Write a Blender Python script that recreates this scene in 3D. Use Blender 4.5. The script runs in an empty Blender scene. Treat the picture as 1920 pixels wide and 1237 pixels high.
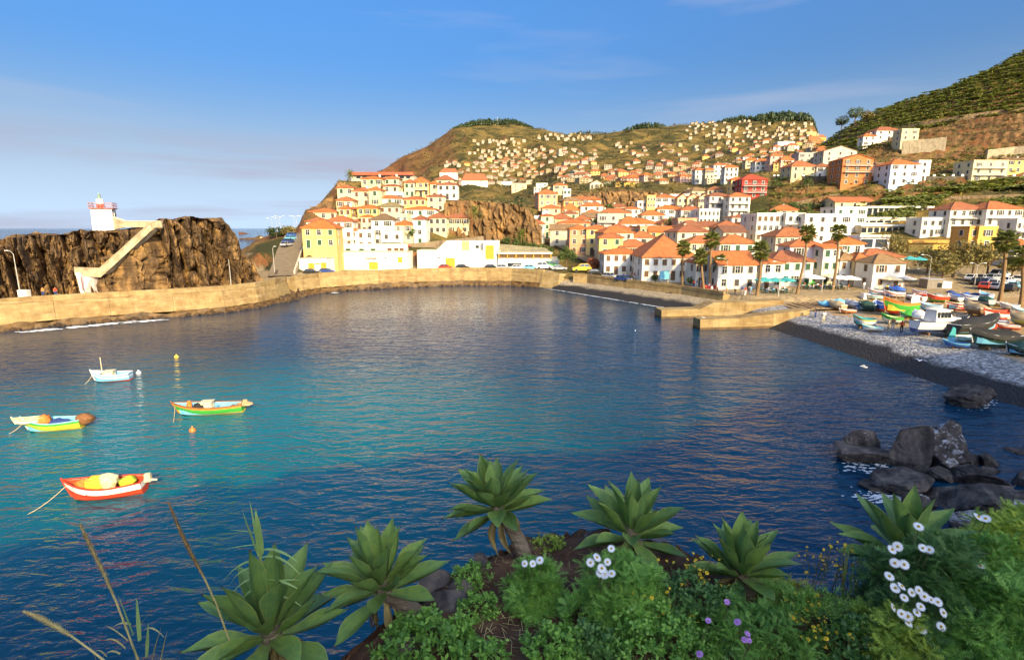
import bpy, bmesh, math, random
import numpy as np
from mathutils import Vector, Matrix, noise as mn

random.seed(7)
rng = np.random.default_rng(7)
SC = bpy.context.scene
COL = SC.collection

# ---------------------------------------------------------------- camera
EYE = 16.0                      # metres above the water
FPX = 1000.0                    # focal length in pixels of a 1920 px wide picture
TH = math.atan(191 / FPX)       # pitched down
CT, ST = math.cos(TH), math.sin(TH)
cam_d = bpy.data.cameras.new('camera')
cam = bpy.data.objects.new('camera', cam_d)
COL.objects.link(cam)
cam.location = (0, 0, EYE)
cam.rotation_euler = (math.pi / 2 - TH, 0, 0)
cam_d.sensor_width = 36
cam_d.lens = 36 * FPX / 1920
cam_d.clip_start = 0.05
cam_d.clip_end = 60000
SC.camera = cam

# ---------------------------------------------------------------- light
SUN_AZ = math.atan2(0.42, -0.90)      # clockwise from +Y: low sun behind the viewer's right shoulder
SUN_EL = math.radians(25)
w = bpy.data.worlds.new('World')
SC.world = w
w.use_nodes = True
nt = w.node_tree
for n in list(nt.nodes):
    nt.nodes.remove(n)
def N(t, kind, **kw):
    n = t.nodes.new(kind)
    for k, v in kw.items():
        setattr(n, k, v)
    return n
sky = N(nt, 'ShaderNodeTexSky', sky_type='NISHITA', sun_disc=False)
sky.sun_elevation = SUN_EL
sky.sun_rotation = SUN_AZ
sky.altitude = 0
sky.air_density = 1.0
sky.dust_density = 10.0
sky.ozone_density = 7.0
gm = N(nt, 'ShaderNodeGamma')
gm.inputs['Gamma'].default_value = 1.0
nt.links.new(sky.outputs[0], gm.inputs['Color'])
tc = N(nt, 'ShaderNodeTexCoord')
sep = N(nt, 'ShaderNodeSeparateXYZ')
nt.links.new(tc.outputs['Generated'], sep.inputs[0])
hs = N(nt, 'ShaderNodeHueSaturation')
hs.inputs['Saturation'].default_value = 1.16
hs.inputs['Value'].default_value = 1.0
nt.links.new(gm.outputs[0], hs.inputs['Color'])
# thin streaks of cloud, laid out by direction on the whole dome
mp = N(nt, 'ShaderNodeMapping')
mp.inputs['Scale'].default_value = (1.3, 1.3, 11.0)
mp.inputs['Location'].default_value = (4.72, 2.06, 7.92)
mp.inputs['Rotation'].default_value = (0.03, 0.02, 0.4)
nt.links.new(tc.outputs['Generated'], mp.inputs[0])
cn = N(nt, 'ShaderNodeTexNoise')
cn.inputs['Scale'].default_value = 1.0
cn.inputs['Detail'].default_value = 6
cn.inputs['Roughness'].default_value = 0.5
cn.inputs['Distortion'].default_value = 0.4
nt.links.new(mp.outputs[0], cn.inputs['Vector'])
cr = N(nt, 'ShaderNodeMapRange')
cr.inputs['From Min'].default_value = 0.52
cr.inputs['From Max'].default_value = 0.80
cr.inputs['To Max'].default_value = 0.7
nt.links.new(cn.outputs['Fac'], cr.inputs['Value'])
cm = N(nt, 'ShaderNodeMix', data_type='RGBA')
nt.links.new(cr.outputs[0], cm.inputs['Factor'])
tint = N(nt, 'ShaderNodeMix', data_type='RGBA', blend_type='MULTIPLY')
tint.inputs['Factor'].default_value = 1
tint.inputs['B'].default_value = (0.86, 0.86, 0.86, 1)
nt.links.new(hs.outputs[0], tint.inputs['A'])
# pale sea haze all round the horizon
hz = N(nt, 'ShaderNodeMapRange', interpolation_type='SMOOTHERSTEP')
hz.inputs['From Min'].default_value = 0.30
hz.inputs['From Max'].default_value = -0.04
hz.inputs['To Max'].default_value = 0.95
nt.links.new(sep.outputs['Z'], hz.inputs['Value'])
hm = N(nt, 'ShaderNodeMix', data_type='RGBA')
nt.links.new(hz.outputs[0], hm.inputs['Factor'])
nt.links.new(tint.outputs['Result'], hm.inputs['A'])
hm.inputs['B'].default_value = (1.75, 2.30, 3.0, 1)
nt.links.new(hm.outputs['Result'], cm.inputs['A'])
cm.inputs['B'].default_value = (1.45, 1.55, 1.9, 1)
# a low bank of mauve-grey stratus, stretched along the horizon
mp2 = N(nt, 'ShaderNodeMapping')
mp2.inputs['Scale'].default_value = (1.5, 1.5, 20.0)
mp2.inputs['Location'].default_value = (12.46, 14.84, 15.9)
mp2.inputs['Rotation'].default_value = (0.02, -0.03, 0.9)
nt.links.new(tc.outputs['Generated'], mp2.inputs[0])
c2 = N(nt, 'ShaderNodeTexNoise')
c2.inputs['Scale'].default_value = 1.2
c2.inputs['Detail'].default_value = 5
nt.links.new(mp2.outputs[0], c2.inputs['Vector'])
r2 = N(nt, 'ShaderNodeMapRange', interpolation_type='SMOOTHSTEP')
r2.inputs['From Min'].default_value = 0.42
r2.inputs['From Max'].default_value = 0.64
r2.inputs['To Max'].default_value = 0.75
nt.links.new(c2.outputs['Fac'], r2.inputs['Value'])
lowm = N(nt, 'ShaderNodeMapRange', interpolation_type='SMOOTHSTEP')
lowm.inputs['From Min'].default_value = 0.17
lowm.inputs['From Max'].default_value = 0.09
nt.links.new(sep.outputs['Z'], lowm.inputs['Value'])
mm = N(nt, 'ShaderNodeMath', operation='MULTIPLY')
nt.links.new(r2.outputs[0], mm.inputs[0])
nt.links.new(lowm.outputs[0], mm.inputs[1])
cm2 = N(nt, 'ShaderNodeMix', data_type='RGBA')
nt.links.new(mm.outputs[0], cm2.inputs['Factor'])
nt.links.new(cm.outputs['Result'], cm2.inputs['A'])
cm2.inputs['B'].default_value = (1.25, 1.22, 1.55, 1)
bg = N(nt, 'ShaderNodeBackground')
bg.inputs['Strength'].default_value = 0.135
nt.links.new(cm2.outputs['Result'], bg.inputs['Color'])
wo = N(nt, 'ShaderNodeOutputWorld')
nt.links.new(bg.outputs[0], wo.inputs[0])

sd = bpy.data.lights.new('sun', 'SUN')
sd.energy = 2.6
sd.angle = math.radians(0.9)
sd.color = (1.0, 0.75, 0.34)
so = bpy.data.objects.new('sun', sd)
COL.objects.link(so)
SDIR = Vector((math.sin(SUN_AZ) * math.cos(SUN_EL), math.cos(SUN_AZ) * math.cos(SUN_EL), math.sin(SUN_EL)))
so.rotation_euler = SDIR.to_track_quat('Z', 'Y').to_euler()
so.location = SDIR * 200

vs = SC.view_settings
vs.view_transform = 'Standard'
vs.look = 'None'
vs.exposure = 1.5
vs.gamma = 1
SC.cycles.use_denoising = True
SC.cycles.max_bounces = 6
SC.cycles.diffuse_bounces = 3
SC.cycles.glossy_bounces = 3
SC.cycles.transparent_max_bounces = 6

# ---------------------------------------------------------------- pixels to places
def ray(px, py):
    u = (px - 960) / FPX
    v = (618.5 - py) / FPX
    return u, CT + v * ST, -ST + v * CT
def at(px, py, Y):
    u, y, z = ray(px, py)
    t = Y / y
    return Vector((u * t, Y, EYE + z * t))
def onz(px, py, z):
    u, y, dz = ray(px, py)
    t = (z - EYE) / dz
    return Vector((u * t, y * t, z))
def gz(Y, py):
    u, y, dz = ray(960, py)
    return EYE + Y * dz / y
Z2 = lambda x, y: (460 + x / 4.8, 290 + y / 4.8)
Z3 = lambda x, y: (800 + x / 4.8, 290 + y / 4.8)
Z4 = lambda x, y: (1100 + x / 4.8, 360 + y / 4.8)
Z5 = lambda x, y: (1420 + x / 3.84, 360 + y / 3.84)
Z6 = lambda x, y: (1300 + x / 3.097, 60 + y / 3.097)
Z7 = lambda x, y: (700 + x / 3.097, 200 + y / 3.097)
Z8 = lambda x, y: (1500 + x / 4.571, 520 + y / 4.571)

# ---------------------------------------------------------------- materials
MATS = {}
def mat(name, col, rough=0.8, var=0.15, scale=3.0, bump=0.0, bscale=None, col2=None, spec=0.3, detail=4, coord='Object',
        stretch=(1, 1, 1), metal=0.0, contrast=1.0):
    """plain procedural paint / stone / cloth: base colour broken up by two scales of noise, optional relief"""
    if name in MATS:
        return MATS[name]
    m = bpy.data.materials.new(name)
    m.use_nodes = True
    t = m.node_tree
    b = t.nodes['Principled BSDF']
    b.inputs['Roughness'].default_value = rough
    b.inputs['Metallic'].default_value = metal
    b.inputs['Specular IOR Level'].default_value = spec
    if var > 0 or col2 or bump:
        c = N(t, 'ShaderNodeTexCoord')
        src = c.outputs[coord]
        if coord == 'Object':
            g = N(t, 'ShaderNodeNewGeometry')
            src = g.outputs['Position']
        mpn = N(t, 'ShaderNodeMapping')
        mpn.inputs['Scale'].default_value = stretch
        t.links.new(src, mpn.inputs[0])
        n1 = N(t, 'ShaderNodeTexNoise')
        n1.inputs['Scale'].default_value = scale
        n1.inputs['Detail'].default_value = detail
        n1.inputs['Roughness'].default_value = 0.6
        t.links.new(mpn.outputs[0], n1.inputs['Vector'])
        mr = N(t, 'ShaderNodeMapRange')
        mr.inputs['From Min'].default_value = 0.5 - 0.22 / contrast
        mr.inputs['From Max'].default_value = 0.5 + 0.22 / contrast
        t.links.new(n1.outputs['Fac'], mr.inputs['Value'])
        mx = N(t, 'ShaderNodeMix', data_type='RGBA')
        t.links.new(mr.outputs[0], mx.inputs['Factor'])
        a = tuple(max(0, v * (1 - var)) for v in col)
        bb = col2 if col2 else tuple(min(1, v * (1 + var)) for v in col)
        mx.inputs['A'].default_value = (*a, 1)
        mx.inputs['B'].default_value = (*bb, 1)
        t.links.new(mx.outputs['Result'], b.inputs['Base Color'])
        if bump:
            bp = N(t, 'ShaderNodeBump')
            bp.inputs['Strength'].default_value = 1.0
            bp.inputs['Distance'].default_value = bump
            if bscale:
                n2 = N(t, 'ShaderNodeTexNoise')
                n2.inputs['Scale'].default_value = bscale
                n2.inputs['Detail'].default_value = 5
                t.links.new(mpn.outputs[0], n2.inputs['Vector'])
                t.links.new(n2.outputs['Fac'], bp.inputs['Height'])
            else:
                t.links.new(n1.outputs['Fac'], bp.inputs['Height'])
            t.links.new(bp.outputs[0], b.inputs['Normal'])
    else:
        b.inputs['Base Color'].default_value = (*col, 1)
    MATS[name] = m
    return m

# ---------------------------------------------------------------- mesh builder
class MB:
    def __init__(s):
        s.v = []; s.f = []; s.m = []; s.uv = None
    def add(s, vs, fs, mi=0):
        o = len(s.v)
        s.v.extend([tuple(p) for p in vs])
        for f in fs:
            s.f.append(tuple(i + o for i in f)); s.m.append(mi)
    def box(s, c, d, mi=0, rz=0.0, taper=1.0):
        x, y, z = d[0] / 2, d[1] / 2, d[2] / 2
        P = []
        ca, sa = math.cos(rz), math.sin(rz)
        for k, zz in ((1, -z), (taper, z)):
            for xx, yy in ((-x, -y), (x, -y), (x, y), (-x, y)):
                xx *= k; yy *= k
                P.append((c[0] + xx * ca - yy * sa, c[1] + xx * sa + yy * ca, c[2] + zz))
        s.add(P, [(0, 3, 2, 1), (4, 5, 6, 7), (0, 1, 5, 4), (1, 2, 6, 5), (2, 3, 7, 6), (3, 0, 4, 7)], mi)
    def tube(s, pts, rad, n=6, mi=0, cap=True):
        pts = [Vector(p) for p in pts]
        if not hasattr(rad, '__len__'):
            rad = [rad] * len(pts)
        o = len(s.v)
        prev = None
        for i, p in enumerate(pts):
            a = pts[max(i - 1, 0)]; b = pts[min(i + 1, len(pts) - 1)]
            d = (b - a)
            d = d.normalized() if d.length > 1e-9 else Vector((0, 0, 1))
            if prev is None:
                up = Vector((0, 0, 1)) if abs(d.z) < 0.9 else Vector((1, 0, 0))
                x = d.cross(up).normalized()
            else:
                x = (prev - d * prev.dot(d))
                x = x.normalized() if x.length > 1e-6 else d.orthogonal().normalized()
            prev = x
            y = d.cross(x)
            for k in range(n):
                an = 2 * math.pi * k / n
                q = p + (x * math.cos(an) + y * math.sin(an)) * rad[i]
                s.v.append(tuple(q))
        for i in range(len(pts) - 1):
            for k in range(n):
                a = o + i * n + k; b = o + i * n + (k + 1) % n
                s.f.append((a, b, b + n, a + n)); s.m.append(mi)
        if cap:
            s.f.append(tuple(o + k for k in reversed(range(n)))); s.m.append(mi)
            e = o + (len(pts) - 1) * n
            s.f.append(tuple(e + k for k in range(n))); s.m.append(mi)
    def lathe(s, prof, n=12, mi=0, c=(0, 0, 0)):
        o = len(s.v)
        for r, z in prof:
            for k in range(n):
                an = 2 * math.pi * k / n
                s.v.append((c[0] + r * math.cos(an), c[1] + r * math.sin(an), c[2] + z))
        for i in range(len(prof) - 1):
            for k in range(n):
                a = o + i * n + k; b = o + i * n + (k + 1) % n
                s.f.append((a, b, b + n, a + n)); s.m.append(mi)
    def grid(s, P, mi=0, flip=False):
        """P[i][j] points"""
        o = len(s.v); R = len(P); C = len(P[0])
        for r in P:
            s.v.extend([tuple(p) for p in r])
        for i in range(R - 1):
            for j in range(C - 1):
                a = o + i * C + j
                f = (a, a + 1, a + C + 1, a + C)
                s.f.append(f[::-1] if flip else f); s.m.append(mi)
    def blob(s, c, r, sub=1, mi=0, amp=0.25, seed=0, freq=1.0):
        """irregular lump from an icosphere"""
        vs, fs = ICO[sub]
        o = Vector((seed * 13.7, seed * 7.1, seed * 3.3))
        P = []
        for p in vs:
            k = 1 + amp * mn.noise(p * 1.6 * freq + o) * 2
            P.append((c[0] + p.x * r[0] * k, c[1] + p.y * r[1] * k, c[2] + p.z * r[2] * k))
        s.add(P, fs, mi)
    def mesh(s, name, mats, smooth=False):
        me = bpy.data.meshes.new(name)
        me.from_pydata(s.v, [], s.f)
        for m in (mats if isinstance(mats, (list, tuple)) else [mats]):
            me.materials.append(m)
        if any(s.m):
            me.polygons.foreach_set('material_index', np.array(s.m, dtype=np.int32))
        if smooth:
            me.polygons.foreach_set('use_smooth', np.ones(len(s.f), dtype=bool))
        me.update()
        return me
    def build(s, name, mats, parent=None, loc=None, rz=0, smooth=False, rot=None):
        return put(name, s.mesh(name, mats, smooth), parent, loc, rz, rot)
def _ico(sub):
    bm = bmesh.new()
    bmesh.ops.create_icosphere(bm, subdivisions=sub, radius=1)
    bm.verts.index_update()
    r = ([v.co.copy() for v in bm.verts], [tuple(v.index for v in f.verts) for f in bm.faces])
    bm.free()
    return r
ICO = {k: _ico(k) for k in (1, 2, 3, 4, 5)}
def put(name, me, parent=None, loc=None, rz=0, rot=None):
    o = bpy.data.objects.new(name, me)
    COL.objects.link(o)
    if loc is not None:
        o.location = loc
    if rot is not None:
        o.rotation_euler = rot
    elif rz:
        o.rotation_euler = (0, 0, rz)
    if parent is not None:
        o.parent = parent
    return o
def tag(o, label=None, cat=None, group=None, kind=None):
    if label: o['label'] = label
    if cat: o['category'] = cat
    if group: o['group'] = group
    if kind: o['kind'] = kind
    return o
def thing(name, label, cat, loc=(0, 0, 0), rz=0, group=None):
    o = put(name, None, None, loc, rz)
    o.empty_display_size = 0.2
    return tag(o, label, cat, group)
KIDS = {}
def tree_copy(o, parent=None):
    c = o.copy()
    COL.objects.link(c)
    if parent is not None:
        c.parent = parent
    for ch in list(o.children):
        tree_copy(ch, c)
    return c
def fbm(x, y, z=0.0, o=4):
    return mn.fractal(Vector((x, y, z)), 1.0, 2.0, o)
def lerp(a, b, t):
    return a + (b - a) * t
def sstep(a, b, x):
    t = min(1, max(0, (x - a) / (b - a)))
    return t * t * (3 - 2 * t)
# ================================================================ the land as height functions
def AX(px):                      # picture column -> X/Y at the horizon
    return (px - 960) / FPX / 1.018
def Pf(*L):                      # (Y, z) or (Y, 'p', picture row)
    return [(q[0], gz(q[0], q[2]) if len(q) == 3 else q[1]) for q in L]
COLS = [
 (445, Pf((106,4.2),(150,4.3),(160,6),(185,8),(200,2),(215,-8))),
 (480, Pf((112,4.2),(150,4.3),(154,9),(185,12),(202,11),(216,-8))),
 (525, Pf((124,4.2),(131,4.8),(185,14.8),(202,14),(216,-8))),
 (556, Pf((130,4.2),(138,5.2),(185,15.4),(205,14),(225,-8))),
 (575, Pf((133,4.2),(142,4.4),(144,8.6),(150,9.6),(168,14.5),(180,'p',393),(205,20),(228,-8))),
 (592, Pf((136,4.2),(144,4.4),(146,8.8),(152,9.8),(168,14.5),(182,'p',386),(206,22),(232,-8))),
 (608, Pf((138,4.2),(161,4.4),(163,9.8),(170,14.6),(184,21.5),(206,26),(240,10),(270,-8))),
 (640, Pf((142,4.2),(161,4.4),(163,9.8),(166,10.5),(171,15),(186,24),(205,'p',337),(235,33),(262,18),(290,-8))),
 (700, Pf((147,4.2),(162,4.4),(164,9.5),(167,10.5),(175,16),(192,25),(210,33.5),(250,36),(300,22),(330,10),(900,0),(1300,0),(1480,10),(1560,'p',330),(1700,'p',335),(1900,-8))),
 (760, Pf((150,4.2),(162,4.4),(164,9.5),(168,11),(180,17),(196,25),(216,34),(260,37),(320,30),(500,40),(900,60),(1300,'p',335),(1500,'p',305),(1600,'p',291),(1700,'p',295),(2000,0))),
 (810, Pf((152,4.2),(163,4.4),(165,9),(171,11),(182,17),(198,25.5),(218,33),(262,35),(330,32),(600,40),(900,'p',338),(1300,'p',305),(1500,'p',285),(1640,'p',270),(1720,'p',274),(2200,100))),
 (852, Pf((153,4.2),(166,4.4),(168,8.5),(174,10.5),(184,14),(191,25.5),(225,27.5),(330,29),(600,40),(900,'p',332),(1200,'p',298),(1500,'p',255),(1600,'p',240),(1700,'p',243),(2200,180))),
 (900, Pf((154,4.2),(167,4.4),(169,8),(176,10.5),(184,12),(190,25.2),(230,27),(330,29),(600,42),(900,'p',330),(1200,'p',290),(1500,'p',250),(1660,'p',234),(1720,'p',236),(2200,200))),
 (960, Pf((152,4.2),(166,4.4),(178,8.6),(186,11.5),(193,23.8),(235,26),(330,29),(600,44),(900,'p',328),(1200,'p',288),(1500,'p',250),(1750,'p',229),(1800,'p',232),(2300,200))),
 (1010, Pf((146,4.2),(160,4.4),(180,8.6),(195,11),(212,16),(230,23.5),(262,27),(330,33),(600,56),(900,'p',320),(1300,'p',280),(1700,'p',242),(1780,'p',244),(2300,150))),
 (1060, Pf((141,4.2),(158,4.6),(180,9),(215,15),(240,22),(256,24.5),(264,29),(330,'p',352),(600,'p',327),(900,'p',310),(1300,'p',280),(1700,'p',254),(1760,'p',257),(2300,150))),
 (1160, Pf((129.5,3.3),(140,3.8),(152,5.4),(190,10),(230,16.5),(262,23.5),(272,33),(360,'p',341),(600,'p',321),(900,'p',300),(1300,'p',272),(1750,'p',245),(1800,'p',248),(2300,150))),
 (1300, Pf((112.5,3.2),(128,3.5),(152,6.2),(190,11),(230,17.5),(262,25),(276,30.5),(350,'p',341),(600,'p',318),(900,'p',295),(1300,'p',265),(1700,'p',230),(1760,'p',233),(2300,150))),
 (1420, Pf((98,3.2),(118,3.5),(150,6.8),(185,12),(215,19),(235,28),(262,'p',337),(330,'p',321),(600,'p',300),(900,'p',285),(1300,'p',260),(1650,'p',226),(1720,'p',229),(2300,150))),
 (1500, Pf((97,3.2),(118,3.5),(150,7),(182,12.5),(208,19.5),(235,31),(250,'p',335),(330,'p',303),(600,'p',290),(900,'p',275),(1300,'p',250),(1650,'p',226),(1720,'p',229),(2300,150))),
 (1560, Pf((97,3.2),(118,3.6),(150,7.2),(180,12.5),(205,20),(235,33.5),(246,36.5),(270,'p',310),(330,'p',285),(420,'p',252),(480,'p',243),(600,96),(1000,120),(1500,200),(2300,150))),
 (1620, Pf((97,3.2),(115,3.6),(146,7.2),(176,12.5),(200,20.5),(226,33),(236,35.5),(265,'p',306),(330,'p',262),(420,'p',213),(470,'p',206),(600,105),(1000,110),(2300,120))),
 (1700, Pf((97,3.2),(112,3.6),(140,7),(170,12.5),(195,21),(215,31),(225,34),(260,'p',300),(320,'p',243),(400,'p',186),(440,'p',176),(600,110),(1000,100),(2300,100))),
 (1800, Pf((97,3.2),(110,3.8),(135,7),(165,12.5),(190,21.5),(208,30.2),(218,33),(255,'p',290),(320,'p',212),(380,'p',143),(410,'p',130),(600,115),(1000,100),(2300,100))),
 (1920, Pf((97,3.2),(108,4),(130,7),(160,12.5),(185,21.5),(200,30),(212,32.8),(250,'p',278),(310,'p',183),(370,'p',92),(400,'p',60),(600,132),(1000,110),(2300,100))),
 (2200, Pf((97,3.2),(106,4.5),(125,8),(150,14),(175,24),(195,34),(250,62),(310,95),(370,128),(420,150),(600,140),(1000,110),(2300,100))),
 (2900, Pf((60,3.4),(90,6),(120,14),(160,28),(200,44),(260,80),(330,115),(420,150),(600,140),(1000,110),(2300,100))),
]
CA = [AX(c[0]) for c in COLS]
CPX = [c[0] for c in COLS]
def pchip(prof):
    return np.array([p[0] for p in prof]), np.array([p[1] for p in prof])
CP = [pchip(c[1]) for c in COLS]
def H0(a, Y):
    if a <= CA[0]:
        i, f = 0, 0.0
    elif a >= CA[-1]:
        i, f = len(CA) - 2, 1.0
    else:
        i = 0
        while CA[i + 1] < a:
            i += 1
        f = (a - CA[i]) / (CA[i + 1] - CA[i])
    z0 = float(np.interp(Y, *CP[i])); z1 = float(np.interp(Y, *CP[i + 1]))
    return lerp(z0, z1, f)
def terr_amt(a, Y):              # where the hillside is terraced
    return sstep(AX(1380), AX(1500), a) * sstep(196, 212, Y) * (1 - sstep(520, 620, Y))
def H(x, y):
    a = x / y
    z = H0(a, y)
    if y > 150:
        k = sstep(180, 260, y) * 0.6 + sstep(400, 900, y) * 15
        n = fbm(x * 0.03, y * 0.03, 1.3, 4)
        if y > 400:
            n2 = fbm(x * 0.006, y * 0.0035, 4.3, 4)
            fade = 1 - 0.8 * sstep(1450, 1650, y)
            z += k * fade * (1.6 * n2 + 0.5 * n)
        else:
            z += k * n
        t = terr_amt(a, y)
        if t > 0:
            step = 4.2
            q = z / step + 0.25 * n
            fl = math.floor(q)
            fr = q - fl
            zz = (fl + sstep(0.70, 0.98, fr) - 0.25 * n) * step
            z = lerp(z, zz, t * 0.9)
    return z
def YST(a):                      # near edge of the land, just behind the sea walls
    px = a * 1018 + 960
    return float(np.interp(px, [445,480,525,556,575,640,700,760,810,852,900,960,1010,1060,1110,1160,1300,1372,1420,2200,2900],
                           [106.5,111,124,131,133.5,142.5,147.5,150.5,152.5,154,154.5,152.5,147,142,138.5,130,113,104,98,97,80]))
def edgeX(Y):
    return float(np.interp(Y, [10, 20, 35, 46, 53.6, 62.6, 75, 86.8, 97, 110], [66, 58, 50, 46.3, 44.6, 43.9, 42.9, 41.5, 40, 39]))
def zyard(x, y):
    d = x - edgeX(y)
    z = float(np.interp(d, [-10, -3, 0, 4.5, 8, 14, 30, 60], [-3, -0.9, 0, 1.75, 2.35, 2.6, 3.0, 3.3]))
    return z + 0.12 * fbm(x * 0.25, y * 0.25, 0.7, 3) * sstep(-2, 3, d)
def ground(x, y):
    a = x / max(y, 1e-3)
    if y >= YST(a):
        return H(x, y)
    return zyard(x, y)
def hit(px, py, f=ground, y0=40, y1=2400, h=0.0):
    """walk along the sight line of a picture point until it is h above the ground"""
    u, yy, dz = ray(px, py)
    Y = y0
    prev = Y
    while Y < y1:
        t = Y / yy
        if EYE + dz * t - h <= f(u * t, Y):
            lo, hi = prev, Y
            for _ in range(12):
                m = (lo + hi) / 2
                t = m / yy
                if EYE + dz * t - h <= f(u * t, m): hi = m
                else: lo = m
            t = hi / yy
            return Vector((u * t, hi, EYE + dz * t - h))
        prev = Y
        Y += 0.5 + Y * 0.002
    return None

# ================================================================ water
def water_mat():
    m = bpy.data.materials.new('sea_water')
    m.use_nodes = True
    t = m.node_tree
    b = t.nodes['Principled BSDF']
    b.inputs['Roughness'].default_value = 0.06
    b.inputs['IOR'].default_value = 1.333
    g = N(t, 'ShaderNodeNewGeometry')
    def wave(scale, rot, stretch, detail, rough=0.5):
        mpn = N(t, 'ShaderNodeMapping')
        mpn.inputs['Scale'].default_value = (stretch[0], stretch[1], 1)
        mpn.inputs['Rotation'].default_value = (0, 0, rot)
        t.links.new(g.outputs['Position'], mpn.inputs[0])
        n = N(t, 'ShaderNodeTexNoise')
        n.inputs['Scale'].default_value = scale
        n.inputs['Detail'].default_value = detail
        n.inputs['Roughness'].default_value = rough
        n.inputs['Distortion'].default_value = 0.35
        t.links.new(mpn.outputs[0], n.inputs['Vector'])
        return n
    n1 = wave(0.62, 0.28, (0.55, 1.25), 3)
    n2 = wave(1.9, -0.35, (0.6, 1.15), 4)
    n3 = wave(0.09, 0.5, (0.7, 1.0), 3)
    a1 = N(t, 'ShaderNodeMath', operation='MULTIPLY'); a1.inputs[1].default_value = 0.62
    a2 = N(t, 'ShaderNodeMath', operation='MULTIPLY'); a2.inputs[1].default_value = 0.26
    t.links.new(n1.outputs['Fac'], a1.inputs[0]); t.links.new(n2.outputs['Fac'], a2.inputs[0])
    ad = N(t, 'ShaderNodeMath', operation='ADD')
    t.links.new(a1.outputs[0], ad.inputs[0]); t.links.new(a2.outputs[0], ad.inputs[1])
    # deep blue-green water, with the turquoise of sunlit water painted in mid-bay
    sh = N(t, 'ShaderNodeMapping'); sh.vector_type = 'POINT'
    sh.inputs['Location'].default_value = (0.10, -1.55, 0); sh.inputs['Scale'].default_value = (0.022, 0.036, 0); sh.inputs['Rotation'].default_value = (0, 0, -0.35)
    t.links.new(g.outputs['Position'], sh.inputs[0])
    ln = N(t, 'ShaderNodeVectorMath', operation='LENGTH'); t.links.new(sh.outputs[0], ln.inputs[0])
    nb = wave(0.035, 0.2, (1, 1), 4)
    adn = N(t, 'ShaderNodeMath', operation='MULTIPLY_ADD'); adn.inputs[1].default_value = 1.0; t.links.new(nb.outputs['Fac'], adn.inputs[0]); t.links.new(ln.outputs['Value'], adn.inputs[2])
    shm = N(t, 'ShaderNodeMapRange', interpolation_type='SMOOTHSTEP'); shm.inputs['From Min'].default_value = 1.75; shm.inputs['From Max'].default_value = 0.55
    t.links.new(adn.outputs[0], shm.inputs['Value'])
    wc = N(t, 'ShaderNodeMix', data_type='RGBA'); wc.inputs['A'].default_value = (0.002, 0.036, 0.078, 1); wc.inputs['B'].default_value = (0.004, 0.135, 0.165, 1)
    t.links.new(shm.outputs[0], wc.inputs['Factor']); t.links.new(wc.outputs['Result'], b.inputs['Base Color'])
    # calmer and rougher streaks
    mr = N(t, 'ShaderNodeMapRange')
    mr.inputs['From Min'].default_value = 0.3; mr.inputs['From Max'].default_value = 0.7
    mr.inputs['To Min'].default_value = 0.65; mr.inputs['To Max'].default_value = 1.15
    t.links.new(n3.outputs['Fac'], mr.inputs['Value'])
    bp = N(t, 'ShaderNodeBump')
    # the open sea outside is rougher than the sheltered bay
    py_ = N(t, 'ShaderNodeSeparateXYZ'); t.links.new(g.outputs['Position'], py_.inputs[0])
    op = N(t, 'ShaderNodeMapRange', interpolation_type='SMOOTHSTEP'); op.inputs['From Min'].default_value = 150; op.inputs['From Max'].default_value = 420
    op.inputs['To Min'].default_value = 0.0; op.inputs['To Max'].default_value = 2.4
    inn = N(t, 'ShaderNodeMapRange', interpolation_type='SMOOTHSTEP'); inn.inputs['From Min'].default_value = 30; inn.inputs['From Max'].default_value = 115   # calmest along the inner walls
    inn.inputs['To Min'].default_value = 0.66; inn.inputs['To Max'].default_value = 0.27
    t.links.new(py_.outputs['Y'], op.inputs['Value']); t.links.new(py_.outputs['Y'], inn.inputs['Value'])
    sm = N(t, 'ShaderNodeMath', operation='ADD'); t.links.new(op.outputs[0], sm.inputs[0]); t.links.new(inn.outputs[0], sm.inputs[1]); t.links.new(sm.outputs[0], bp.inputs['Distance'])
    t.links.new(mr.outputs[0], bp.inputs['Strength'])
    t.links.new(ad.outputs[0], bp.inputs['Height'])
    t.links.new(bp.outputs[0], b.inputs['Normal'])
    return m
mb = MB()
R = [0, 30, 120, 600, 3000, 15000, 50000]
pts = []
for r in R:
    pts.append([(r * math.cos(2 * math.pi * k / 48), r * math.sin(2 * math.pi * k / 48) + 60, 0.0) for k in range(49)])
mb.grid(pts)
tag(mb.build('water', water_mat()), 'blue-green rippled bay water with the open sea beyond the rock', kind='structure')

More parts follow.
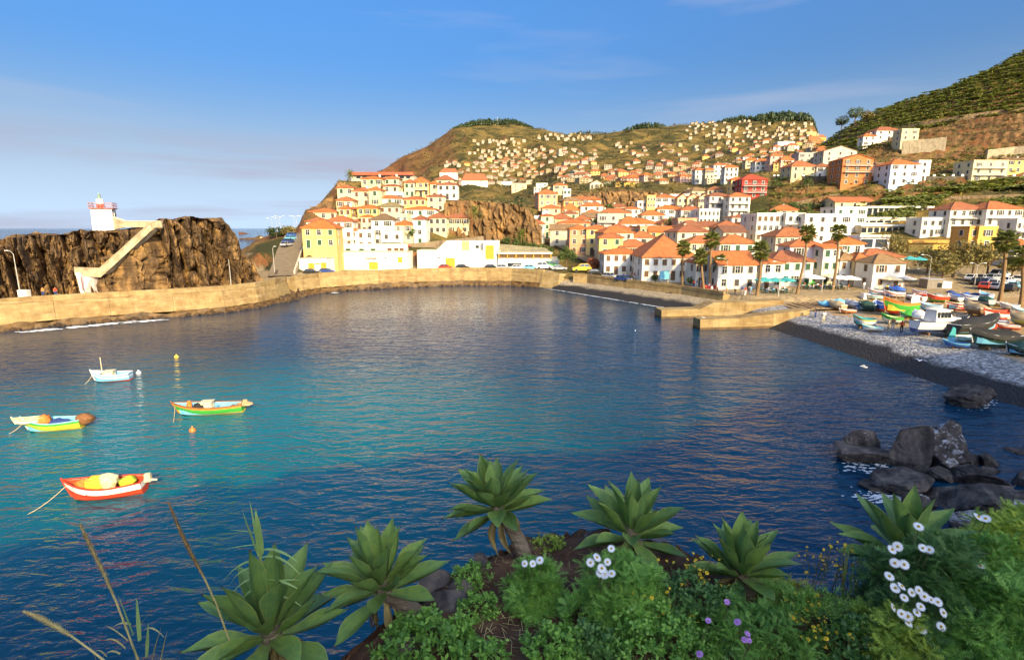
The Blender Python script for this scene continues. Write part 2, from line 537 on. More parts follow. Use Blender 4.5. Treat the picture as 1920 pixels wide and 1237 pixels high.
# ================================================================ land mesh with zones
def land_mat():
    m = bpy.data.materials.new('hillside_ground')
    m.use_nodes = True
    t = m.node_tree
    b = t.nodes['Principled BSDF']
    b.inputs['Roughness'].default_value = 0.95
    b.inputs['Specular IOR Level'].default_value = 0.1
    g = N(t, 'ShaderNodeNewGeometry')
    def noise(sc, det=5, st=(1, 1, 1)):
        mpn = N(t, 'ShaderNodeMapping'); mpn.inputs['Scale'].default_value = st
        t.links.new(g.outputs['Position'], mpn.inputs[0])
        n = N(t, 'ShaderNodeTexNoise'); n.inputs['Scale'].default_value = sc; n.inputs['Detail'].default_value = det
        n.inputs['Roughness'].default_value = 0.62
        t.links.new(mpn.outputs[0], n.inputs['Vector'])
        return n.outputs['Fac']
    def rng_(v, a, bb, lo=0, hi=1):
        r = N(t, 'ShaderNodeMapRange')
        r.inputs['From Min'].default_value = a; r.inputs['From Max'].default_value = bb
        r.inputs['To Min'].default_value = lo; r.inputs['To Max'].default_value = hi
        t.links.new(v, r.inputs['Value']); return r.outputs[0]
    def mix(f, A, B):
        x = N(t, 'ShaderNodeMix', data_type='RGBA')
        t.links.new(f, x.inputs['Factor'])
        for s_, c in (('A', A), ('B', B)):
            if isinstance(c, tuple): x.inputs[s_].default_value = (*c, 1)
            else: t.links.new(c, x.inputs[s_])
        return x.outputs['Result']
    at_ = N(t, 'ShaderNodeAttribute'); at_.attribute_name = 'zone'
    sp = N(t, 'ShaderNodeSeparateColor'); t.links.new(at_.outputs['Color'], sp.inputs[0])
    scrub = mix(rng_(noise(0.22), 0.42, 0.6), (0.13, 0.10, 0.028), (0.31, 0.19, 0.055))
    scrub = mix(rng_(noise(0.022), 0.42, 0.58), scrub, (0.055, 0.050, 0.017))
    scrub = mix(rng_(noise(1.6, 3), 0.46, 0.62, 0, 0.55), scrub, (0.035, 0.045, 0.012))
    rock = mix(rng_(noise(0.35, 6, (1, 1, 0.35)), 0.38, 0.62), (0.075, 0.042, 0.022), (0.27, 0.15, 0.06))
    rock = mix(rng_(noise(0.09), 0.45, 0.65), rock, (0.20, 0.08, 0.03))
    sepn = N(t, 'ShaderNodeSeparateXYZ'); t.links.new(g.outputs['True Normal'], sepn.inputs[0])
    slope = rng_(sepn.outputs['Z'], 0.82, 0.62)
    sl = N(t, 'ShaderNodeMath', operation='MAXIMUM')
    t.links.new(slope, sl.inputs[0]); t.links.new(sp.outputs[0], sl.inputs[1])
    c = mix(sl.outputs[0], scrub, rock)
    redr = mix(rng_(noise(0.035, 6, (1, 1, 0.5)), 0.4, 0.6), (0.15, 0.05, 0.022), (0.32, 0.12, 0.05))
    c = mix(sp.outputs[1], c, redr)
    pave = mix(rng_(noise(0.7), 0.4, 0.6), (0.30, 0.22, 0.12), (0.38, 0.28, 0.15))
    c = mix(sp.outputs[2], c, pave)
    t.links.new(c, b.inputs['Base Color'])
    bp = N(t, 'ShaderNodeBump'); bp.inputs['Distance'].default_value = 0.8; bp.inputs['Strength'].default_value = 0.8
    t.links.new(noise(0.9, 6), bp.inputs['Height'])
    t.links.new(bp.outputs[0], b.inputs['Normal'])
    return m
NA = 330
As = np.concatenate([np.linspace(AX(446), AX(1930), NA - 40), np.linspace(AX(1930), AX(2900), 41)[1:]])
fr = np.concatenate([np.linspace(0, 1, 105), 1 + np.linspace(0, 1, 100)[1:]])
P = []; Zn = []
for a in As:
    y0 = YST(a)
    row = []
    px = a * 1018 + 960
    for f in fr:
        Y = y0 + (345 - y0) * f if f <= 1 else 345 * (2300 / 345) ** (f - 1)
        x = a * Y
        z = H(x, Y)
        if f == 0: z -= 1.2
        # crags on the town cliff
        rk = 0.0
        if 835 < px < 1015 and 182 < Y < 200: rk = sstep(835, 860, px) * (1 - sstep(985, 1015, px)) * sstep(182, 184, Y) * (1 - sstep(196, 200, Y))
        if 1050 < px < 1400 and 255 < Y < 300: rk = max(rk, 0.8 * sstep(1050, 1080, px) * (1 - sstep(1240, 1400, px)) * sstep(252, 260, Y) * (1 - sstep(280, 300, Y)))
        if px < 650 and Y > 160: rk = max(rk, 0.7 * (1 - sstep(600, 650, px)) * sstep(172, 178, Y))
        if rk > 0:
            d = rk * 1.9 * fbm(x * 0.16, z * 0.10, Y * 0.05, 5)
            x += d * 0.5; Yd = Y + d
        else:
            Yd = Y
        row.append((x, Yd, z))
        red = sstep(900, 700, px) * sstep(1000, 1350, Y) if Y > 900 else 0
        red = max(red, 0.0)
        pv = (1 - sstep(118, 150, Y)) * sstep(1040, 1100, px) if px > 1040 else (1.0 if z < 5.0 and Y < 175 else 0.0)
        Zn.append((rk, min(1, red * (0.65 + 0.6 * fbm(x * 0.004, Y * 0.004, 9, 3))) if red else 0, pv, 1))
    P.append(row)
mb = MB(); mb.grid(P, flip=True)
me = mb.mesh('hillside', land_mat(), smooth=True)
ca = me.color_attributes.new('zone', 'FLOAT_COLOR', 'POINT')
ca.data.foreach_set('color', np.clip(np.array(Zn, dtype=np.float32), 0, 1).ravel())
tag(put('hillside', me), 'brown and green hillsides rising behind the town', kind='structure')

# ================================================================ beaches
def pebble_mat(name, c1, c2, c3, sc):
    m = bpy.data.materials.new(name); m.use_nodes = True
    t = m.node_tree; b = t.nodes['Principled BSDF']
    b.inputs['Roughness'].default_value = 0.8
    g = N(t, 'ShaderNodeNewGeometry')
    v = N(t, 'ShaderNodeTexVoronoi'); v.inputs['Scale'].default_value = sc
    t.links.new(g.outputs['Position'], v.inputs['Vector'])
    s1 = N(t, 'ShaderNodeSeparateColor'); t.links.new(v.outputs['Color'], s1.inputs[0])
    r = N(t, 'ShaderNodeValToRGB')
    r.color_ramp.elements[0].color = (*c1, 1); r.color_ramp.elements[1].color = (*c3, 1)
    e = r.color_ramp.elements.new(0.55); e.color = (*c2, 1)
    t.links.new(s1.outputs[0], r.inputs[0])
    # the wet, darker foot of the bank and the sandy yard above
    sp = N(t, 'ShaderNodeSeparateXYZ'); t.links.new(g.outputs['Position'], sp.inputs[0])
    n = N(t, 'ShaderNodeTexNoise'); n.inputs['Scale'].default_value = 0.35; n.inputs['Detail'].default_value = 5
    t.links.new(g.outputs['Position'], n.inputs['Vector'])
    ad = N(t, 'ShaderNodeMath', operation='MULTIPLY_ADD'); ad.inputs[1].default_value = 0.9; t.links.new(n.outputs['Fac'], ad.inputs[0])
    t.links.new(sp.outputs['Z'], ad.inputs[2])
    wet = N(t, 'ShaderNodeMapRange'); wet.inputs['From Min'].default_value = 1.55; wet.inputs['From Max'].default_value = 1.95
    wet.inputs['To Min'].default_value = 0.0; wet.inputs['To Max'].default_value = 1.0
    t.links.new(ad.outputs[0], wet.inputs['Value'])
    mx = N(t, 'ShaderNodeMix', data_type='RGBA'); mx.inputs['A'].default_value = (0.018, 0.015, 0.014, 1)
    t.links.new(wet.outputs[0], mx.inputs['Factor']); t.links.new(r.outputs[0], mx.inputs['B'])
    sa = N(t, 'ShaderNodeMapRange'); sa.inputs['From Min'].default_value = 2.80; sa.inputs['From Max'].default_value = 3.05
    t.links.new(ad.outputs[0], sa.inputs['Value'])
    sand = N(t, 'ShaderNodeMix', data_type='RGBA'); sand.inputs['A'].default_value = (0.33, 0.20, 0.075, 1); sand.inputs['B'].default_value = (0.44, 0.28, 0.11, 1)
    n3 = N(t, 'ShaderNodeTexNoise'); n3.inputs['Scale'].default_value = 0.8; n3.inputs['Detail'].default_value = 6
    t.links.new(g.outputs['Position'], n3.inputs['Vector']); t.links.new(n3.outputs['Fac'], sand.inputs['Factor'])
    m2 = N(t, 'ShaderNodeMix', data_type='RGBA'); t.links.new(sa.outputs[0], m2.inputs['Factor'])
    t.links.new(mx.outputs['Result'], m2.inputs['A']); t.links.new(sand.outputs['Result'], m2.inputs['B'])
    t.links.new(m2.outputs['Result'], b.inputs['Base Color'])
    bp = N(t, 'ShaderNodeBump'); bp.inputs['Distance'].default_value = 0.12; bp.inputs['Strength'].default_value = 0.9
    inv = N(t, 'ShaderNodeMath', operation='SUBTRACT'); inv.inputs[0].default_value = 1; t.links.new(v.outputs['Distance'], inv.inputs[1])
    t.links.new(inv.outputs[0], bp.inputs['Height']); t.links.new(bp.outputs[0], b.inputs['Normal'])
    return m
PEB = pebble_mat('beach_pebbles', (0.10, 0.10, 0.10), (0.27, 0.26, 0.25), (0.55, 0.53, 0.50), 4.2)
mb = MB(); P = []
for Y in np.concatenate([np.linspace(14, 42, 15), np.linspace(43, 104, 92)]):
    e = edgeX(Y)
    P.append([(x, Y, zyard(x, Y)) for x in np.concatenate([np.linspace(e - 9, e - 1, 6), np.linspace(e - 0.5, e + 16, 40), np.linspace(e + 17, e + 95, 50)])])
mb.grid(P)
tag(mb.build('boat_beach', PEB, smooth=True), 'grey pebble bank rising to the sandy boat yard', kind='structure')
# the small pebble beach under the promenade wall
WALLP = [(9.0, 145.0), (16.0, 139.5), (19.5, 138.0), (27.0, 127.2), (36.4, 113.9), (41.3, 103.5)]
edge1 = [(6.5, 147.0), (12.6, 138.6), (17.5, 130.5), (22.6, 122.2), (27.5, 114.0), (31.6, 107.9), (36.5, 99.0)]
mb = MB(); P = []
def poly_at(L, f):
    L = [Vector((p[0], p[1], 0)) for p in L]
    d = [0]
    for i in range(1, len(L)): d.append(d[-1] + (L[i] - L[i - 1]).length)
    s = f * d[-1]
    for i in range(1, len(L)):
        if s <= d[i] + 1e-9:
            return L[i - 1].lerp(L[i], (s - d[i - 1]) / (d[i] - d[i - 1]))
    return L[-1]
for f in np.linspace(0, 1, 60):
    A = poly_at(edge1, f); B = poly_at(WALLP, f)
    row = []
    for k in np.linspace(-0.6, 1.15, 26):
        p = A.lerp(B, k)
        z = float(np.interp(k, [-0.6, 0, 0.35, 0.7, 1.15], [-1.6, 0, 1.15, 1.8, 2.2])) + 0.1 * fbm(p.x * .4, p.y * .4, 0, 3)
        row.append((p.x, p.y, z))
    P.append(row)
mb.grid(P, flip=True)
PEB2 = pebble_mat('shingle', (0.16, 0.13, 0.09), (0.34, 0.27, 0.17), (0.48, 0.39, 0.26), 4.5)
tag(mb.build('shingle_beach', PEB2, smooth=True), 'dark wet shingle beach below the promenade wall', kind='structure')

# ================================================================ concrete: quay, sea wall, jetties
CONC = mat('golden_concrete', (0.31, 0.21, 0.085), 0.9, 0.25, 0.35, 0.06, 3.0, col2=(0.40, 0.285, 0.12), stretch=(1, 1, 2.2))
CONC2 = mat('stained_concrete', (0.27, 0.17, 0.065), 0.9, 0.3, 0.5, 0.06, 3.0, col2=(0.36, 0.25, 0.105), stretch=(1, 1, 2.0))
CONCD = mat('tidal_stain', (0.07, 0.042, 0.018), 0.6, 0.4, 0.8, 0.08, 2.0, col2=(0.17, 0.095, 0.03))
PAVE = mat('quay_paving', (0.34, 0.26, 0.16), 0.9, 0.15, 0.6)
def stain(m, c, sc, amt, st):
    t = m.node_tree; b = t.nodes['Principled BSDF']; src = b.inputs['Base Color'].links[0].from_socket
    g = N(t, 'ShaderNodeNewGeometry'); mp_ = N(t, 'ShaderNodeMapping'); mp_.inputs['Scale'].default_value = st; t.links.new(g.outputs['Position'], mp_.inputs[0])
    n = N(t, 'ShaderNodeTexNoise'); n.inputs['Scale'].default_value = sc; n.inputs['Detail'].default_value = 7; n.inputs['Roughness'].default_value = .68; t.links.new(mp_.outputs[0], n.inputs['Vector'])
    r = N(t, 'ShaderNodeMapRange'); r.inputs['From Min'].default_value = .5; r.inputs['From Max'].default_value = .68; r.inputs['To Max'].default_value = amt; t.links.new(n.outputs['Fac'], r.inputs['Value'])
    x = N(t, 'ShaderNodeMix', data_type='RGBA'); t.links.new(r.outputs[0], x.inputs['Factor']); t.links.new(src, x.inputs['A']); x.inputs['B'].default_value = (*c, 1)
    t.links.new(x.outputs['Result'], b.inputs['Base Color'])
for m_ in (CONC, CONC2):
    stain(m_, (.17, .09, .03), .55, .8, (1, 1, .5)); stain(m_, (.50, .40, .22), .9, .5, (.25, .25, 2.2)); stain(m_, (.20, .13, .06), 2.2, .6, (.5, .5, .15))
def path_pts(L, step):
    V = [Vector((p[0], p[1], 0)) for p in L]
    out = [V[0]]
    for a, b in zip(V, V[1:]):
        n = max(1, round((b - a).length / step))
        for k in range(1, n + 1): out.append(a.lerp(b, k / n))
    return out
def seawall(name, label, L, top, base_th, top_th, step, zlo=-2.0, parapet=0.9, cat='sea wall', back=2.5, tide=1.0, jit=0.04, side=1):
    """wall of cast bays along a path: every bay a panel of its own, plus its parapet and the tide-stained foot"""
    root = thing(name, label, cat, (L[0][0], L[0][1], 0))
    pts = path_pts(L, step)
    nrm = []
    for i in range(len(pts)):
        d = (pts[min(i + 1, len(pts) - 1)] - pts[max(i - 1, 0)]).normalized()
        nrm.append(Vector((d.y, -d.x, 0)) * side)          # towards the water
    o0 = Vector((L[0][0], L[0][1], 0))
    T = top if callable(top) else (lambda i: top)
    for i in range(len(pts) - 1):
        j = random.uniform(0, jit)
        q = []
        for k in (i, i + 1):
            p = pts[k] - o0; n = nrm[k]; tp = T(k)
            e = 0.02 if k == i else -0.02
            al = (pts[i + 1] - pts[i]).normalized() * e
            q.append([p + al + n * (base_th + j) + Vector((0, 0, zlo)), p + al + n * (base_th * 0.75 + j) + Vector((0, 0, tide)), p + al + n * j + Vector((0, 0, tp - parapet)),
                      p + al - n * back + Vector((0, 0, tp - parapet)), p + al - n * back + Vector((0, 0, zlo))])
        for nm, ix, mt in (('foot', (0, 1), CONCD), ('bay', (1, 2, 3, 4), random.choice([CONC, CONC, CONC2]))):
            m2 = MB()
            if nm == 'foot':
                # broken, weedy foot
                rows = []
                for s_ in np.linspace(0, 1, 9):
                    A = q[0][0].lerp(q[1][0], s_); B = q[0][1].lerp(q[1][1], s_); n = nrm[i]
                    rows.append([A + n * (0.5 + 0.7 * abs(fbm(A.x + o0.x, A.y + o0.y, 0))), A.lerp(B, .6) + n * (0.35 + 0.5 * fbm(A.x + o0.x, A.y + o0.y, 3)), A.lerp(B, .85) + n * (0.1 + 0.3 * fbm(A.x + o0.x, A.y + o0.y, 6)),
                                 B + n * 0.03 + Vector((0, 0, 0.5 * fbm((A.x + o0.x) * .4, (A.y + o0.y) * .4, 9)))])
                m2.grid(rows, flip=side < 0)
            else:
                a, b = q
                F = [a[1], b[1], b[2], a[2], a[3], b[3], b[4], a[4]]
                m2.add(F, [(0, 1, 2, 3), (3, 2, 5, 4), (4, 5, 6, 7), (0, 3, 4, 7), (1, 6, 5, 2)])
            m2.build(nm, mt, root)
        if parapet > 0:
            m2 = MB()
            n0, n1 = nrm[i], nrm[i + 1]
            a, b = pts[i] - o0, pts[i + 1] - o0
            za, zb_ = T(i), T(i + 1)
            F = []
            for p, n, zt in ((a, n0, za), (b, n1, zb_)):
                F += [p + n * 0.12 + Vector((0, 0, zt - parapet - .05)), p + n * 0.10 + Vector((0, 0, zt)), p - n * top_th + Vector((0, 0, zt)), p - n * top_th + Vector((0, 0, zt - parapet - .3))]
            m2.add(F, [(0, 4, 5, 1), (1, 5, 6, 2), (2, 6, 7, 3), (0, 1, 2, 3), (4, 7, 6, 5)])
            m2.build('parapet', CONC if i % 3 else CONC2, root)
    return root
QUAY = [(-118, 60), (-100, 71), (-81.4, 82.6), (-76.5, 88.2), (-70.5, 92.6), (-62.4, 97.4), (-56, 102.6), (-52.6, 109), (-51.8, 116), (-52.2, 123.5)]
seawall('quay_wall', 'long golden concrete quay wall running out below the lighthouse rock', QUAY, 5.05, 0.9, 0.7, 7.5, back=8.5, cat='quay wall', side=1)
BACK = [(-51.5, 125.5), (-48.5, 134.0), (-42.0, 140.3), (-30, 147.2), (-14, 152.6), (0.0, 150.8), (8.6, 145.2)]
seawall('harbour_wall', 'curved harbour wall with rust-brown tide stains in front of the white warehouses', BACK, 4.95, 0.8, 0.6, 9.0, back=2.5, cat='harbour wall', side=1, tide=1.3)
seawall('promenade_wall', 'low stone promenade wall above the dark shingle beach', WALLP[1:], lambda i: 4.35 - 0.045 * i, 0.35, 0.5, 3.6, zlo=0.6, parapet=0.5, cat='promenade wall', back=1.6, side=1, tide=1.9)
# round buttress where the wall turns to the beach
mb = MB()
mb.add([(-4.2, 3.0, 0.2), (0.5, -1.2, 0.2), (6.5, -3.2, 1.4), (6.8, 1.8, 1.4), (2.5, 5.2, 0.2), (-3.2, 3.6, 4.2), (1.2, 0.6, 4.0), (3.4, 1.6, 3.9), (2.5, 5.2, 4.1)],
       [(0, 1, 6, 5), (1, 2, 7, 6), (2, 3, 7), (3, 4, 8, 7), (5, 6, 7, 8), (4, 0, 5, 8)])
tag(mb.build('wall_buttress', CONC, loc=(11.5, 141.6, 0)), 'sloping concrete buttress where the harbour wall meets the shingle beach', 'buttress')
def jetty(name, label, path, wid, th0, mt=None):
    """path: (x, y, top z); body drops to the sea bed"""
    root = thing(name, label, 'jetty', (path[0][0], path[0][1], 0))
    o = Vector((path[0][0], path[0][1], 0))
    for i, (a, b) in enumerate(zip(path, path[1:])):
        A = Vector(a) - o; B = Vector(b) - o
        d = (B - A); d.z = 0; d.normalize(); n = Vector((-d.y, d.x, 0)) * wid
        m2 = MB(); lo = Vector((0, 0, -2.5))
        aa = Vector((A.x, A.y, 0)); bb = Vector((B.x, B.y, 0))
        m2.add([A, B, B + n, A + n, aa + lo - n * .06, bb + lo - n * .06, bb + n + lo, aa + n + lo],
               [(0, 1, 2, 3), (0, 4, 5, 1), (1, 5, 6, 2), (2, 6, 7, 3), (3, 7, 4, 0)])
        m2.build('deck_block', CONC if i % 2 == 0 else CONC2, root)
        m3 = MB(); k = 0.07
        f = [aa + lo * .3 - n * k, bb + lo * .3 - n * k]
        m3.add([f[0], f[1], f[1] + Vector((0, 0, 1.15)) + n * .03, f[0] + Vector((0, 0, 1.1)) + n * .03], [(0, 1, 2, 3)])
        if i == 0:
            m3.add([aa - d * .05 + lo * .3 - n * k, aa - d * .05 + Vector((0, 0, .4)) - n * k, aa - d * .05 + n + Vector((0, 0, .4)), aa - d * .05 + n + lo * .3], [(0, 1, 2, 3)])
        m3.build('tide_stain', CONCD, root)
    return root
jetty('stone_jetty', 'golden concrete jetty with a stepped end beside the shingle beach',
      [(26.9, 94.8, 1.5), (34.0, 95.5, 1.6), (36.6, 95.8, 2.7), (42.0, 95.6, 2.9), (49.0, 95.4, 3.25)], 3.2, 1.5)
jetty('stone_jetty', 'short concrete jetty ending beside the slipway, flanking the pebble bank',
      [(30.1, 84.0, 1.65), (36.5, 84.6, 1.75), (42.5, 85.4, 2.35), (48.5, 86.0, 2.9)], 2.6, 1.5)
# steps on the jetties
for (x, y, z, n, nm, lb) in ((34.3, 97.4, 1.6, 6, 'jetty_steps', 'small flight of concrete steps up the stepped jetty'), (40.4, 87.6, 0.5, 8, 'jetty_steps', 'worn steps climbing from the slipway water beside the short jetty')):
    r = thing(nm, lb, 'steps', (x, y, 0))
    for k in range(n):
        m2 = MB(); m2.box((k * 0.42, 0, z + k * 0.19 - 0.4), (0.43, 2.0, 0.8)); m2.build('step', CONC2, r)
# slipway between the jetties, with timber skids
mb = MB(); P = []
for x in np.linspace(34, 62, 30):
    P.append([(x, y, float(np.interp(x, [34, 42, 50, 62], [-1.0, 0.2, 2.75, 3.22]))) for y in (87.4, 89.5, 92, 94.2, 95.8)])
mb.grid(P, flip=True)
tag(mb.build('slipway', mat('slipway_concrete', (0.38, 0.26, 0.12), 0.85, 0.3, 0.5, 0.03)), 'sloping concrete slipway between the two jetties', kind='structure')
skid = MB(); skid.box((0, 0, 0), (0.16, 6.4, 0.10)); skm = skid.mesh('slipway_skid', mat('skid_timber', (0.22, 0.12, 0.05), 0.9, 0.3, 2))
for i in range(16):
    x = 45.2 + i * 0.85
    z = float(np.interp(x, [34, 42, 50, 62], [-1.0, 0.2, 2.75, 3.22]))
    tag(put('slipway_skid', skm, None, (x, 91.6, z + 0.04), 0.04 * math.sin(i * 3.1)), 'weathered timber skid laid across the slipway', 'skid', 'timber skids across the slipway')

# ================================================================ lighthouse rock
def rock_mat(name, c1, c2, c3, sc=0.35, b=0.5):
    m = bpy.data.materials.new(name); m.use_nodes = True
    t = m.node_tree; bs = t.nodes['Principled BSDF']
    bs.inputs['Roughness'].default_value = 0.9; bs.inputs['Specular IOR Level'].default_value = 0.2
    g = N(t, 'ShaderNodeNewGeometry')
    mpn = N(t, 'ShaderNodeMapping'); mpn.inputs['Scale'].default_value = (1, 1, 0.45); t.links.new(g.outputs['Position'], mpn.inputs[0])
    def nz(s, d):
        n = N(t, 'ShaderNodeTexNoise'); n.inputs['Scale'].default_value = s; n.inputs['Detail'].default_value = d; n.inputs['Roughness'].default_value = 0.65
        t.links.new(mpn.outputs[0], n.inputs['Vector']); return n.outputs['Fac']
    r = N(t, 'ShaderNodeValToRGB'); e = r.color_ramp.elements
    e[0].position = 0.33; e[0].color = (*c1, 1); e[1].position = 0.68; e[1].color = (*c3, 1)
    q = e.new(0.5); q.color = (*c2, 1)
    t.links.new(nz(sc, 6), r.inputs[0])
    t.links.new(r.outputs[0], bs.inputs['Base Color'])
    bp = N(t, 'ShaderNodeBump'); bp.inputs['Distance'].default_value = b; t.links.new(nz(sc * 5, 6), bp.inputs['Height'])
    t.links.new(bp.outputs[0], bs.inputs['Normal'])
    return m
ROCK = rock_mat('lava_rock', (0.03, 0.019, 0.012), (0.13, 0.078, 0.036), (0.36, 0.21, 0.075), 0.42, 0.30)
RX = [-330, -200, -90, 0, 30, 65, 125, 135, 180, 225, 271, 300, 331, 360, 391, 417, 428, 441, 449, 470, 482]
RY = [470, 462, 456, 451, 444, 441, 442, 436, 433, 431, 424, 411, 414, 405, 411, 413, 424, 452, 474, 500, 524]
def rock_face(px):
    Yb = float(np.interp(px, [-330, -90, 0, 100, 200, 330, 430, 482], [74, 86, 90.5, 95, 99.6, 105.0, 110, 117]))
    zt = gz(Yb + 2.5, float(np.interp(px, RX, RY)))
    return Yb, max(zt, 4.3)
P = []
for px in np.linspace(-330, 482, 520):
    Yb, zt = rock_face(px)
    a = AX(px)
    row = []
    thick = 15 * sstep(482, 440, px) + 2
    for k, s_ in enumerate(np.linspace(0, 1, 96)):
        if s_ < 0.62:
            f = s_ / 0.62
            z = lerp(3.6, zt, f); Y = Yb + 2.2 * f ** 1.6
            out = 1.0
        elif s_ < 0.85:
            f = (s_ - 0.62) / 0.23
            z = zt - 1.0 * f * f; Y = Yb + 2.2 + thick * f; out = 0.35
        else:
            f = (s_ - 0.85) / 0.15
            z = lerp(zt - 1.0, -3, f); Y = Yb + 2.2 + thick + 5 * f; out = 0.6
        x = a * Y
        # upright buttresses and clefts
        q = px * 0.075
        cl = mn.noise(Vector((q * 0.45 + 0.02 * z, 2.0 + z * 0.035, 0)))
        cl2 = mn.noise(Vector((q * 1.1 + 0.05 * z, 7.0 + z * 0.09, 3)))
        rg = 1 - abs(cl) * 2.6
        Vo = mn.voronoi(Vector((q * 0.50 + 0.16 * mn.noise(Vector((q, z * .3, 0))) + .03 * z, z * 0.13 + 0.1 * q, 0))); vo = Vo[0]
        Vs = mn.voronoi(Vector((q * 1.5, z * 0.40, 4))); vs_ = Vs[0]
        d = out * (2.2 * (0.55 - max(0, rg)) + 2.0 * cl2 + 1.0 * fbm(x * 0.5, z * 0.42, Y * 0.5, 4))
        d += out * (7.0 * (min(.22, vo[1] - vo[0]) - .19) + 3.0 * (min(.18, vs_[1] - vs_[0]) - .13) + 2.6 * mn.noise(Vo[1][0] * 3.71) + .9 * mn.noise(Vs[1][0] * 5.3))
        edge = min(1, k / 3)
        if 182 < px < 300 and s_ >= 0.6: d *= 0.25
        d *= 1.35
        Yd = Y - d * edge * 0.85
        if 176 < px < 300 and s_ < .66:
            zs = float(np.interp(px, [140, 186, 284], [gz(Yb - 2.6, 504), gz(Yb - 2.6, 504), gz(Yb - 1.0, 418)]))
            if z < zs - .9: Yd = min(Yd, float(np.interp(px, [186, 284], [Yb - 2.6, Yb - 1.0])) + .25 + .35 * fbm(x * .8, z * .8, 0, 3))
        zz = z + (0.7 * fbm(x * 0.35, Y * 0.35, 5, 4) if s_ > 0.5 else 0.25 * cl2) * edge * (0.3 if 182 < px < 300 else 1)
        row.append((x + d * edge * 0.62, Yd, zz))
    P.append(row)
mb = MB(); mb.grid(P, flip=True)
tag(mb.build('lighthouse_rock', ROCK, smooth=False), 'craggy brown lava rock with upright clefts carrying the little lighthouse', 'rock')
# quay road under the rock
mb = MB(); P = []
for p in path_pts(QUAY, 4):
    q = Vector((p.x, p.y, 0)); n = Vector((-0.62, 0.78, 0))
    P.append([q + n * 0.3 + Vector((0, 0, 4.22)), q + n * 14 + Vector((0, 0, 4.22))])
mb.grid(P, flip=True)
tag(mb.build('quay_road', PAVE), 'narrow paved quay road', kind='structure')
# lower shore boulders at the foot of the quay corner and harbour wall
RB = rock_mat('shore_rock', (0.03, 0.02, 0.014), (0.07, 0.045, 0.026), (0.15, 0.09, 0.04), 0.8, 0.12)
bl = MB(); k = 0
for (px, py, s_) in [(545, 556, 1.9), (557, 549, 1.5), (566, 556, 1.2), (533, 566, 1.3), (575, 552, 0.9), (552, 562, 1.0)]:
    p = onz(px, py, 0)
    m2 = MB(); m2.blob((0, 0, 0.25 * s_), (s_, s_ * .8, s_ * .85), 3, amp=0.33, seed=k + 3)
    tag(m2.build('boulder', RB, loc=p), 'dark boulder heaped in the water at the harbour wall corner', 'boulder', 'boulders at the harbour wall corner'); k += 1
rub = MB()
for i in range(240):
    f = random.random()
    q = poly_at(QUAY[1:], f) if i < 150 else poly_at(BACK, f)
    s_ = random.uniform(0.25, 0.75)
    p = q + Vector((0.45, -0.8, 0)) * random.uniform(0.9, 2.0)
    rub.blob((p.x, p.y, random.uniform(-0.15, 0.2)), (s_, s_, s_ * .7), 1, amp=0.35, seed=i)
tag(rub.build('rubble', RB), 'dark rubble washed by waves along the wall foot', kind='stuff')
# foam where the swell washes the wall foot and the shingle
FOAM = mat('foam', (0.75, 0.78, 0.8), 0.6, 0.12, 2.0)
fo = MB()
def foam_line(L, n, spread, dens, off=(0, 0), lo=0.15, hi=0.7):
    for i in range(n):
        f = random.random()
        if fbm(f * 9 + n, 1.5, 0, 2) < dens: continue
        p = poly_at(L, f) + Vector((off[0], off[1], 0)) + Vector((random.gauss(0, spread), random.gauss(0, spread), 0))
        r = random.uniform(lo, hi)
        k = 7; a0 = random.random() * 6
        V = [(p.x + math.cos(a0 + 6.283 * j / k) * r * random.uniform(.5, 1.6), p.y + math.sin(a0 + 6.283 * j / k) * r * random.uniform(.3, .8), 0.03 + 0.002 * (i % 9)) for j in range(k)]
        fo.add(V, [tuple(range(k))])
foam_line([(-79.6, 82.2), (-69.4, 91.2), (-61.3, 96)], 240, 0.45, -0.05, (1.3, -1.8))
foam_line([(-71, 90), (-66, 93.5)], 160, 0.4, -9, (1.4, -1.6))
foam_line([(-46, 135), (-30, 145.5), (-14, 150.6)], 170, 0.4, 0.12, (0.7, -1.6))
foam_line(edge1, 420, 0.16, -9, (-0.25, -0.1), 0.1, 0.4)
tag(fo.build('foam', FOAM), 'white foam washing the wall foot and the shingle', kind='stuff')

# ================================================================ the bluff the view is taken from
EDGE = [(-120, -70), (-60, -34), (-20, -8), (-8, -1.5), (-3.2, 1.6), (-1.9, 2.7), (-1.2, 3.4), (-0.7, 4.05), (0.2, 4.95), (0.9, 5.05), (1.6, 4.55), (2.4, 4.1), (3.0, 4.0), (3.7, 4.4), (5.2, 4.85), (9, 5.2), (30, 9), (60, 24), (100, 34), (140, 30)]
ex = [e[0] for e in EDGE]; ey = [e[1] for e in EDGE]
def edge_y(x): return float(np.interp(x, ex, ey))
def bluff(x, y):
    d = edge_y(x) - y                                   # metres behind the edge
    hr = max(18.5, 21.9 + 0.08 * x) + 1.6 * math.exp(-((x - 8) / 16) ** 2) + 1.6 * fbm(x * 0.05, 3.3, 0, 3) + .7 * fbm(x * .35, 1.1, 0, 4)
    if d >= 0:
        return 13.0 + (hr - 13) * sstep(3.5, 19, d) + 0.25 * fbm(x * 0.3, y * 0.3, 0, 3)
    return max(-3.0, 13.0 + d * 5.5 + 1.6 * fbm(x * 0.25, y * 0.25, 4, 4))
EARTH = rock_mat('bluff_rock', (0.045, 0.036, 0.03), (0.11, 0.085, 0.068), (0.22, 0.17, 0.125), 0.4, 0.3)
mb = MB(); P = []
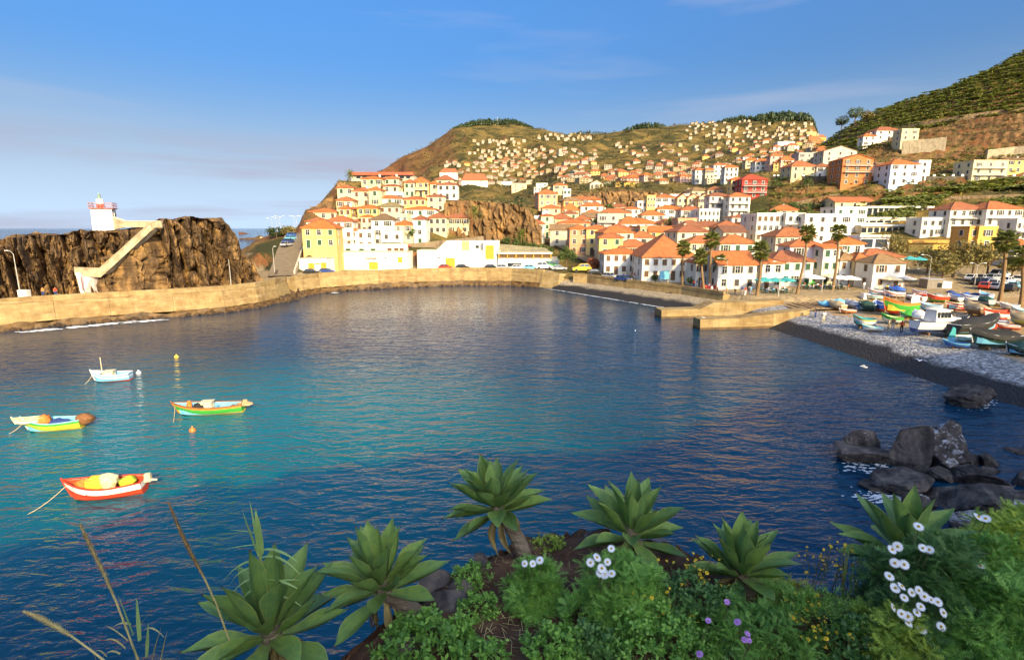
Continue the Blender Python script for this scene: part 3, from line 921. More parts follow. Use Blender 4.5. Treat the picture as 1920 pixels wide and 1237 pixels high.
for x in np.concatenate([np.linspace(-118, -14, 40), np.linspace(-13, 12, 60), np.linspace(13, 140, 60)]):
    e = edge_y(x); row = []
    for d in np.concatenate([np.linspace(-60, -8, 24), np.linspace(-7, 0, 22), np.linspace(0.3, 9, 24)]):
        y = e + d; z = bluff(x, y)
        if -5 < x < 8 and y > -0.5 and d < 0.4: z -= 0.45
        row.append((x, y, z))
    P.append(row)
mb.grid(P, flip=True)
tag(mb.build('bluff', EARTH, smooth=True), 'dark rocky bluff above the bay, under the viewpoint', kind='structure')
# ================================================================ houses
WALLC = {'white': (0.76, 0.72, 0.62), 'cream': (0.72, 0.57, 0.32), 'yellow': (0.72, 0.50, 0.17), 'pale': (0.62, 0.53, 0.38), 'salmon': (0.68, 0.34, 0.18),
         'lavender': (0.62, 0.57, 0.62), 'grey': (0.45, 0.41, 0.36), 'orange': (0.66, 0.33, 0.08), 'burgundy': (0.36, 0.05, 0.035), 'brick': (0.50, 0.18, 0.06),
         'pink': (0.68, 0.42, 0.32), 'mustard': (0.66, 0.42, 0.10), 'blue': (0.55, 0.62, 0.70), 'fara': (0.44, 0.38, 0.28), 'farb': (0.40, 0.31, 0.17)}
WALLN = {'white': 'white', 'cream': 'cream', 'yellow': 'yellow', 'pale': 'off-white', 'salmon': 'salmon pink', 'lavender': 'lilac-white', 'grey': 'grey', 'orange': 'orange',
         'burgundy': 'burgundy red', 'brick': 'brick-orange', 'pink': 'pink', 'mustard': 'mustard', 'blue': 'bluish white'}
def WM(c):
    if 'wall_' + c in MATS: return MATS['wall_' + c]
    m = mat('wall_' + c, WALLC[c], 0.9, 0.12, 0.5, 0.02, 4.0, stretch=(1, 1, 0.4), detail=6)
    stain(m, tuple(v * .62 for v in WALLC[c]), .8, .5, (1.6, 1.6, .22))
    t = m.node_tree; b = t.nodes['Principled BSDF']; src = b.inputs['Base Color'].links[0].from_socket
    oi_ = N(t, 'ShaderNodeObjectInfo'); hv = N(t, 'ShaderNodeHueSaturation'); t.links.new(src, hv.inputs['Color'])
    mr_ = N(t, 'ShaderNodeMapRange'); mr_.inputs['To Min'].default_value = .80; mr_.inputs['To Max'].default_value = 1.03
    t.links.new(oi_.outputs['Random'], mr_.inputs['Value']); t.links.new(mr_.outputs[0], hv.inputs['Value']); t.links.new(hv.outputs[0], b.inputs['Base Color'])
    return m
ROOFC = {'or': (0.56, 0.16, 0.035), 'dk': (0.36, 0.13, 0.05), 'br': (0.30, 0.18, 0.08), 'rd': (0.45, 0.07, 0.03), 'gn': (0.28, 0.22, 0.10)}
ROOFN = {'or': 'orange tiled', 'dk': 'dark red tiled', 'br': 'brown tiled', 'rd': 'bright red', 'gn': 'mossy brown tiled'}
def tile_mat(c):
    nm = 'tiles_' + c
    if nm in MATS: return MATS[nm]
    m = mat(nm, ROOFC[c], 0.85, 0.28, 1.3, 0.05, 6.0, detail=6)
    t = m.node_tree; b = t.nodes['Principled BSDF']
    c2 = N(t, 'ShaderNodeTexCoord')
    wv = N(t, 'ShaderNodeTexWave', wave_type='BANDS', bands_direction='X')
    wv.inputs['Scale'].default_value = 1.35; wv.inputs['Distortion'].default_value = 0.6; wv.inputs['Detail'].default_value = 2
    t.links.new(c2.outputs['Object'], wv.inputs['Vector'])
    bp = [n for n in t.nodes if n.type == 'BUMP'][0]
    bp2 = N(t, 'ShaderNodeBump'); bp2.inputs['Distance'].default_value = 0.09; bp2.inputs['Strength'].default_value = 0.8
    t.links.new(wv.outputs['Fac'], bp2.inputs['Height']); t.links.new(bp.outputs[0], bp2.inputs['Normal'])
    t.links.new(bp2.outputs[0], b.inputs['Normal'])
    # every roof weathers differently
    oi_ = N(t, 'ShaderNodeObjectInfo'); src = b.inputs['Base Color'].links[0].from_socket
    hv = N(t, 'ShaderNodeHueSaturation'); t.links.new(src, hv.inputs['Color'])
    for s_, lo_, hi_ in (('Value', .52, 1.0), ('Saturation', .88, 1.0)):
        mr_ = N(t, 'ShaderNodeMapRange'); mr_.inputs['To Min'].default_value = lo_; mr_.inputs['To Max'].default_value = hi_
        t.links.new(oi_.outputs['Random'], mr_.inputs['Value']); t.links.new(mr_.outputs[0], hv.inputs[s_])
    t.links.new(hv.outputs[0], b.inputs['Base Color'])
    return m
GLASS = mat('window_glass', (0.022, 0.028, 0.034), 0.12, 0.5, 0.7, spec=0.6)
FRAME = mat('window_surround', (0.62, 0.58, 0.50), 0.8, 0.1, 3)
SHC = {'green': (0.025, 0.075, 0.035), 'brown': (0.13, 0.07, 0.035), 'dark': (0.05, 0.045, 0.04), 'grey': (0.16, 0.17, 0.16)}
SHN = {'green': 'green shutters', 'brown': 'brown shutters', 'dark': 'dark windows', 'grey': 'grey-green shutters'}
def SM(c): return mat('shutter_' + c, SHC[c], 0.6, 0.2, 2, 0.01, 30, stretch=(.1, .1, 1))
WIN = {}
def win_meshes(w_, h_, style, sh):
    w_ = round(w_ * 5) / 5; h_ = round(h_ * 5) / 5
    k = (w_, h_, style, sh)
    if k in WIN: return WIN[k]
    f = MB(); t = 0.11
    f.box((0, -.03, h_ / 2 + t / 2), (w_ + 2 * t, .12, t)); f.box((0, -.05, -h_ / 2 - t / 2), (w_ + 2.6 * t, .18, t))
    f.box((-w_ / 2 - t / 2, -.03, 0), (t, .12, h_)); f.box((w_ / 2 + t / 2, -.03, 0), (t, .12, h_))
    p = MB()
    if style == 'closed':
        for s_ in (-1, 1):
            p.box((s_ * w_ / 4, -.02, 0), (w_ / 2 - .03, .07, h_ - .04))
            for j in range(4): p.box((s_ * w_ / 4, -.06, -h_ / 2 + h_ * (j + .5) / 4), (w_ / 2 - .16, .02, h_ / 4 - .10))
        r = (f.mesh('window', FRAME), 'shutter', p.mesh('shutter', SM(sh)))
    else:
        p.box((0, .0, 0), (w_ - .01, .02, h_ - .01))
        fm = [FRAME, SM(sh)]
        f.box((0, -.02, 0), (.06, .05, h_), 0); f.box((0, -.02, h_ * .12), (w_, .045, .05), 0)
        if style == 'open':
            for s_ in (-1, 1):
                f.box((s_ * (w_ * .75 + t + .02), -.05, 0), (w_ * .46, .06, h_), 1)
        r = (f.mesh('window', fm), 'pane', p.mesh('pane', GLASS))
    WIN[k] = r
    return r
def add_window(root, x, y, z, w_, h_, style, sh, face=0.0, name='window'):
    a, nm, b = win_meshes(w_, h_, style, sh)
    o = put(name, a, root, (x, y, z), face)
    put(nm, b, o)
    return o
HOUSES = []
def house_label(wall, st, roof, rc, sh, cols, zone, extra):
    n = ['', 'single-storey', 'two-storey', 'three-storey', 'four-storey', 'five-storey'][min(5, st)]
    rf = {'flat': 'flat roof', 'mono': 'flat roof'}.get(roof, ROOFN[rc] + (' gable' if roof.startswith('gable') else ''))
    if roof not in ('flat', 'mono'): rf += ' roof'
    s = f"{WALLN[wall]} {n} house, {rf}" + (f", {SHN[sh]}" if cols else '')
    if extra: s += ', ' + extra
    return s
ZONES = {'2': 'headland houses above the harbour', '3': 'houses around the town cliff', '4': 'houses of the waterfront quarter', '5': 'buildings along the boat yard', '6': 'houses up the terraced hillside'}
ZMAP = {'2': Z2, '3': Z3, '4': Z4, '5': Z5, '6': Z6, '7': Z7}
def house(z, x0, x1, ye, yp, st, cols, wall, roof='hip', rc='or', sh='green', extra='', yaw=0.0, dep=None, style=None, bal=0, sh_h=2.7, name='house', base=None, chim=None, side=True, Y=None, cat='house', label=None, door=True, wins=True, ymin=100):
    fm = ZMAP[z]
    a = fm(x0, ye); b = fm(x1, ye); pk = fm(x0, yp)
    pxc = (a[0] + b[0]) / 2
    wh = st * sh_h
    if Y:
        p = at(pxc, a[1], Y); p.z -= wh
    else:
        p = hit(pxc, a[1], y0=ymin, h=wh)
        if p is None: return None
    t = (p.y * CT + (EYE - p.z - wh) * ST)
    W = (b[0] - a[0]) * t / FPX
    D = dep or min(max(W * 0.8, 5.5), 10)
    rh = max(0.5, (a[1] - pk[1]) * t / FPX)
    if roof == 'hip': rh *= 1.15
    root = thing(name, label or house_label(wall, st, roof, rc, sh, cols, z, extra), cat, p, yaw, ZONES.get(z))
    HOUSES.append(root)
    # walls: facade at local y=0, body behind it
    m2 = MB(); lo = -7.0 if z == '2' and ye > 550 else -3.2
    if roof == 'flat':
        m2.box((0, D / 2, (wh + lo) / 2), (W, D, wh - lo))
        m2.build('wall', WM(wall), root)
        r = MB(); c = 0.22
        for (cx, cy, sx, sy) in ((0, c / 2 - .06, W + .12, c), (0, D - c / 2 + .06, W + .12, c), (-W / 2 + c / 2 - .06, D / 2, c, D - 2 * c), (W / 2 - c / 2 + .06, D / 2, c, D - 2 * c)):
            r.box((cx, cy, wh + .28), (sx, sy, .62))
        r.box((0, D / 2, wh + .04), (W - 2 * c, D - 2 * c, .12), 1)
        rf = r.build('roof_parapet', [WM(wall), mat('flat_roof', (0.42, 0.33, 0.22), 0.9, .2, 1)], root)
    else:
        if roof.startswith('gable') or roof == 'mono':
            ax = roof == 'gablef'
            pts = [(-W / 2, 0, lo), (W / 2, 0, lo), (W / 2, D, lo), (-W / 2, D, lo), (-W / 2, 0, wh), (W / 2, 0, wh), (W / 2, D, wh), (-W / 2, D, wh)]
            if ax: pts += [(0, 0, wh + rh), (0, D, wh + rh)]; fs = [(0, 1, 5, 8, 4), (2, 3, 7, 9, 6), (1, 2, 6, 5), (3, 0, 4, 7)]
            else: pts += [(-W / 2, D / 2, wh + rh), (W / 2, D / 2, wh + rh)]; fs = [(0, 1, 5, 4), (2, 3, 7, 6), (1, 2, 6, 9, 5), (3, 0, 4, 8, 7)]
            m2.add(pts, fs)
        else:
            m2.box((0, D / 2, (wh + lo) / 2), (W, D, wh - lo))
        m2.build('wall', WM(wall), root)
        o = 0.38; th = 0.17; r = MB()
        x_, y0, y1 = W / 2 + o, -o, D + o
        ez = wh - 0.10
        if roof == 'gablef':
            k = rh * o / (W / 2)
            for dz, fl in ((0, 0), (th, 1)):
                pass
            A = [(-x_, y0, wh - k), (0, y0, wh + rh), (x_, y0, wh - k), (-x_, y1, wh - k), (0, y1, wh + rh), (x_, y1, wh - k)]
            T = [(q[0], q[1], q[2] + th) for q in A]
            r.add(A + T, [(6, 9, 10, 7), (7, 10, 11, 8), (0, 1, 4, 3), (1, 2, 5, 4), (0, 6, 7, 1), (1, 7, 8, 2), (3, 4, 10, 9), (4, 5, 11, 10), (0, 3, 9, 6), (2, 8, 11, 5)])
        elif roof.startswith('gable'):
            k = rh * o / (D / 2)
            A = [(-x_, y0, wh - k), (-x_, D / 2, wh + rh), (-x_, y1, wh - k), (x_, y0, wh - k), (x_, D / 2, wh + rh), (x_, y1, wh - k)]
            T = [(q[0], q[1], q[2] + th) for q in A]
            r.add(A + T, [(6, 9, 10, 7), (7, 10, 11, 8), (0, 1, 4, 3), (1, 2, 5, 4), (0, 6, 7, 1), (1, 7, 8, 2), (3, 4, 10, 9), (4, 5, 11, 10), (0, 3, 9, 6), (2, 8, 11, 5)])
        else:
            rx = max(0.0, (W - D) / 2); ry = max(0.0, (D - W) / 2)
            A = [(-x_, y0, ez), (x_, y0, ez), (x_, y1, ez), (-x_, y1, ez), (-x_, y0, ez + th), (x_, y0, ez + th), (x_, y1, ez + th), (-x_, y1, ez + th)]
            if W >= D: A += [(-rx, D / 2, wh + rh), (rx, D / 2, wh + rh)]; fs = [(4, 5, 9, 8), (5, 6, 9), (6, 7, 8, 9), (7, 4, 8)]
            else: A += [(0, D / 2 - ry, wh + rh), (0, D / 2 + ry, wh + rh)]; fs = [(4, 5, 8), (5, 6, 9, 8), (6, 7, 9), (7, 4, 8, 9)]
            r.add(A, [(0, 3, 2, 1), (0, 1, 5, 4), (1, 2, 6, 5), (2, 3, 7, 6), (3, 0, 4, 7)] + fs)
        rf = r.build('roof', tile_mat(rc), root)
        if roof == 'hip' or roof.startswith('gable'):
            # capping tiles on hips and ridge
            cp = MB()
            if roof == 'hip':
                e = A[4:8]; g1, g2 = A[8], A[9]
                L = [(e[0], g1), (e[1], g2 if W >= D else g1), (e[2], g2), (e[3], g1 if W >= D else g2), (g1, g2)]
            elif roof == 'gablef': L = [(T[1], T[4])]
            else: L = [(T[1], T[4])]
            for q0, q1 in L:
                if (Vector(q0) - Vector(q1)).length > .3: cp.tube([Vector(q0) + Vector((0, 0, .02)), Vector(q1) + Vector((0, 0, .02))], .13, 5)
            cp.build('ridge_tiles', tile_mat('dk' if rc == 'or' else rc), rf)
        if chim if chim is not None else (random.random() < 0.35):
            c = MB(); cx = random.uniform(-.3, .3) * W
            c.box((cx, D * .6, wh + rh * .7), (.6, .6, 1.7)); c.box((cx, D * .6, wh + rh * .7 + .9), (.8, .8, .16))
            c.build('chimney', WM('white'), rf)
    if not wins or cols == 0: return root
    ww = min(1.05, W / cols * 0.52); hh = 1.45 if ww > .7 else 1.3
    dcol = random.randrange(cols) if door and st <= 3 else -1
    for s_ in range(st):
        for c in range(cols):
            x = -W / 2 + W * (c + .5) / cols
            sy = style or random.choice(['closed', 'closed', 'open', 'glass'])
            if sy == 'open' and W / cols < 2.1: sy = 'closed'
            if s_ == 0 and c == dcol:
                add_window(root, x, -.01, 1.15, .95, 2.2, 'closed', sh, name='door')
            else:
                add_window(root, x, -.01, s_ * sh_h + 1.55, ww, hh, sy, sh)
    if side:
        sx = -1 if p.x > 8 else 1
        n = 2 if D > 7.5 else 1
        for s_ in range(st):
            for c in range(n):
                add_window(root, sx * (W / 2 + .01), D * (c + .5) / n * (0.8 if n == 1 else .92), s_ * sh_h + 1.55, ww, hh, style or 'closed', sh, -math.pi / 2 if sx < 0 else math.pi / 2)
    for k in range(bal):
        zz = (st - 1 - k) * sh_h
        if zz <= 0: break
        q = MB(); bw = W * .9
        q.box((0, -.6, zz - .02), (bw, 1.3, .16))
        q.build('balcony', WM('white'), root)
        q = MB()
        q.box((0, -1.22, zz + .95), (bw, .06, .06))
        for j in range(int(bw / .35) + 1): q.box((-bw / 2 + .03 + j * (bw - .06) / int(bw / .35), -1.22, zz + .48), (.04, .04, .92))
        q.build('railing', mat('balcony_rail', (.35, .33, .3), .6, .1), root)
    return root

T2 = """510 810 660 595 2 3 yellow hip or green  Y=146|corner house at the foot of the headland
545 712 602 570 2 3 white hip or brown Y=152|behind the yellow corner house
718 962 600 560 3 3 white hip or brown |stepping up behind the yellow corner house
830 1000 742 715 1 3 white hip or brown |low house beside the yellow corner house
872 1002 682 655 2 2 white hip or brown bal=1|with a small balcony
575 826 516 485 1 3 cream hip or brown |on the seaward edge of the headland
830 990 553 505 1 2 cream hip br brown |pyramid roof
1005 1195 480 455 2 3 yellow hip or green |facing the steps
1130 1330 586 540 3 2 white hip br dark |tall, beside an outside stair
1200 1395 466 432 2 3 pale hip gn brown |mossy pyramid roof
818 966 412 380 2 2 cream hip or brown |perched over the rocks
838 950 486 458 2 2 yellow hip or brown |below the rocks edge
826 972 298 272 2 2 cream hip or green |tall green shutters
958 1122 327 297 2 2 cream hip or brown chim=1|with tall chimney
1108 1218 318 290 3 1 cream hip or green |narrow
1040 1232 217 192 2 3 cream hip or green |below the long red roof
1240 1382 215 192 2 2 pale hip or green |below the long red roof
1236 1382 282 266 2 2 cream hip or dark |
1428 1522 252 224 2 2 cream hip or green |
1500 1652 248 205 2 3 yellow hip or dark bal=1|with a balcony
1660 1740 262 238 2 1 cream hip or dark |
1712 1872 226 190 2 2 cream hip or dark |pyramid roof
1728 1905 270 250 2 3 white hip or dark |beside the town cliff
1748 1915 160 128 3 2 white hip or dark chim=1|tallest on the headland
1185 1412 392 366 2 3 white hip or green |
1412 1624 400 375 2 4 yellow hip or brown |long
1634 1792 376 358 2 2 cream hip or dark |on the rock edge
1436 1712 492 468 2 3 white hip or green |wide porch roof
1332 1505 632 598 2 2 cream hip or grey |
1000 1152 690 625 2 2 white flat or brown |with roof terrace
1220 1412 705 690 2 2 white flat or dark bal=1|with a terrace
1508 1625 582 552 3 1 white hip or green |narrow
1350 1462 548 535 2 2 cream flat br grey |
1040 1145 560 545 2 2 cream hip or brown |
985 1050 600 580 1 1 cream hip or brown |
1280 1420 352 344 2 2 white flat or dark |
"""
T3 = """15 178 568 530 2 3 cream hip or dark |seaward half of a twin pair
182 378 570 532 2 3 cream hip or dark |cliff-side half of a twin pair
315 550 234 178 2 2 white hip or green side=0 dep=9|pyramid roof, alone on the cliff top
600 768 245 230 2 2 white flat or dark |on the cliff edge
765 900 262 225 3 2 cream flat or dark |with a roof pergola
965 1030 300 282 2 2 white flat or dark |
1090 1142 300 285 2 1 cream flat or dark |
1230 1298 318 305 2 2 white flat or green |
1140 1268 276 256 2 2 cream hip or dark |
985 1090 262 245 2 2 white flat or dark |
1240 1545 404 378 2 4 white hip or dark |long
1388 1588 462 430 2 2 white hip or dark |
1040 1205 482 455 2 2 cream hip or brown |
1218 1372 502 450 2 2 cream hip or dark |pyramid roof
1215 1358 530 510 2 2 cream hip or green |
878 1062 624 585 2 2 white hip or green |beside the foot of the cliff
1030 1142 552 532 3 1 cream hip or green |tall
1188 1472 612 585 2 3 salmon hip or dark |
1288 1460 668 640 3 2 salmon hip or brown |
1440 1640 668 640 3 2 yellow hip or dark |
1640 1842 668 635 3 2 pale hip or brown |
1555 1768 748 710 3 2 yellow hip or green |above the road wall
1540 1728 545 528 3 2 grey flat or dark bal=2|with stacked balconies
1440 1545 522 495 2 1 yellow hip or green |
1550 1832 522 488 2 3 cream hip or green |
1735 1925 618 565 2 3 white hip or dark |
1745 1920 822 775 2 3 cream hip br dark |behind the long white waterfront house
1650 1800 470 445 2 2 cream hip or dark |
1470 1590 262 230 1 3 pale gablef br dark |low shed on the cliff plateau
1700 1880 246 232 1 0 mustard hip or dark |low long shed
"""
T4 = """160 520 556 520 2 5 white hip or brown dep=8 style=closed Y=138.5|long waterfront house
505 985 588 418 2 6 white hip or brown dep=15 style=closed Y=126|under the great hipped roof
985 1185 640 545 2 2 white hip or brown Y=118|behind the palm group
1185 1540 650 548 2 3 white gable or dark dep=9 Y=112|with palm shadows on its wall
920 1215 457 405 3 3 cream hip or grey |
1200 1525 462 400 3 3 white hip or green |
300 560 494 440 2 3 cream hip or dark |
405 610 410 365 2 3 white hip or dark |
290 642 284 240 2 5 white hip or grey |
495 702 208 168 2 3 white hip or grey |
640 890 154 122 2 3 white hip or dark |
850 1042 163 132 3 2 white hip or dark bal=1|
1015 1202 165 150 3 5 white flat or dark |
960 1302 306 268 2 3 cream hip or dark |
1300 1532 322 278 2 2 cream hip or grey |pyramid roof
1310 1538 228 205 2 3 white hip or dark |with an arched porch
1225 1300 360 330 2 1 salmon hip or dark |
955 1232 345 330 2 2 pale flat or dark |plain boxy
460 562 90 78 3 2 white flat or dark |
545 622 40 14 4 3 yellow flat or dark |tower-like
620 802 50 22 3 3 white hip or dark |
708 802 90 65 2 3 mustard hip or dark |
820 908 55 22 3 2 cream gablef or dark |row gable
908 1012 55 20 3 2 cream gablef or dark |row gable
1012 1112 52 20 3 2 cream gablef or dark |row gable
1110 1290 35 8 4 3 white hip or dark bal=3|apartment wing with balconies
1290 1476 40 8 4 3 white hip or dark bal=3|apartment wing with balconies and bright end wall
1300 1520 515 500 2 3 white hip or dark |
350 480 152 132 2 2 white hip or dark |
0 130 75 42 2 2 white hip or dark |
20 150 130 92 2 2 white hip or dark |
180 400 190 150 2 3 cream hip or dark |
440 600 345 330 1 2 grey flat or dark |
"""
T5 = """40 190 512 485 2 2 white hip or brown style=glass|with a round window by the parasols
100 408 500 438 2 4 white hip or green |behind the green awning
240 490 392 350 3 2 lavender hip or dark |
478 602 404 385 3 2 white gable or green |
585 772 374 328 3 2 white hip or green |
600 712 490 445 2 2 white hip br brown |
702 842 492 448 2 2 cream hip or green |
838 1076 512 460 2 2 white hip br brown |corner house with a dark red plinth
760 1062 468 422 2 3 cream hip or green |
135 420 320 262 3 6 pale hip dk dark |row of arched windows
0 210 165 152 4 5 white flat or brown dep=12 bal=0|hotel block with brown panels
210 345 165 150 4 2 white flat or dark dep=12 bal=2|hotel stair block
345 690 170 150 4 4 white flat or dark dep=12|hotel block with bare end wall
562 795 118 108 3 3 white flat or green |above the hotel
560 850 72 36 1 3 cream gable or dark |villa under the banana terraces
1395 1652 125 78 3 4 white hip or dark bal=1|
1650 1925 122 72 3 4 white hip or dark bal=1|
1190 1398 196 184 2 4 white flat or dark |
1602 1732 262 250 3 1 mustard flat or dark |blocky
1528 1604 262 252 3 1 orange flat or dark |blocky
1865 2010 380 345 2 2 white hip or grey |
1870 1990 210 190 3 3 white flat or dark bal=2|
"""
T6 = """570 722 780 748 2 3 cream hip or dark |
720 802 782 764 2 2 white hip or dark |
784 872 788 758 2 2 yellow hip or green |
870 1048 738 712 4 3 brick gablef or dark bal=2|tall gabled
1080 1152 778 758 2 2 white gable br dark |
1148 1318 768 738 3 3 blue hip or dark |above the white-posted road
1312 1382 752 740 3 1 white flat or dark |
760 952 692 662 2 3 pale gablef br dark |
615 735 706 692 2 3 grey flat br dark |glass-fronted
450 522 718 702 3 2 pink hip or dark |
510 586 742 722 2 2 pink hip or dark |
1630 1832 752 738 3 3 cream flat br dark bal=2|villa with long balconies
1830 1960 742 730 2 3 yellow gable br dark |
1065 1216 572 548 2 3 white hip or dark |
1214 1312 568 556 3 2 cream flat or dark |tower-like
990 1062 606 588 2 2 white hip or dark |
490 592 640 625 2 2 white flat or dark |
466 522 668 655 2 2 white hip or dark |
552 616 660 646 2 2 white hip or dark |
668 742 622 605 2 2 brick hip or dark |
722 772 612 598 2 2 orange hip or dark |
655 716 582 565 2 2 yellow flat or dark |
222 302 858 842 3 3 yellow hip or dark bal=1|
284 432 858 828 3 3 burgundy hip rd dark bal=2|
120 205 772 758 3 3 white hip or dark |
185 262 786 770 3 3 white hip or dark |
362 452 752 735 2 3 white hip or dark |
306 372 746 730 2 2 cream hip or dark |
12 70 802 788 3 2 white hip or dark |
72 122 800 786 3 2 cream hip or dark |
290 345 726 715 1 2 white hip or dark |
"""
for z, T in (('2', T2), ('3', T3), ('4', T4), ('5', T5), ('6', T6)):
    for ln in T.strip().splitlines():
        L, ex_ = ln.split('|')
        q = L.split()
        kw = {}
        for s_ in q[10:]:
            k, v = s_.split('=')
            kw[k] = v if k == 'style' else (float(v) if k in ('yaw', 'dep', 'Y', 'sh_h') else int(v))
        x0, x1, ye, yp = map(float, q[:4])
        house(z, x0, x1, ye, yp, int(q[4]), int(q[5]), q[6], q[7], q[8], q[9], extra=ex_.strip(), ymin=140 if z in '2' else 97,
              yaw=kw.pop('yaw', random.uniform(-.06, .06)), **kw)

# ---------------------------------------------------------------- the white warehouses on the quay
YEL = mat('ochre_paint', (0.52, 0.29, 0.03), 0.7, 0.15, 1.5)
WHITE = WM('white')
def slab(root, name, mt, x0, x1, y0, y1, z0, z1, x2=None):
    m2 = MB(); m2.box(((x0 + x1) / 2, (y0 + y1) / 2, (z0 + z1) / 2), (x1 - x0, y1 - y0, z1 - z0)); return m2.build(name, mt, root)
def block(name, label, fmap, x0, x1, ytop, ybase, Y, dep, wall, cat='warehouse', lo=-2.0, coping=True):
    a = at(*fmap(x0, ybase), Y); b = at(*fmap(x1, ybase), Y); tp = at(*fmap((x0 + x1) / 2, ytop), Y)
    root = thing(name, label, cat, ((a.x + b.x) / 2, Y, (a.z + b.z) / 2), 0)
    W = b.x - a.x; h = tp.z - root.location.z
    slab(root, 'wall', WM(wall), -W / 2, W / 2, 0, dep, lo, h)
    if coping: slab(root, 'roof_edge', WM('pale'), -W / 2 - .08, W / 2 + .08, -.08, dep + .08, h, h + .18)
    def rect(xa, xb, ya, yb, nm, mt, d=.06):
        p0 = at(*fmap(xa, yb), Y) - root.location; p1 = at(*fmap(xb, ya), Y) - root.location
        return slab(root, nm, mt, p0.x, p1.x, -d, .05, p0.z, p1.z)
    return root, W, h, rect
r, W, h, rect = block('warehouse', 'small white shed with two ochre doors at the end of the warehouses', Z2, 490, 742, 938, 1062, 139.5, 6, 'white')
rect(570, 620, 975, 1045, 'door', YEL); rect(682, 730, 970, 1035, 'door', YEL); rect(628, 670, 975, 988, 'sign_panel', YEL)
r, W, h, rect = block('warehouse', 'long white windowless warehouse with one ochre door and rust streaks', Z2, 742, 1466, 880, 1040, 153, 8, 'white')
dd = rect(1115, 1192, 965, 1032, 'door', YEL); rect(1374, 1412, 922, 972, 'window', YEL); rect(1085, 1192, 922, 930, 'canopy', WM('pale'), .7); rect(832, 870, 930, 1045, 'rust_streak', mat('rust', (0.5, 0.3, 0.1), .9, .3, 1, col2=(.72, .6, .42)), .02)
rect(1255, 1268, 925, 938, 'vent', mat('vent_dark', (.04, .04, .04), .6, 0))
r, W, h, rect = block('warehouse', 'white warehouse hall with an ochre door facing the quay', Z2, 1550, 2300, 865, 1024, 157.2, 8, 'white')
rect(1804, 1886, 930, 1018, 'door', YEL); rect(1735, 1750, 922, 934, 'vent', MATS['vent_dark'])
# sloping-topped upper hall
A = [at(*Z3(80, 865), 159), at(*Z3(175, 778), 159), at(*Z3(652, 775), 159)]
r = thing('warehouse_loft', 'white upper hall with sloping end and tall ochre shutter on the warehouse', 'warehouse', A[0])
m2 = MB(); F = [A[0] - A[0], A[1] - A[0], A[2] - A[0], Vector(((A[2] - A[0]).x, 0, -8))]; F.append(Vector((0, 0, -8)))
m2.add(F + [q + Vector((0, 8, 0)) for q in F], [(4, 3, 2, 1, 0), (0, 1, 6, 5), (1, 2, 7, 6), (2, 3, 8, 7), (5, 6, 7, 8, 9)])
m2.build('wall', WHITE, r)
p0 = at(*Z3(322, 862), 159) - A[0]; p1 = at(*Z3(384, 778), 159) - A[0]; slab(r, 'stair_head', WM('yellow'), p0.x, p1.x, -.5, .5, p0.z, p1.z)
p0 = at(*Z3(440, 842), 159) - A[0]; p1 = at(*Z3(470, 816), 159) - A[0]; slab(r, 'window', GLASS, p0.x, p1.x, -.04, .1, p0.z, p1.z)
r2 = thing('hoist_tower', 'white hoist tower with a tall ochre shutter beside the colonnade', 'tower', at(*Z3(565, 1020), 156.8))
o = r2.location
p0 = at(*Z3(510, 1020), 156.8) - o; p1 = at(*Z3(640, 780), 156.8) - o; slab(r2, 'wall', WHITE, p0.x, p1.x, 0, 3, -2, p1.z)
p0 = at(*Z3(530, 940), 156.8) - o; p1 = at(*Z3(604, 815), 156.8) - o; slab(r2, 'shutter', YEL, p0.x, p1.x, -.06, .04, p0.z, p1.z)
r, W, h, rect = block('market_hall', 'low white hall with an ochre-columned gallery under a mossy roof', Z3, 642, 1190, 935, 1018, 156, 6, 'white', cat='hall')
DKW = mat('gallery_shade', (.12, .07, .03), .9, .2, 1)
rect(642, 1120, 893, 934, 'gallery_shade_panel', DKW, -.02)  # dark panel painted as the shade inside the gallery openings
for i in range(7):
    x = 645 + i * 78
    rect(x, x + 9, 893, 934, 'column', YEL, .2)
rect(640, 1130, 878, 893, 'roof_edge', WHITE, .4)
m2 = MB(); q = [at(*Z3(642, 880), 156) - r.location, at(*Z3(1130, 882), 156) - r.location]
m2.add([q[0], q[1], q[1] + Vector((-1.5, 7.5, 1.1)), q[0] + Vector((.5, 7.5, 2.2))], [(0, 1, 2, 3)]); m2.build('roof', mat('mossy_roof', (.26, .22, .11), .95, .3, .6, col2=(.38, .32, .17)), r)
rect(730, 850, 975, 1005, 'shopfront', GLASS)
# terrace house row with arched windows above the warehouse
r, W, h, rect = block('terrace_building', 'low white building with arched green windows above the warehouse', Z2, 740, 1456, 805, 880, 163, 5, 'white', cat='building')
for x in (905, 1025, 1128): rect(x, x + 42, 845, 872, 'window', SM('green'))
for x in (1278, 1340, 1388): rect(x, x + 38, 840, 868, 'window', SM('brown'))
a1 = rect(738, 792, 830, 880, 'entrance_arch', mat('pale_blue', (.45, .55, .62), .8, .1), .08)
# plateau restaurant with the long red roof
r, W, h, rect = block('plateau_building', 'long low building under a red roof slab on the headland top', Z2, 955, 1512, 186, 225, 222, 9, 'pale', cat='building', coping=False, lo=-5)
rect(940, 1516, 160, 187, 'roof', mat('red_roof', (.42, .10, .05), .8, .2, .5), 1.2)
for i in range(9): rect(1000 + i * 56, 1036 + i * 56, 192, 216, 'window', GLASS)
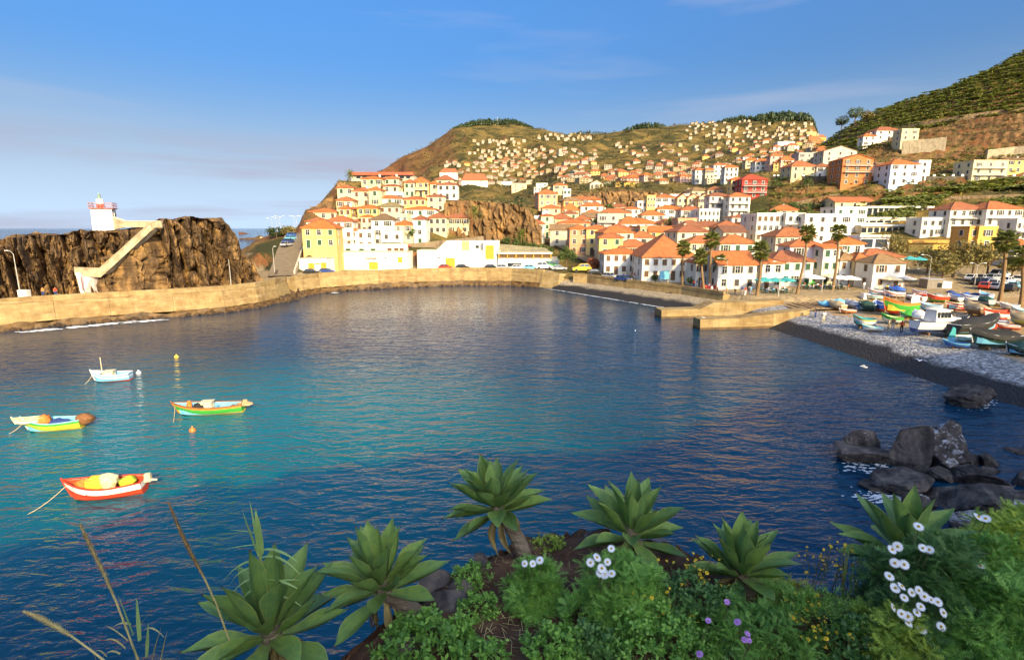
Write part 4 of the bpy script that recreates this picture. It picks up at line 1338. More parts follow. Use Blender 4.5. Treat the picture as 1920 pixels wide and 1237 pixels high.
# ---------------------------------------------------------------- hotel terraces above the boat yard
def pav(label, x0, x1, yt, yb, Y, wall, glass=None, n=0, dep=9, roofw='white', over=.6):
    r, W, h, rect = block('hotel_terrace', label, Z5, x0, x1, yt, yb, Y, dep, wall, cat='building', coping=False, lo=-4)
    hr = (yb - yt)
    rect(x0 - 6, x1 + 6, yt - 4, yt + max(5, hr * .12), 'roof_slab', WM(roofw), over)
    if glass:
        ga, gb = glass
        for i in range(n):
            xa = x0 + (x1 - x0) * (i + .06) / n; xb = x0 + (x1 - x0) * (i + .94) / n
            rect(xa, xb, ga, gb, 'pane', GLASS, .03)
    return r, rect
pav('glass-fronted hotel pavilion under a thin white roof', 790, 1262, 106, 184, 196, 'grey', (120, 172), 12)
pav('white hotel terrace with a row of small windows', 748, 1132, 186, 244, 188, 'white', (206, 222), 7)
pav('planted hotel terrace with open glazed front', 745, 1152, 238, 306, 180, 'pale', (256, 292), 9)
pav('hotel dining hall with a broad white roof and glazed front', 1146, 1532, 246, 326, 176, 'pale', (278, 320), 10)
pav('long mustard retaining building under a pale roof slab', 1080, 1684, 350, 500, 152, 'mustard', (440, 480), 9, roofw='orange')
pav('angular white building with a dark garage opening', 735, 945, 312, 410, 150, 'lavender', (340, 398), 2)
# ================================================================ crags
def crag(name, label, px0, px1, base, top, n, rows, mt, amp=1.8, seed=0, back=4, cat='cliff'):
    P = []
    for px in np.linspace(px0, px1, n):
        Yb, zb = base(px); Yt, zt = top(px); a = AX(px); row = []
        e = min(1, (px - px0) / 8, (px1 - px) / 8)
        for s_ in np.linspace(0, 1.18, rows):
            if s_ <= 1: Y = lerp(Yb, Yt, s_ ** 1.3); z = lerp(zb, zt, s_)
            else: Y = Yt + (s_ - 1) / .18 * back; z = zt - (s_ - 1) / .18 * 1.6
            x = a * Y
            q = px * 0.11 + seed
            cl = mn.noise(Vector((q * .5 + .03 * z, z * .05, seed)))
            d = (0.8 * (0.45 - max(0, 1 - abs(cl) * 2.8)) + mn.noise(Vector((q * 1.2, z * .14, 5))) * .9 + .75 * fbm(x * .45, z * .4, Y * .4, 4) + 2.2 * (min(.5, (lambda w: w[1] - w[0])(mn.voronoi(Vector((q * .9, z * .25, 1)))[0])) - .25)) * amp
            d *= e * min(1, 0.3 + s_ * 3) * (1 if s_ <= 1 else .3)
            row.append((x - .2 * d, Y - d, z + (.5 * fbm(x * .3, Y * .3, 2) * e)))
        P.append(row)
    m2 = MB(); m2.grid(P, flip=True)
    return tag(m2.build(name, mt), label, cat)
CR = rock_mat('cliff_rock', (0.07, 0.042, 0.02), (0.19, 0.11, 0.045), (0.36, 0.20, 0.065), 0.3, 0.35)
crag('town_cliff', 'steep brown rock cliff under the white pyramid-roofed house', 834, 1016,
     lambda p: (183.0 - 2 * sstep(960, 1016, p), 10.5), lambda p: (189.5, float(np.interp(p, [834, 860, 960, 990, 1016], [24.5, 25.6, 24.2, 22.5, 16]))), 150, 40, CR, 1.9, 3)
crag('plateau_cliff', 'ochre rock band below the grassy plateau behind the town', 1052, 1260,
     lambda p: (254, float(np.interp(p, [1052, 1160, 1260], [24, 22.5, 25]))), lambda p: (266, float(np.interp(p, [1052, 1100, 1160, 1220, 1260], [30, 32.5, 33.5, 33, 31]))), 130, 26, CR, 1.8, 9)
crag('headland_crag', 'rough rock edge of the headland dropping toward the sea', 566, 652,
     lambda p: (float(np.interp(p, [566, 600, 652], [172, 176, 192])), float(np.interp(p, [566, 600, 652], [14, 17, 24]))),
     lambda p: (float(np.interp(p, [566, 600, 652], [180, 186, 206])), gz(float(np.interp(p, [566, 600, 652], [180, 186, 206])), float(np.interp(p, [566, 575, 600, 615, 632, 640, 652], [414, 392, 383, 372, 362, 345, 336])))), 80, 26, CR, 1.5, 5)

# ================================================================ lighthouse on the rock
Z1 = lambda x, y: (x * .26042, 340 + y * .26042)
YL = 104.5
base = at(*Z1(745, 335), YL)
lh = thing('lighthouse', 'small white lighthouse with railed roof and red-and-white lantern on the rock', 'lighthouse', base, 0.42)
m2 = MB(); m2.box((0, 1.6, 1.55), (3.5, 3.3, 4.1), taper=.94); m2.build('tower', WHITE, lh)
m2 = MB(); m2.box((0, 1.6, 3.66), (3.9, 3.7, .16)); m2.build('gallery_slab', mat('gallery_red', (.34, .14, .10), .8, .2), lh)
RAILM = mat('pink_rail', (.45, .25, .25), .6, .1)
m2 = MB()
for zz in (4.2, 4.72): 
    for (cx, cy, sx, sy) in ((0, -.2, 3.8, .05), (0, 3.4, 3.8, .05), (-1.88, 1.6, .05, 3.6), (1.88, 1.6, .05, 3.6)): m2.box((cx, cy, zz), (sx, sy, .05))
m2.build('handrail', RAILM, lh)
pm = MB(); pm.box((0, 0, .5), (.05, .05, 1.0)); pm = pm.mesh('baluster', RAILM)
for i in range(9):
    for (x, y) in ((-1.88 + i * .47, -.2), (-1.88 + i * .47, 3.4), (-1.88, -.2 + i * .45), (1.88, -.2 + i * .45)): put('baluster', pm, lh, (x, y, 3.74))
m2 = MB(); m2.lathe([(.66, 3.74), (.62, 4.55)], 12); m2.build('lantern_base', mat('signal_red', (.50, .05, .02), .6, .1), lh, (-.35, 1.5, 0))
m2 = MB(); m2.lathe([(.62, 4.55), (.58, 5.35), (.62, 5.4), (.4, 5.48), (0, 5.5)], 12); m2.build('lantern_drum', WHITE, lh, (-.35, 1.5, 0))
m2 = MB(); m2.lathe([(.2, 5.5), (.26, 5.6), (.24, 6.1), (.3, 6.15), (.1, 6.4), (.05, 6.7), (0, 6.75)], 10); m2.build('lamp', mat('lamp_green', (.20, .28, .20), .4, .1), lh, (-.35, 1.5, 0))
add_window(lh, 1.74, 1.6, 1.9, .8, 1.6, 'closed', 'dark', math.pi / 2, name='door')
PLAS = mat('weathered_plaster', (.36, .27, .15), .9, .35, .9, .02, 5, col2=(.56, .45, .28))
def wall_run(name, label, pts, hts, th, mt, cat='wall', cop=None):
    o = pts[0]; r = thing(name, label, cat, o)
    for i, (a, b) in enumerate(zip(pts, pts[1:])):
        d = b - a; d.z = 0; n = Vector((-d.y, d.x, 0)).normalized() * th
        if n.y < 0: n = -n
        a0, b0 = a - o, b - o
        m2 = MB(); m2.add([a0, b0, b0 + n, a0 + n, a0 - Vector((0, 0, hts[i])), b0 - Vector((0, 0, hts[i + 1])), b0 + n - Vector((0, 0, hts[i + 1])), a0 + n - Vector((0, 0, hts[i]))],
               [(0, 1, 2, 3), (4, 5, 1, 0), (5, 6, 2, 1), (6, 7, 3, 2), (7, 4, 0, 3)])
        m2.build('wall_section', mt, r)
        if cop:
            u = Vector((0, 0, .02)); k = n.normalized() * .1
            m2 = MB(); m2.add([a0 - k + u, b0 - k + u, b0 + n + k + u, a0 + n + k + u] + [q + Vector((0, 0, .2)) for q in (a0 - k, b0 - k, b0 + n + k, a0 + n + k)], [(4, 5, 6, 7), (0, 1, 5, 4), (1, 2, 6, 5), (2, 3, 7, 6), (3, 0, 4, 7)])
            m2.build('coping', cop, r)
    return r
wall_run('terrace_wall', 'pale parapet wall joining the lighthouse to the rock stair', [at(*Z1(812, 262), 102.2), at(*Z1(895, 290), 102), at(*Z1(1160, 292), 102.6)], [2.2, 1.0, 1.1], .5, PLAS, cop=WM('pale'))
def rf_(px): return rock_face(px)[0]
T_ = Z1(1085, 302); Bm = Z1(715, 632); Ld = Z1(532, 625)
pts = [at(*T_, rf_(T_[0]) - 1.0), at(*Z1(900, 468), rf_(235) - 2.2), at(*Bm, rf_(Bm[0]) - 2.6), at(*Ld, rf_(Ld[0]) - 2.8)]
wall_run('stair_wall', 'pale walled stairway slanting down the lava rock', [p.copy() for p in pts], [1.3, 1.4, 1.5, 1.3], .45, PLAS, cat='stairway', cop=PLAS)
st_ = thing('rock_stair', 'concrete steps climbing behind the slanting stair wall', 'stairs', pts[2])
for i in range(40):
    f = i / 40
    q = pts[2].lerp(pts[0], f) - pts[2]
    m2 = MB(); m2.box((q.x, q.y + 1.3, q.z - .7), (.5, 1.8, .6)); m2.build('step', PLAS, st_)
p0 = at(*Z1(540, 655), pts[3].y - .1); p1 = at(*Z1(700, 800), pts[2].y - .1)
hb = thing('stair_hut', 'peeling white and pink hut wall under the stair landing', 'hut', p0)
m2 = MB(); m2.add([(0, 0, 0), (p1.x - p0.x, p1.y - p0.y, 0), (p1.x - p0.x, 4 + p1.y - p0.y, 0), (0, 4, 0), (0.5, 0, p1.z - p0.z - .5), (p1.x - p0.x - .6, p1.y - p0.y, p1.z - p0.z - .5), (p1.x - p0.x, 4, p1.z - p0.z), (0, 4, p1.z - p0.z)],
    [(4, 5, 1, 0), (5, 6, 2, 1), (7, 4, 0, 3), (0, 1, 2, 3)])
m2.build('wall', mat('pink_white_plaster', (.70, .50, .42), .9, .2, 1.2, col2=(.82, .74, .64)), hb)
m2 = MB(); m2.box((1.0, -.06, -1.9), (.14, .1, 2.6)); m2.build('door_post', mat('dull_red', (.35, .12, .10), .8, .2), hb)
# quay cabinet and little white post
m2 = MB(); m2.box((0, 0, .6), (1.5, .8, 1.2)); m2.box((0, 0, 1.24), (1.6, .9, .08)); tag(m2.build('utility_cabinet', WHITE, loc=at(*Z1(180, 836), 88)), 'small white utility cabinet on the quay below the rock', 'cabinet')

# ================================================================ roads on the slope
ASPH = mat('old_asphalt', (.20, .15, .09), .95, .2, .7)
def ribbon(name, label, pts, wid, mt, lift=.15, f=H, n=14):
    P = []
    V = [Vector((p.x, p.y, 0)) for p in pts]
    for i in range((len(V) - 1) * n + 1):
        k = min(i // n, len(V) - 2); q = V[k].lerp(V[k + 1], i / n - k)
        d = (V[k + 1] - V[k]).normalized(); nn = Vector((-d.y, d.x, 0))
        zc = f(q.x, q.y) + lift
        P.append([(q + nn * o).to_tuple()[:2] + (max(zc, f(*(q + nn * o).to_tuple()[:2]) + lift * .4),) for o in (-wid / 2, -wid / 4, 0, wid / 4, wid / 2)])
    m2 = MB(); m2.grid(P)
    return tag(m2.build(name, mt, smooth=True), label, kind='structure')
rp = [at(*Z2(330, 1090), 128), at(*Z2(400, 900), 158), at(*Z2(475, 720), 184)]
ribbon('ramp_road', 'paved ramp road climbing beside the headland', rp, 6.5, ASPH, .25)
rd = [hit(*Z3(1120, 780)), hit(*Z3(1330, 880)), hit(*Z3(1560, 990))]
ribbon('town_road', 'road running down past the market hall to the promenade', rd, 5, ASPH, .2)
# ramp side walls
def slope_wall(name, label, A, B, h0, h1, th, mt, cat='wall', drop=4):
    r = thing(name, label, cat, A); d = B - A
    n = Vector((-d.y, d.x, 0)).normalized() * th
    m2 = MB(); o = Vector((0, 0, 0))
    m2.add([o + Vector((0, 0, -drop)), d + Vector((0, 0, -drop)), d + n + Vector((0, 0, -drop)), n + Vector((0, 0, -drop)), Vector((0, 0, h0)), d + Vector((0, 0, h1)), d + n + Vector((0, 0, h1)), n + Vector((0, 0, h0))],
           [(4, 5, 6, 7), (0, 1, 5, 4), (1, 2, 6, 5), (2, 3, 7, 6), (3, 0, 4, 7)])
    m2.build('wall_body', mt, r)
    return r
DARKW = rock_mat('shaded_masonry', (.05, .038, .03), (.10, .075, .05), (.16, .12, .08), .9, .1)  # masonry coloured dark for the shade on the ramp walls
a = at(*Z2(280, 1090), 129); b = at(*Z2(400, 850), 170)
slope_wall('ramp_wall', 'stone retaining wall along the ramp road, its shade in the colour', a, b, .4, .5, .5, DARKW, drop=7)
a = at(*Z2(-20, 890), 158); b = at(*Z2(395, 850), 171)
slope_wall('yard_wall', 'stone wall with recesses between rock and ramp, its shade in the colour', a, b, 0, 0, .8, DARKW, drop=8)
a = at(*Z2(450, 1075), 131); b = at(*Z2(525, 850), 158)
slope_wall('ramp_railing_wall', 'pale low wall beside the ramp under the yellow house', a, b, .9, .9, .35, WM('pale'), drop=3)
for x0, x1 in ((140, 212), (268, 328)):
    a = at(*Z2(x0, 840), 186); b = at(*Z2(x1, 840), 186); tp = at(*Z2(x0, 742), 186)
    m2 = MB(); m2.box(((b.x - a.x) / 2, .4, (tp.z - a.z) / 2), (b.x - a.x, .8, tp.z - a.z)); tag(m2.build('gate_pillar', WM('cream'), loc=a), 'broad cream gate pillar by the trees at the ramp top', 'pillar', 'gate pillars at the ramp top')
# street wall above the warehouses and road wall
a = at(*Z2(1460, 805), 166); b = at(*Z3(515, 732), 172)
slope_wall('street_wall', 'brown stone retaining wall of the street above the warehouses', a, b, 0, 0, .6, rock_mat('brown_masonry', (.11, .08, .05), (.2, .15, .09), (.28, .2, .12), .9, .08), drop=6)
p0, p1 = hit(*Z3(1200, 800)), hit(*Z3(1590, 940))
slope_wall('road_wall', 'long stone wall along the road below the yellow houses', p0, p1, 2.2, 1.6, .5, MATS.get('brown_masonry') or DARKW, drop=2)
# white-posted roadside wall across the hillside
pw = [hit(*Z6(x, 852)) for x in (470, 640, 800, 1000, 1200, 1400, 1620, 1800, 1990)]
r = thing('roadside_wall', 'long dark stone road wall topped with white posts on the hillside', 'wall', pw[0])
GREYW = rock_mat('grey_masonry', (.06, .05, .04), (.12, .10, .07), (.2, .16, .1), .8, .08)
yw = [at(*Z6(x, 838), q.y - .3) for x, q in zip((470, 640, 800, 1000, 1200, 1400, 1620, 1800, 1990), pw)]
bm_ = MB(); bm_.box((0, 0, .4), (1.0, .6, .8)); bm_ = bm_.mesh('post', WHITE)
for a, b in zip(yw, yw[1:]):
    d = b - a; m2 = MB(); o = a - pw[0]; k = Vector((0, .6, 0))
    m2.add([o, o + d, o + d + k, o + k] + [q + Vector((0, 0, -5)) for q in (o, o + d, o + d + k, o + k)], [(0, 1, 2, 3), (4, 5, 1, 0), (5, 6, 2, 1), (7, 4, 0, 3)])
    m2.build('wall_section', GREYW, r)
    n = max(2, round(d.length / 3.4))
    for i in range(n): put('post', bm_, r, o + d * (i / n) + Vector((0, .3, 0)))

# ================================================================ trees and palms
def leaf_mat(name, c, c2, tr=0.25):
    m = bpy.data.materials.new(name); m.use_nodes = True
    t = m.node_tree; b = t.nodes['Principled BSDF']
    b.inputs['Roughness'].default_value = 0.6
    g = N(t, 'ShaderNodeNewGeometry')
    n = N(t, 'ShaderNodeTexNoise'); n.inputs['Scale'].default_value = 1.1; n.inputs['Detail'].default_value = 4
    t.links.new(g.outputs['Position'], n.inputs['Vector'])
    ad = N(t, 'ShaderNodeMath', operation='MULTIPLY_ADD'); ad.inputs[1].default_value = 0.5
    t.links.new(g.outputs['Random Per Island'], ad.inputs[0]); t.links.new(n.outputs['Fac'], ad.inputs[2])
    mr = N(t, 'ShaderNodeMapRange'); mr.inputs['From Min'].default_value = .45; mr.inputs['From Max'].default_value = 1.05
    t.links.new(ad.outputs[0], mr.inputs['Value'])
    mx = N(t, 'ShaderNodeMix', data_type='RGBA'); mx.inputs['A'].default_value = (*c, 1); mx.inputs['B'].default_value = (*c2, 1)
    t.links.new(mr.outputs[0], mx.inputs['Factor']); t.links.new(mx.outputs['Result'], b.inputs['Base Color'])
    tl = N(t, 'ShaderNodeBsdfTranslucent'); t.links.new(mx.outputs['Result'], tl.inputs['Color'])
    ms = N(t, 'ShaderNodeMixShader'); ms.inputs[0].default_value = tr
    t.links.new(b.outputs[0], ms.inputs[1]); t.links.new(tl.outputs[0], ms.inputs[2])
    t.links.new(ms.outputs[0], t.nodes['Material Output'].inputs[0])
    MATS[name] = m
    return m
LEAF = leaf_mat('leaf_green', (0.039, 0.070, 0.016), (0.132, 0.178, 0.031))
LEAFD = leaf_mat('leaf_dark', (0.022, 0.043, 0.016), (0.070, 0.096, 0.022))
LEAFY = leaf_mat('leaf_olive', (0.109, 0.093, 0.022), (0.295, 0.232, 0.054))
MAG = leaf_mat('bougainvillea', (0.341, 0.016, 0.124), (0.698, 0.046, 0.248))
REDL = leaf_mat('leaf_rust', (0.186, 0.054, 0.023), (0.403, 0.124, 0.046))
PALM = leaf_mat('palm_leaf', (.075, .105, .022), (.28, .28, .05))
BARK = mat('bark', (.16, .10, .055), .95, .35, 3.0, .03, 8, stretch=(1, 1, 3))
PBARK = mat('palm_bark', (.24, .15, .07), .95, .3, 2.0, .05, 6, stretch=(1, 1, 5))
def leaves(m2, c, r, n, size, shell=.55, clump=None, mi=0):
    """leaf-sized quads gathered into clumps through the crown's volume"""
    cl = clump or max(6, n // 26)
    cs = []
    for _ in range(cl):
        v = Vector((random.gauss(0, 1), random.gauss(0, 1), random.gauss(0, 1))).normalized() * random.uniform(shell, 1.0)
        if v.z < -.45: v.z *= .4
        cs.append((Vector((c[0] + v.x * r[0], c[1] + v.y * r[1], c[2] + v.z * r[2])), random.uniform(.20, .38)))
    for i in range(n):
        p, cr_ = cs[i % cl]
        q = p + Vector((random.gauss(0, cr_ * r[0] * .55), random.gauss(0, cr_ * r[1] * .55), random.gauss(0, cr_ * r[2] * .5)))
        nrm = (Vector((random.gauss(0, 1), random.gauss(0, 1), random.gauss(.5, 1)))).normalized()
        u = nrm.orthogonal().normalized(); v = nrm.cross(u)
        an = random.random() * 6.28
        u, v = u * math.cos(an) + v * math.sin(an), v * math.cos(an) - u * math.sin(an)
        s_ = size * random.uniform(.6, 1.4)
        m2.add([q - u * s_, q + v * s_ * .5, q + u * s_, q - v * s_ * .5], [(0, 1, 2, 3)], mi)
    return cs
def tree(name, label, base, h, rx, rz_, mt, group=None, n=1100, size=.28, lean=0, cat='tree', trunk=True, shell=.5):
    root = thing(name, label, cat, base, 0, group)
    cr_ = MB(); cz = h - rz_
    cs = leaves(cr_, (lean, 0, cz), (rx, rx, rz_), n, size, shell)
    cr_.build('crown', mt, root)
    if trunk:
        tk = MB(); r0 = max(.1, h * .028)
        tk.tube([(0, 0, -.6), (lean * .2, 0, h * .22), (lean * .55, .05, h * .45), (lean, 0, cz)], [r0 * 1.25, r0, r0 * .8, r0 * .5], 7)
        for q, _ in cs[:9]:
            a = Vector((lean * .5, 0, h * random.uniform(.3, .5))); tk.tube([a, a.lerp(q, .55) + Vector((0, 0, .3)), q], [r0 * .5, r0 * .35, r0 * .12], 5)
        tk.build('trunk', BARK, root)
    return root
def tree_px(label, px, pyb, pyt, rpx, mt=LEAF, h=None, name='tree', **kw):
    b = hit(px, pyb)
    while b is None:
        pyb += 2; pyt += 2; b = hit(px, pyb)
    t = b.y / CT
    hh = (pyb - pyt) * t / FPX
    return tree(name, label, b, hh, rpx * t / FPX, min(hh * .5, rpx * t / FPX * kw.pop('asp', .85)), mt, **kw)
tree_px('round bright green tree on the headland street', 776, 455, 425, 14)
tree_px('dense dark tree beside the road bend', 1051, 455, 424, 19, LEAFD)
tree_px('pale trunked tree standing beside the market hall', 1062, 505, 464, 17)
tree_px('tall dark tree in the middle of the old quarter', 1282, 452, 404, 17, LEAFD, n=1400)
tree_px('broad tree beside the bougainvillea', 1256, 448, 412, 14, LEAF)
tree_px('magenta bougainvillea spreading over a roof', 1245, 448, 426, 17, MAG, name='bougainvillea', cat='shrub', trunk=False)
tree_px('rust-red shrub beside the promenade road', 1113, 508, 486, 12, REDL, name='shrub', cat='shrub')
tree_px('rust-red creeper by the road below the dark tree', 1072, 466, 450, 9, REDL, name='shrub', cat='shrub', trunk=False)
tree_px('tree standing before the angular white building', 1668, 492, 442, 26, LEAFY, n=900)
for px, pb, pt, r_, lb in ((1738, 512, 462, 27, 'loose olive tree closest to the café terrace'), (1786, 520, 448, 33, 'tall loose olive tree with several leaning limbs'), (1822, 525, 458, 30, 'olive tree in front of the mustard building'),
        (1765, 535, 478, 25, 'low spreading olive tree by the boat yard'), (1850, 520, 455, 26, 'olive tree beside the tall palm'), (1895, 528, 478, 22, 'small olive tree by the parked cars')):
    tree_px(lb, px, pb, pt, r_, LEAFY, n=1000, size=.3, shell=.35)
tree_px('dark round-topped tree at the head of the ramp road', 519, 446, 427, 17, LEAFD)
tree_px('yellowish palm-like tree at the head of the ramp road', 541, 444, 424, 11, LEAFY)
tree_px('lone rounded tree on the ridge skyline', 1577, 240, 215, 11, LEAFD, size=.5)
tree_px('bigger bushy tree on the ridge skyline', 1602, 236, 205, 13, LEAF, size=.5)
tree_px('shrubby tree on the ridge beside the bushy tree', 1624, 230, 210, 10, LEAFY, size=.5)
tree_px('dark conifer by the cliff-top houses', 985, 345, 306, 6, LEAFD, asp=3.0)
for i, (px, pb, pt, r_) in enumerate(((860, 348, 318, 9), (1000, 368, 345, 13), (1022, 372, 348, 11), (1128, 352, 335, 15), (1160, 354, 336, 14), (1190, 356, 340, 13), (950, 345, 330, 13), (975, 350, 334, 11),
        (1220, 345, 326, 10), (1330, 395, 374, 12), (1350, 412, 394, 13), (1365, 420, 404, 10), (1490, 395, 380, 11), (1530, 392, 375, 12), (1005, 440, 420, 10), (1128, 396, 380, 11), (1095, 362, 346, 10), (1045, 382, 366, 9), (935, 380, 366, 12), (1030, 392, 375, 10))):
    tree_px('small green tree among the houses below the plateau', px, pb, pt, r_, [LEAF, LEAFD, LEAFY][i % 3], group='small trees among the houses', n=520)
# hedge above the market hall
for i, (px, pb, r_) in enumerate(((950, 460, 9), (968, 463, 10), (985, 468, 10), (1002, 470, 10), (1018, 474, 10), (1032, 478, 8))):
    tree_px('clipped green bush along the bank above the market hall', px, pb, pb - 15, r_, LEAF, name='bush', cat='bush', trunk=False, group='bushes above the market hall', n=500)
# palms
def fan_frond(L=1.7):
    m2 = MB()
    m2.tube([(0, 0, 0), (L * .25, 0, .05), (L * .5, 0, 0)], [.03, .025, .02], 4)
    for k in range(17):
        an = math.radians(-110 + 220 * k / 16); l = L * (.62 - .16 * abs(an) / 1.9)
        c, s_ = math.cos(an), math.sin(an)
        b0 = Vector((L * .48, 0, 0)); tip = b0 + Vector((c * l, s_ * l, -.18 * l)); mid = b0 + Vector((c * l * .55, s_ * l * .55, .06))
        n = Vector((-s_, c, 0)) * .045
        m2.add([b0, mid - n, mid + n, tip], [(0, 1, 3), (0, 3, 2)])
    return m2
FR = fan_frond().mesh('frond', PALM); FRD = fan_frond(1.4).mesh('dry_frond', mat('dry_palm', (.26, .16, .06), .9, .3, 2))
def pin_frond(L=3.0):
    m2 = MB(); pts = [Vector((L * f, 0, .5 * math.sin(f * 2.2) - 1.5 * f ** 2.4)) for f in np.linspace(0, 1, 9)]
    m2.tube(pts, [.05, .045, .04, .035, .03, .025, .02, .015, .01], 4)
    for i in range(26):
        f = .12 + .86 * i / 26; k = f * 8; j = int(min(k, 7)); p = pts[j].lerp(pts[j + 1], k - j)
        l = .62 * math.sin(math.pi * (f * .85 + .12))
        for s_ in (-1, 1):
            tip = p + Vector((l * .55, s_ * l, -.18)); m2.add([p, p + Vector((.09, s_ * .05, 0)), tip], [(0, 1, 2)])
    return m2
PF = pin_frond().mesh('frond', PALM)
def palm(label, px, pyb, pyt, group='tall fan palms along the waterfront', k=1.0, date=False, b=None):
    b = b or hit(px[1], pyb)
    while b is None:
        pyb += 2; pyt += 2; b = hit(px[1], pyb)
    top = at(px[0], pyt, b.y) - b
    h = top.z
    root = thing('palm_tree', label, 'palm', b, 0, group)
    tk = MB(); r0 = .26 * k
    pts = [Vector((top.x * f + .25 * math.sin(f * 3.1) * (1 if px[0] > 1400 else -.5), top.y * f, h * f)) for f in np.linspace(0, 1, 9)]
    pts[0].z = -.4
    tk.tube(pts, [r0 * 1.35, r0 * 1.05, r0, r0 * .95, r0 * .9, r0 * .88, r0 * .85, r0 * .85, r0 * .8], 8)
    tk.build('trunk', PBARK, root)
    n = 34
    for i in range(n):
        an = i * 2.39996; f = i / n
        el = lerp(1.35, -.95, f) + random.uniform(-.12, .12)
        o = put('frond', PF if date else FR, root, pts[-1] + Vector((0, 0, .05 - .5 * f)), rot=(random.uniform(-.3, .3), -el, an))
        s_ = k * random.uniform(.85, 1.15); o.scale = (s_, s_, s_)
    if not date:
        for i in range(14):
            o = put('dry_frond', FRD, root, pts[-1] + Vector((0, 0, -.35 - .04 * i)), rot=(random.uniform(-.3, .3), random.uniform(1.15, 1.5), i * 2.4)); o.scale = (k * .9,) * 3
    return root
palm('fan palm before the great hipped roof, apart from the palm group', (1282, 1279), 537, 464)
palm('tallest palm of the close waterfront group', (1335, 1331), 541, 448, k=1.05)
palm('shorter palm leaning at the side of the waterfront group', (1315, 1320), 543, 480)
palm('lowest drooping palm of the waterfront group', (1349, 1343), 541, 492)
palm('palm casting its shadow on the white gabled house', (1427, 1419), 554, 468, k=1.1)
palm('slender leaning palm before the green awning', (1515, 1494), 551, 436)
palm('slender upright palm beside the white parasols', (1573, 1561), 543, 434)
palm('stout tall palm at the boat yard edge', (1886, 1874), 566, 450, k=1.2)
palm('palm at the far corner of the boat yard', (1916, 1914), 573, 478, k=1.1)
g_ = 'feathery palms on the headland and cliff'
palm('feathery palm among the upper headland houses', (718, 717), 372, 356, g_, .8, True)
palm('palm at the end of the long red roof', (656, 655), 336, 324, g_, .75, True)
palm('slender palm behind the white pyramid-roofed house', (884, 883), 345, 310, g_, .9, True)
palm('shorter palm behind the white pyramid-roofed house', (874, 874), 345, 316, g_, .9, True)
palm('feathery palm growing on the town cliff', (890, 890), 412, 398, g_, .95, True, b=at(890, 412, 180.5))
palm('feathery palm at the foot of the town cliff', (978, 979), 462, 440, g_, .9, True)
palm('small palm beside the white house under the cliff', (1012, 1012), 462, 448, g_, .7, True)

# dry-stone terrace walls and the big concrete retaining wall on the hillside
for (L, hh, lb, mt_) in (([(1590, 262), (1660, 250), (1730, 238), (1800, 226), (1870, 216), (1960, 206)], 3.6, 'long dry-stone terrace wall below the upper banana fields', 'brown_masonry_b'), ([(1560, 392), (1640, 384), (1720, 378), (1800, 374), (1960, 370)], 1.8, 'low dry-stone wall between the lower banana rows', 'brown_masonry_b'),
        ([(1690, 290), (1730, 287), (1772, 283)], 9.0, 'tall grey concrete retaining wall below the hillside houses', 'pale_masonry'), ([(1690, 300), (1640, 330)], 2.0, 'slanting stone wall beside the retaining wall', 'brown_masonry_b'), ([(1850, 300), (1900, 294), (1960, 290)], 6.0, 'grey retaining wall above the long-balconied villa', 'pale_masonry'), ([(1460, 392), (1520, 378), (1580, 366)], 1.6, 'dry-stone wall above the hotel blocks', 'brown_masonry_b')):
    if mt_ not in MATS: MATS[mt_] = rock_mat(mt_, *(((.09, .06, .035), (.19, .13, .07), (.30, .21, .12)) if mt_[0] == 'b' else ((.22, .17, .11), (.32, .26, .17), (.42, .34, .22))), 1.1, .12)
    V = [hit(*q) for q in L]
    if any(v is None for v in V): continue
    wall_run('terrace_wall', lb, [v + Vector((0, 0, hh * .72)) for v in V], [hh * 1.4] * len(V), .8, MATS[mt_])
# ================================================================ boats
def paint(name, c): return mat('paint_' + name, c, .45, .12, 2.0, spec=.4)
PC = {'white': (.78, .76, .72), 'red': (.55, .06, .025), 'green': (.06, .36, .05), 'lime': (.42, .52, .04), 'blue': (.05, .13, .42), 'sky': (.18, .48, .66), 'yellow': (.75, .50, .05), 'navy': (.03, .06, .20),
      'orange': (.66, .20, .04), 'teal': (.06, .34, .34), 'black': (.025, .024, .022), 'brown': (.22, .10, .04), 'grey': (.35, .36, .38), 'dgreen': (.03, .07, .05), 'cream': (.72, .60, .36), 'aqua': (.30, .62, .62), 'tan': (.40, .30, .16)}
def PT(c): return paint(c, PC[c])
def hull_grid(L, B, D, nst=13, rake=.10, sheer=.30, transom=.62):
    """stations from stern (x=0) to bow (x=L); rows keel -> gunwale"""
    S = []
    for i in range(nst):
        f = i / (nst - 1)
        bw = B / 2 * (transom + (1 - transom) * math.sin(min(1, f / .5) * math.pi / 2)) if f < .5 else B / 2 * max(0.012, (1 - ((f - .5) / .5) ** 2.3))
        top = D * (1 + sheer * (1.6 * max(0, f - .35) ** 2 / .42 + .25 * (1 - f) ** 2))
        keel = D * (.10 + .75 * max(0, f - .72) ** 2 / .078 * .45)
        row = []
        for k, (w_, h_) in enumerate(((0, 0), (.46, .10), (.80, .36), (.93, .62), (.975, .80), (1, 1))):
            z = keel + (top - keel) * h_
            x = f * L + rake * L * (h_ * f ** 3) - (0.02 * L * (1 - h_) if f == 0 else 0)
            row.append(Vector((x, bw * w_, z)))
        S.append(row)
    return S
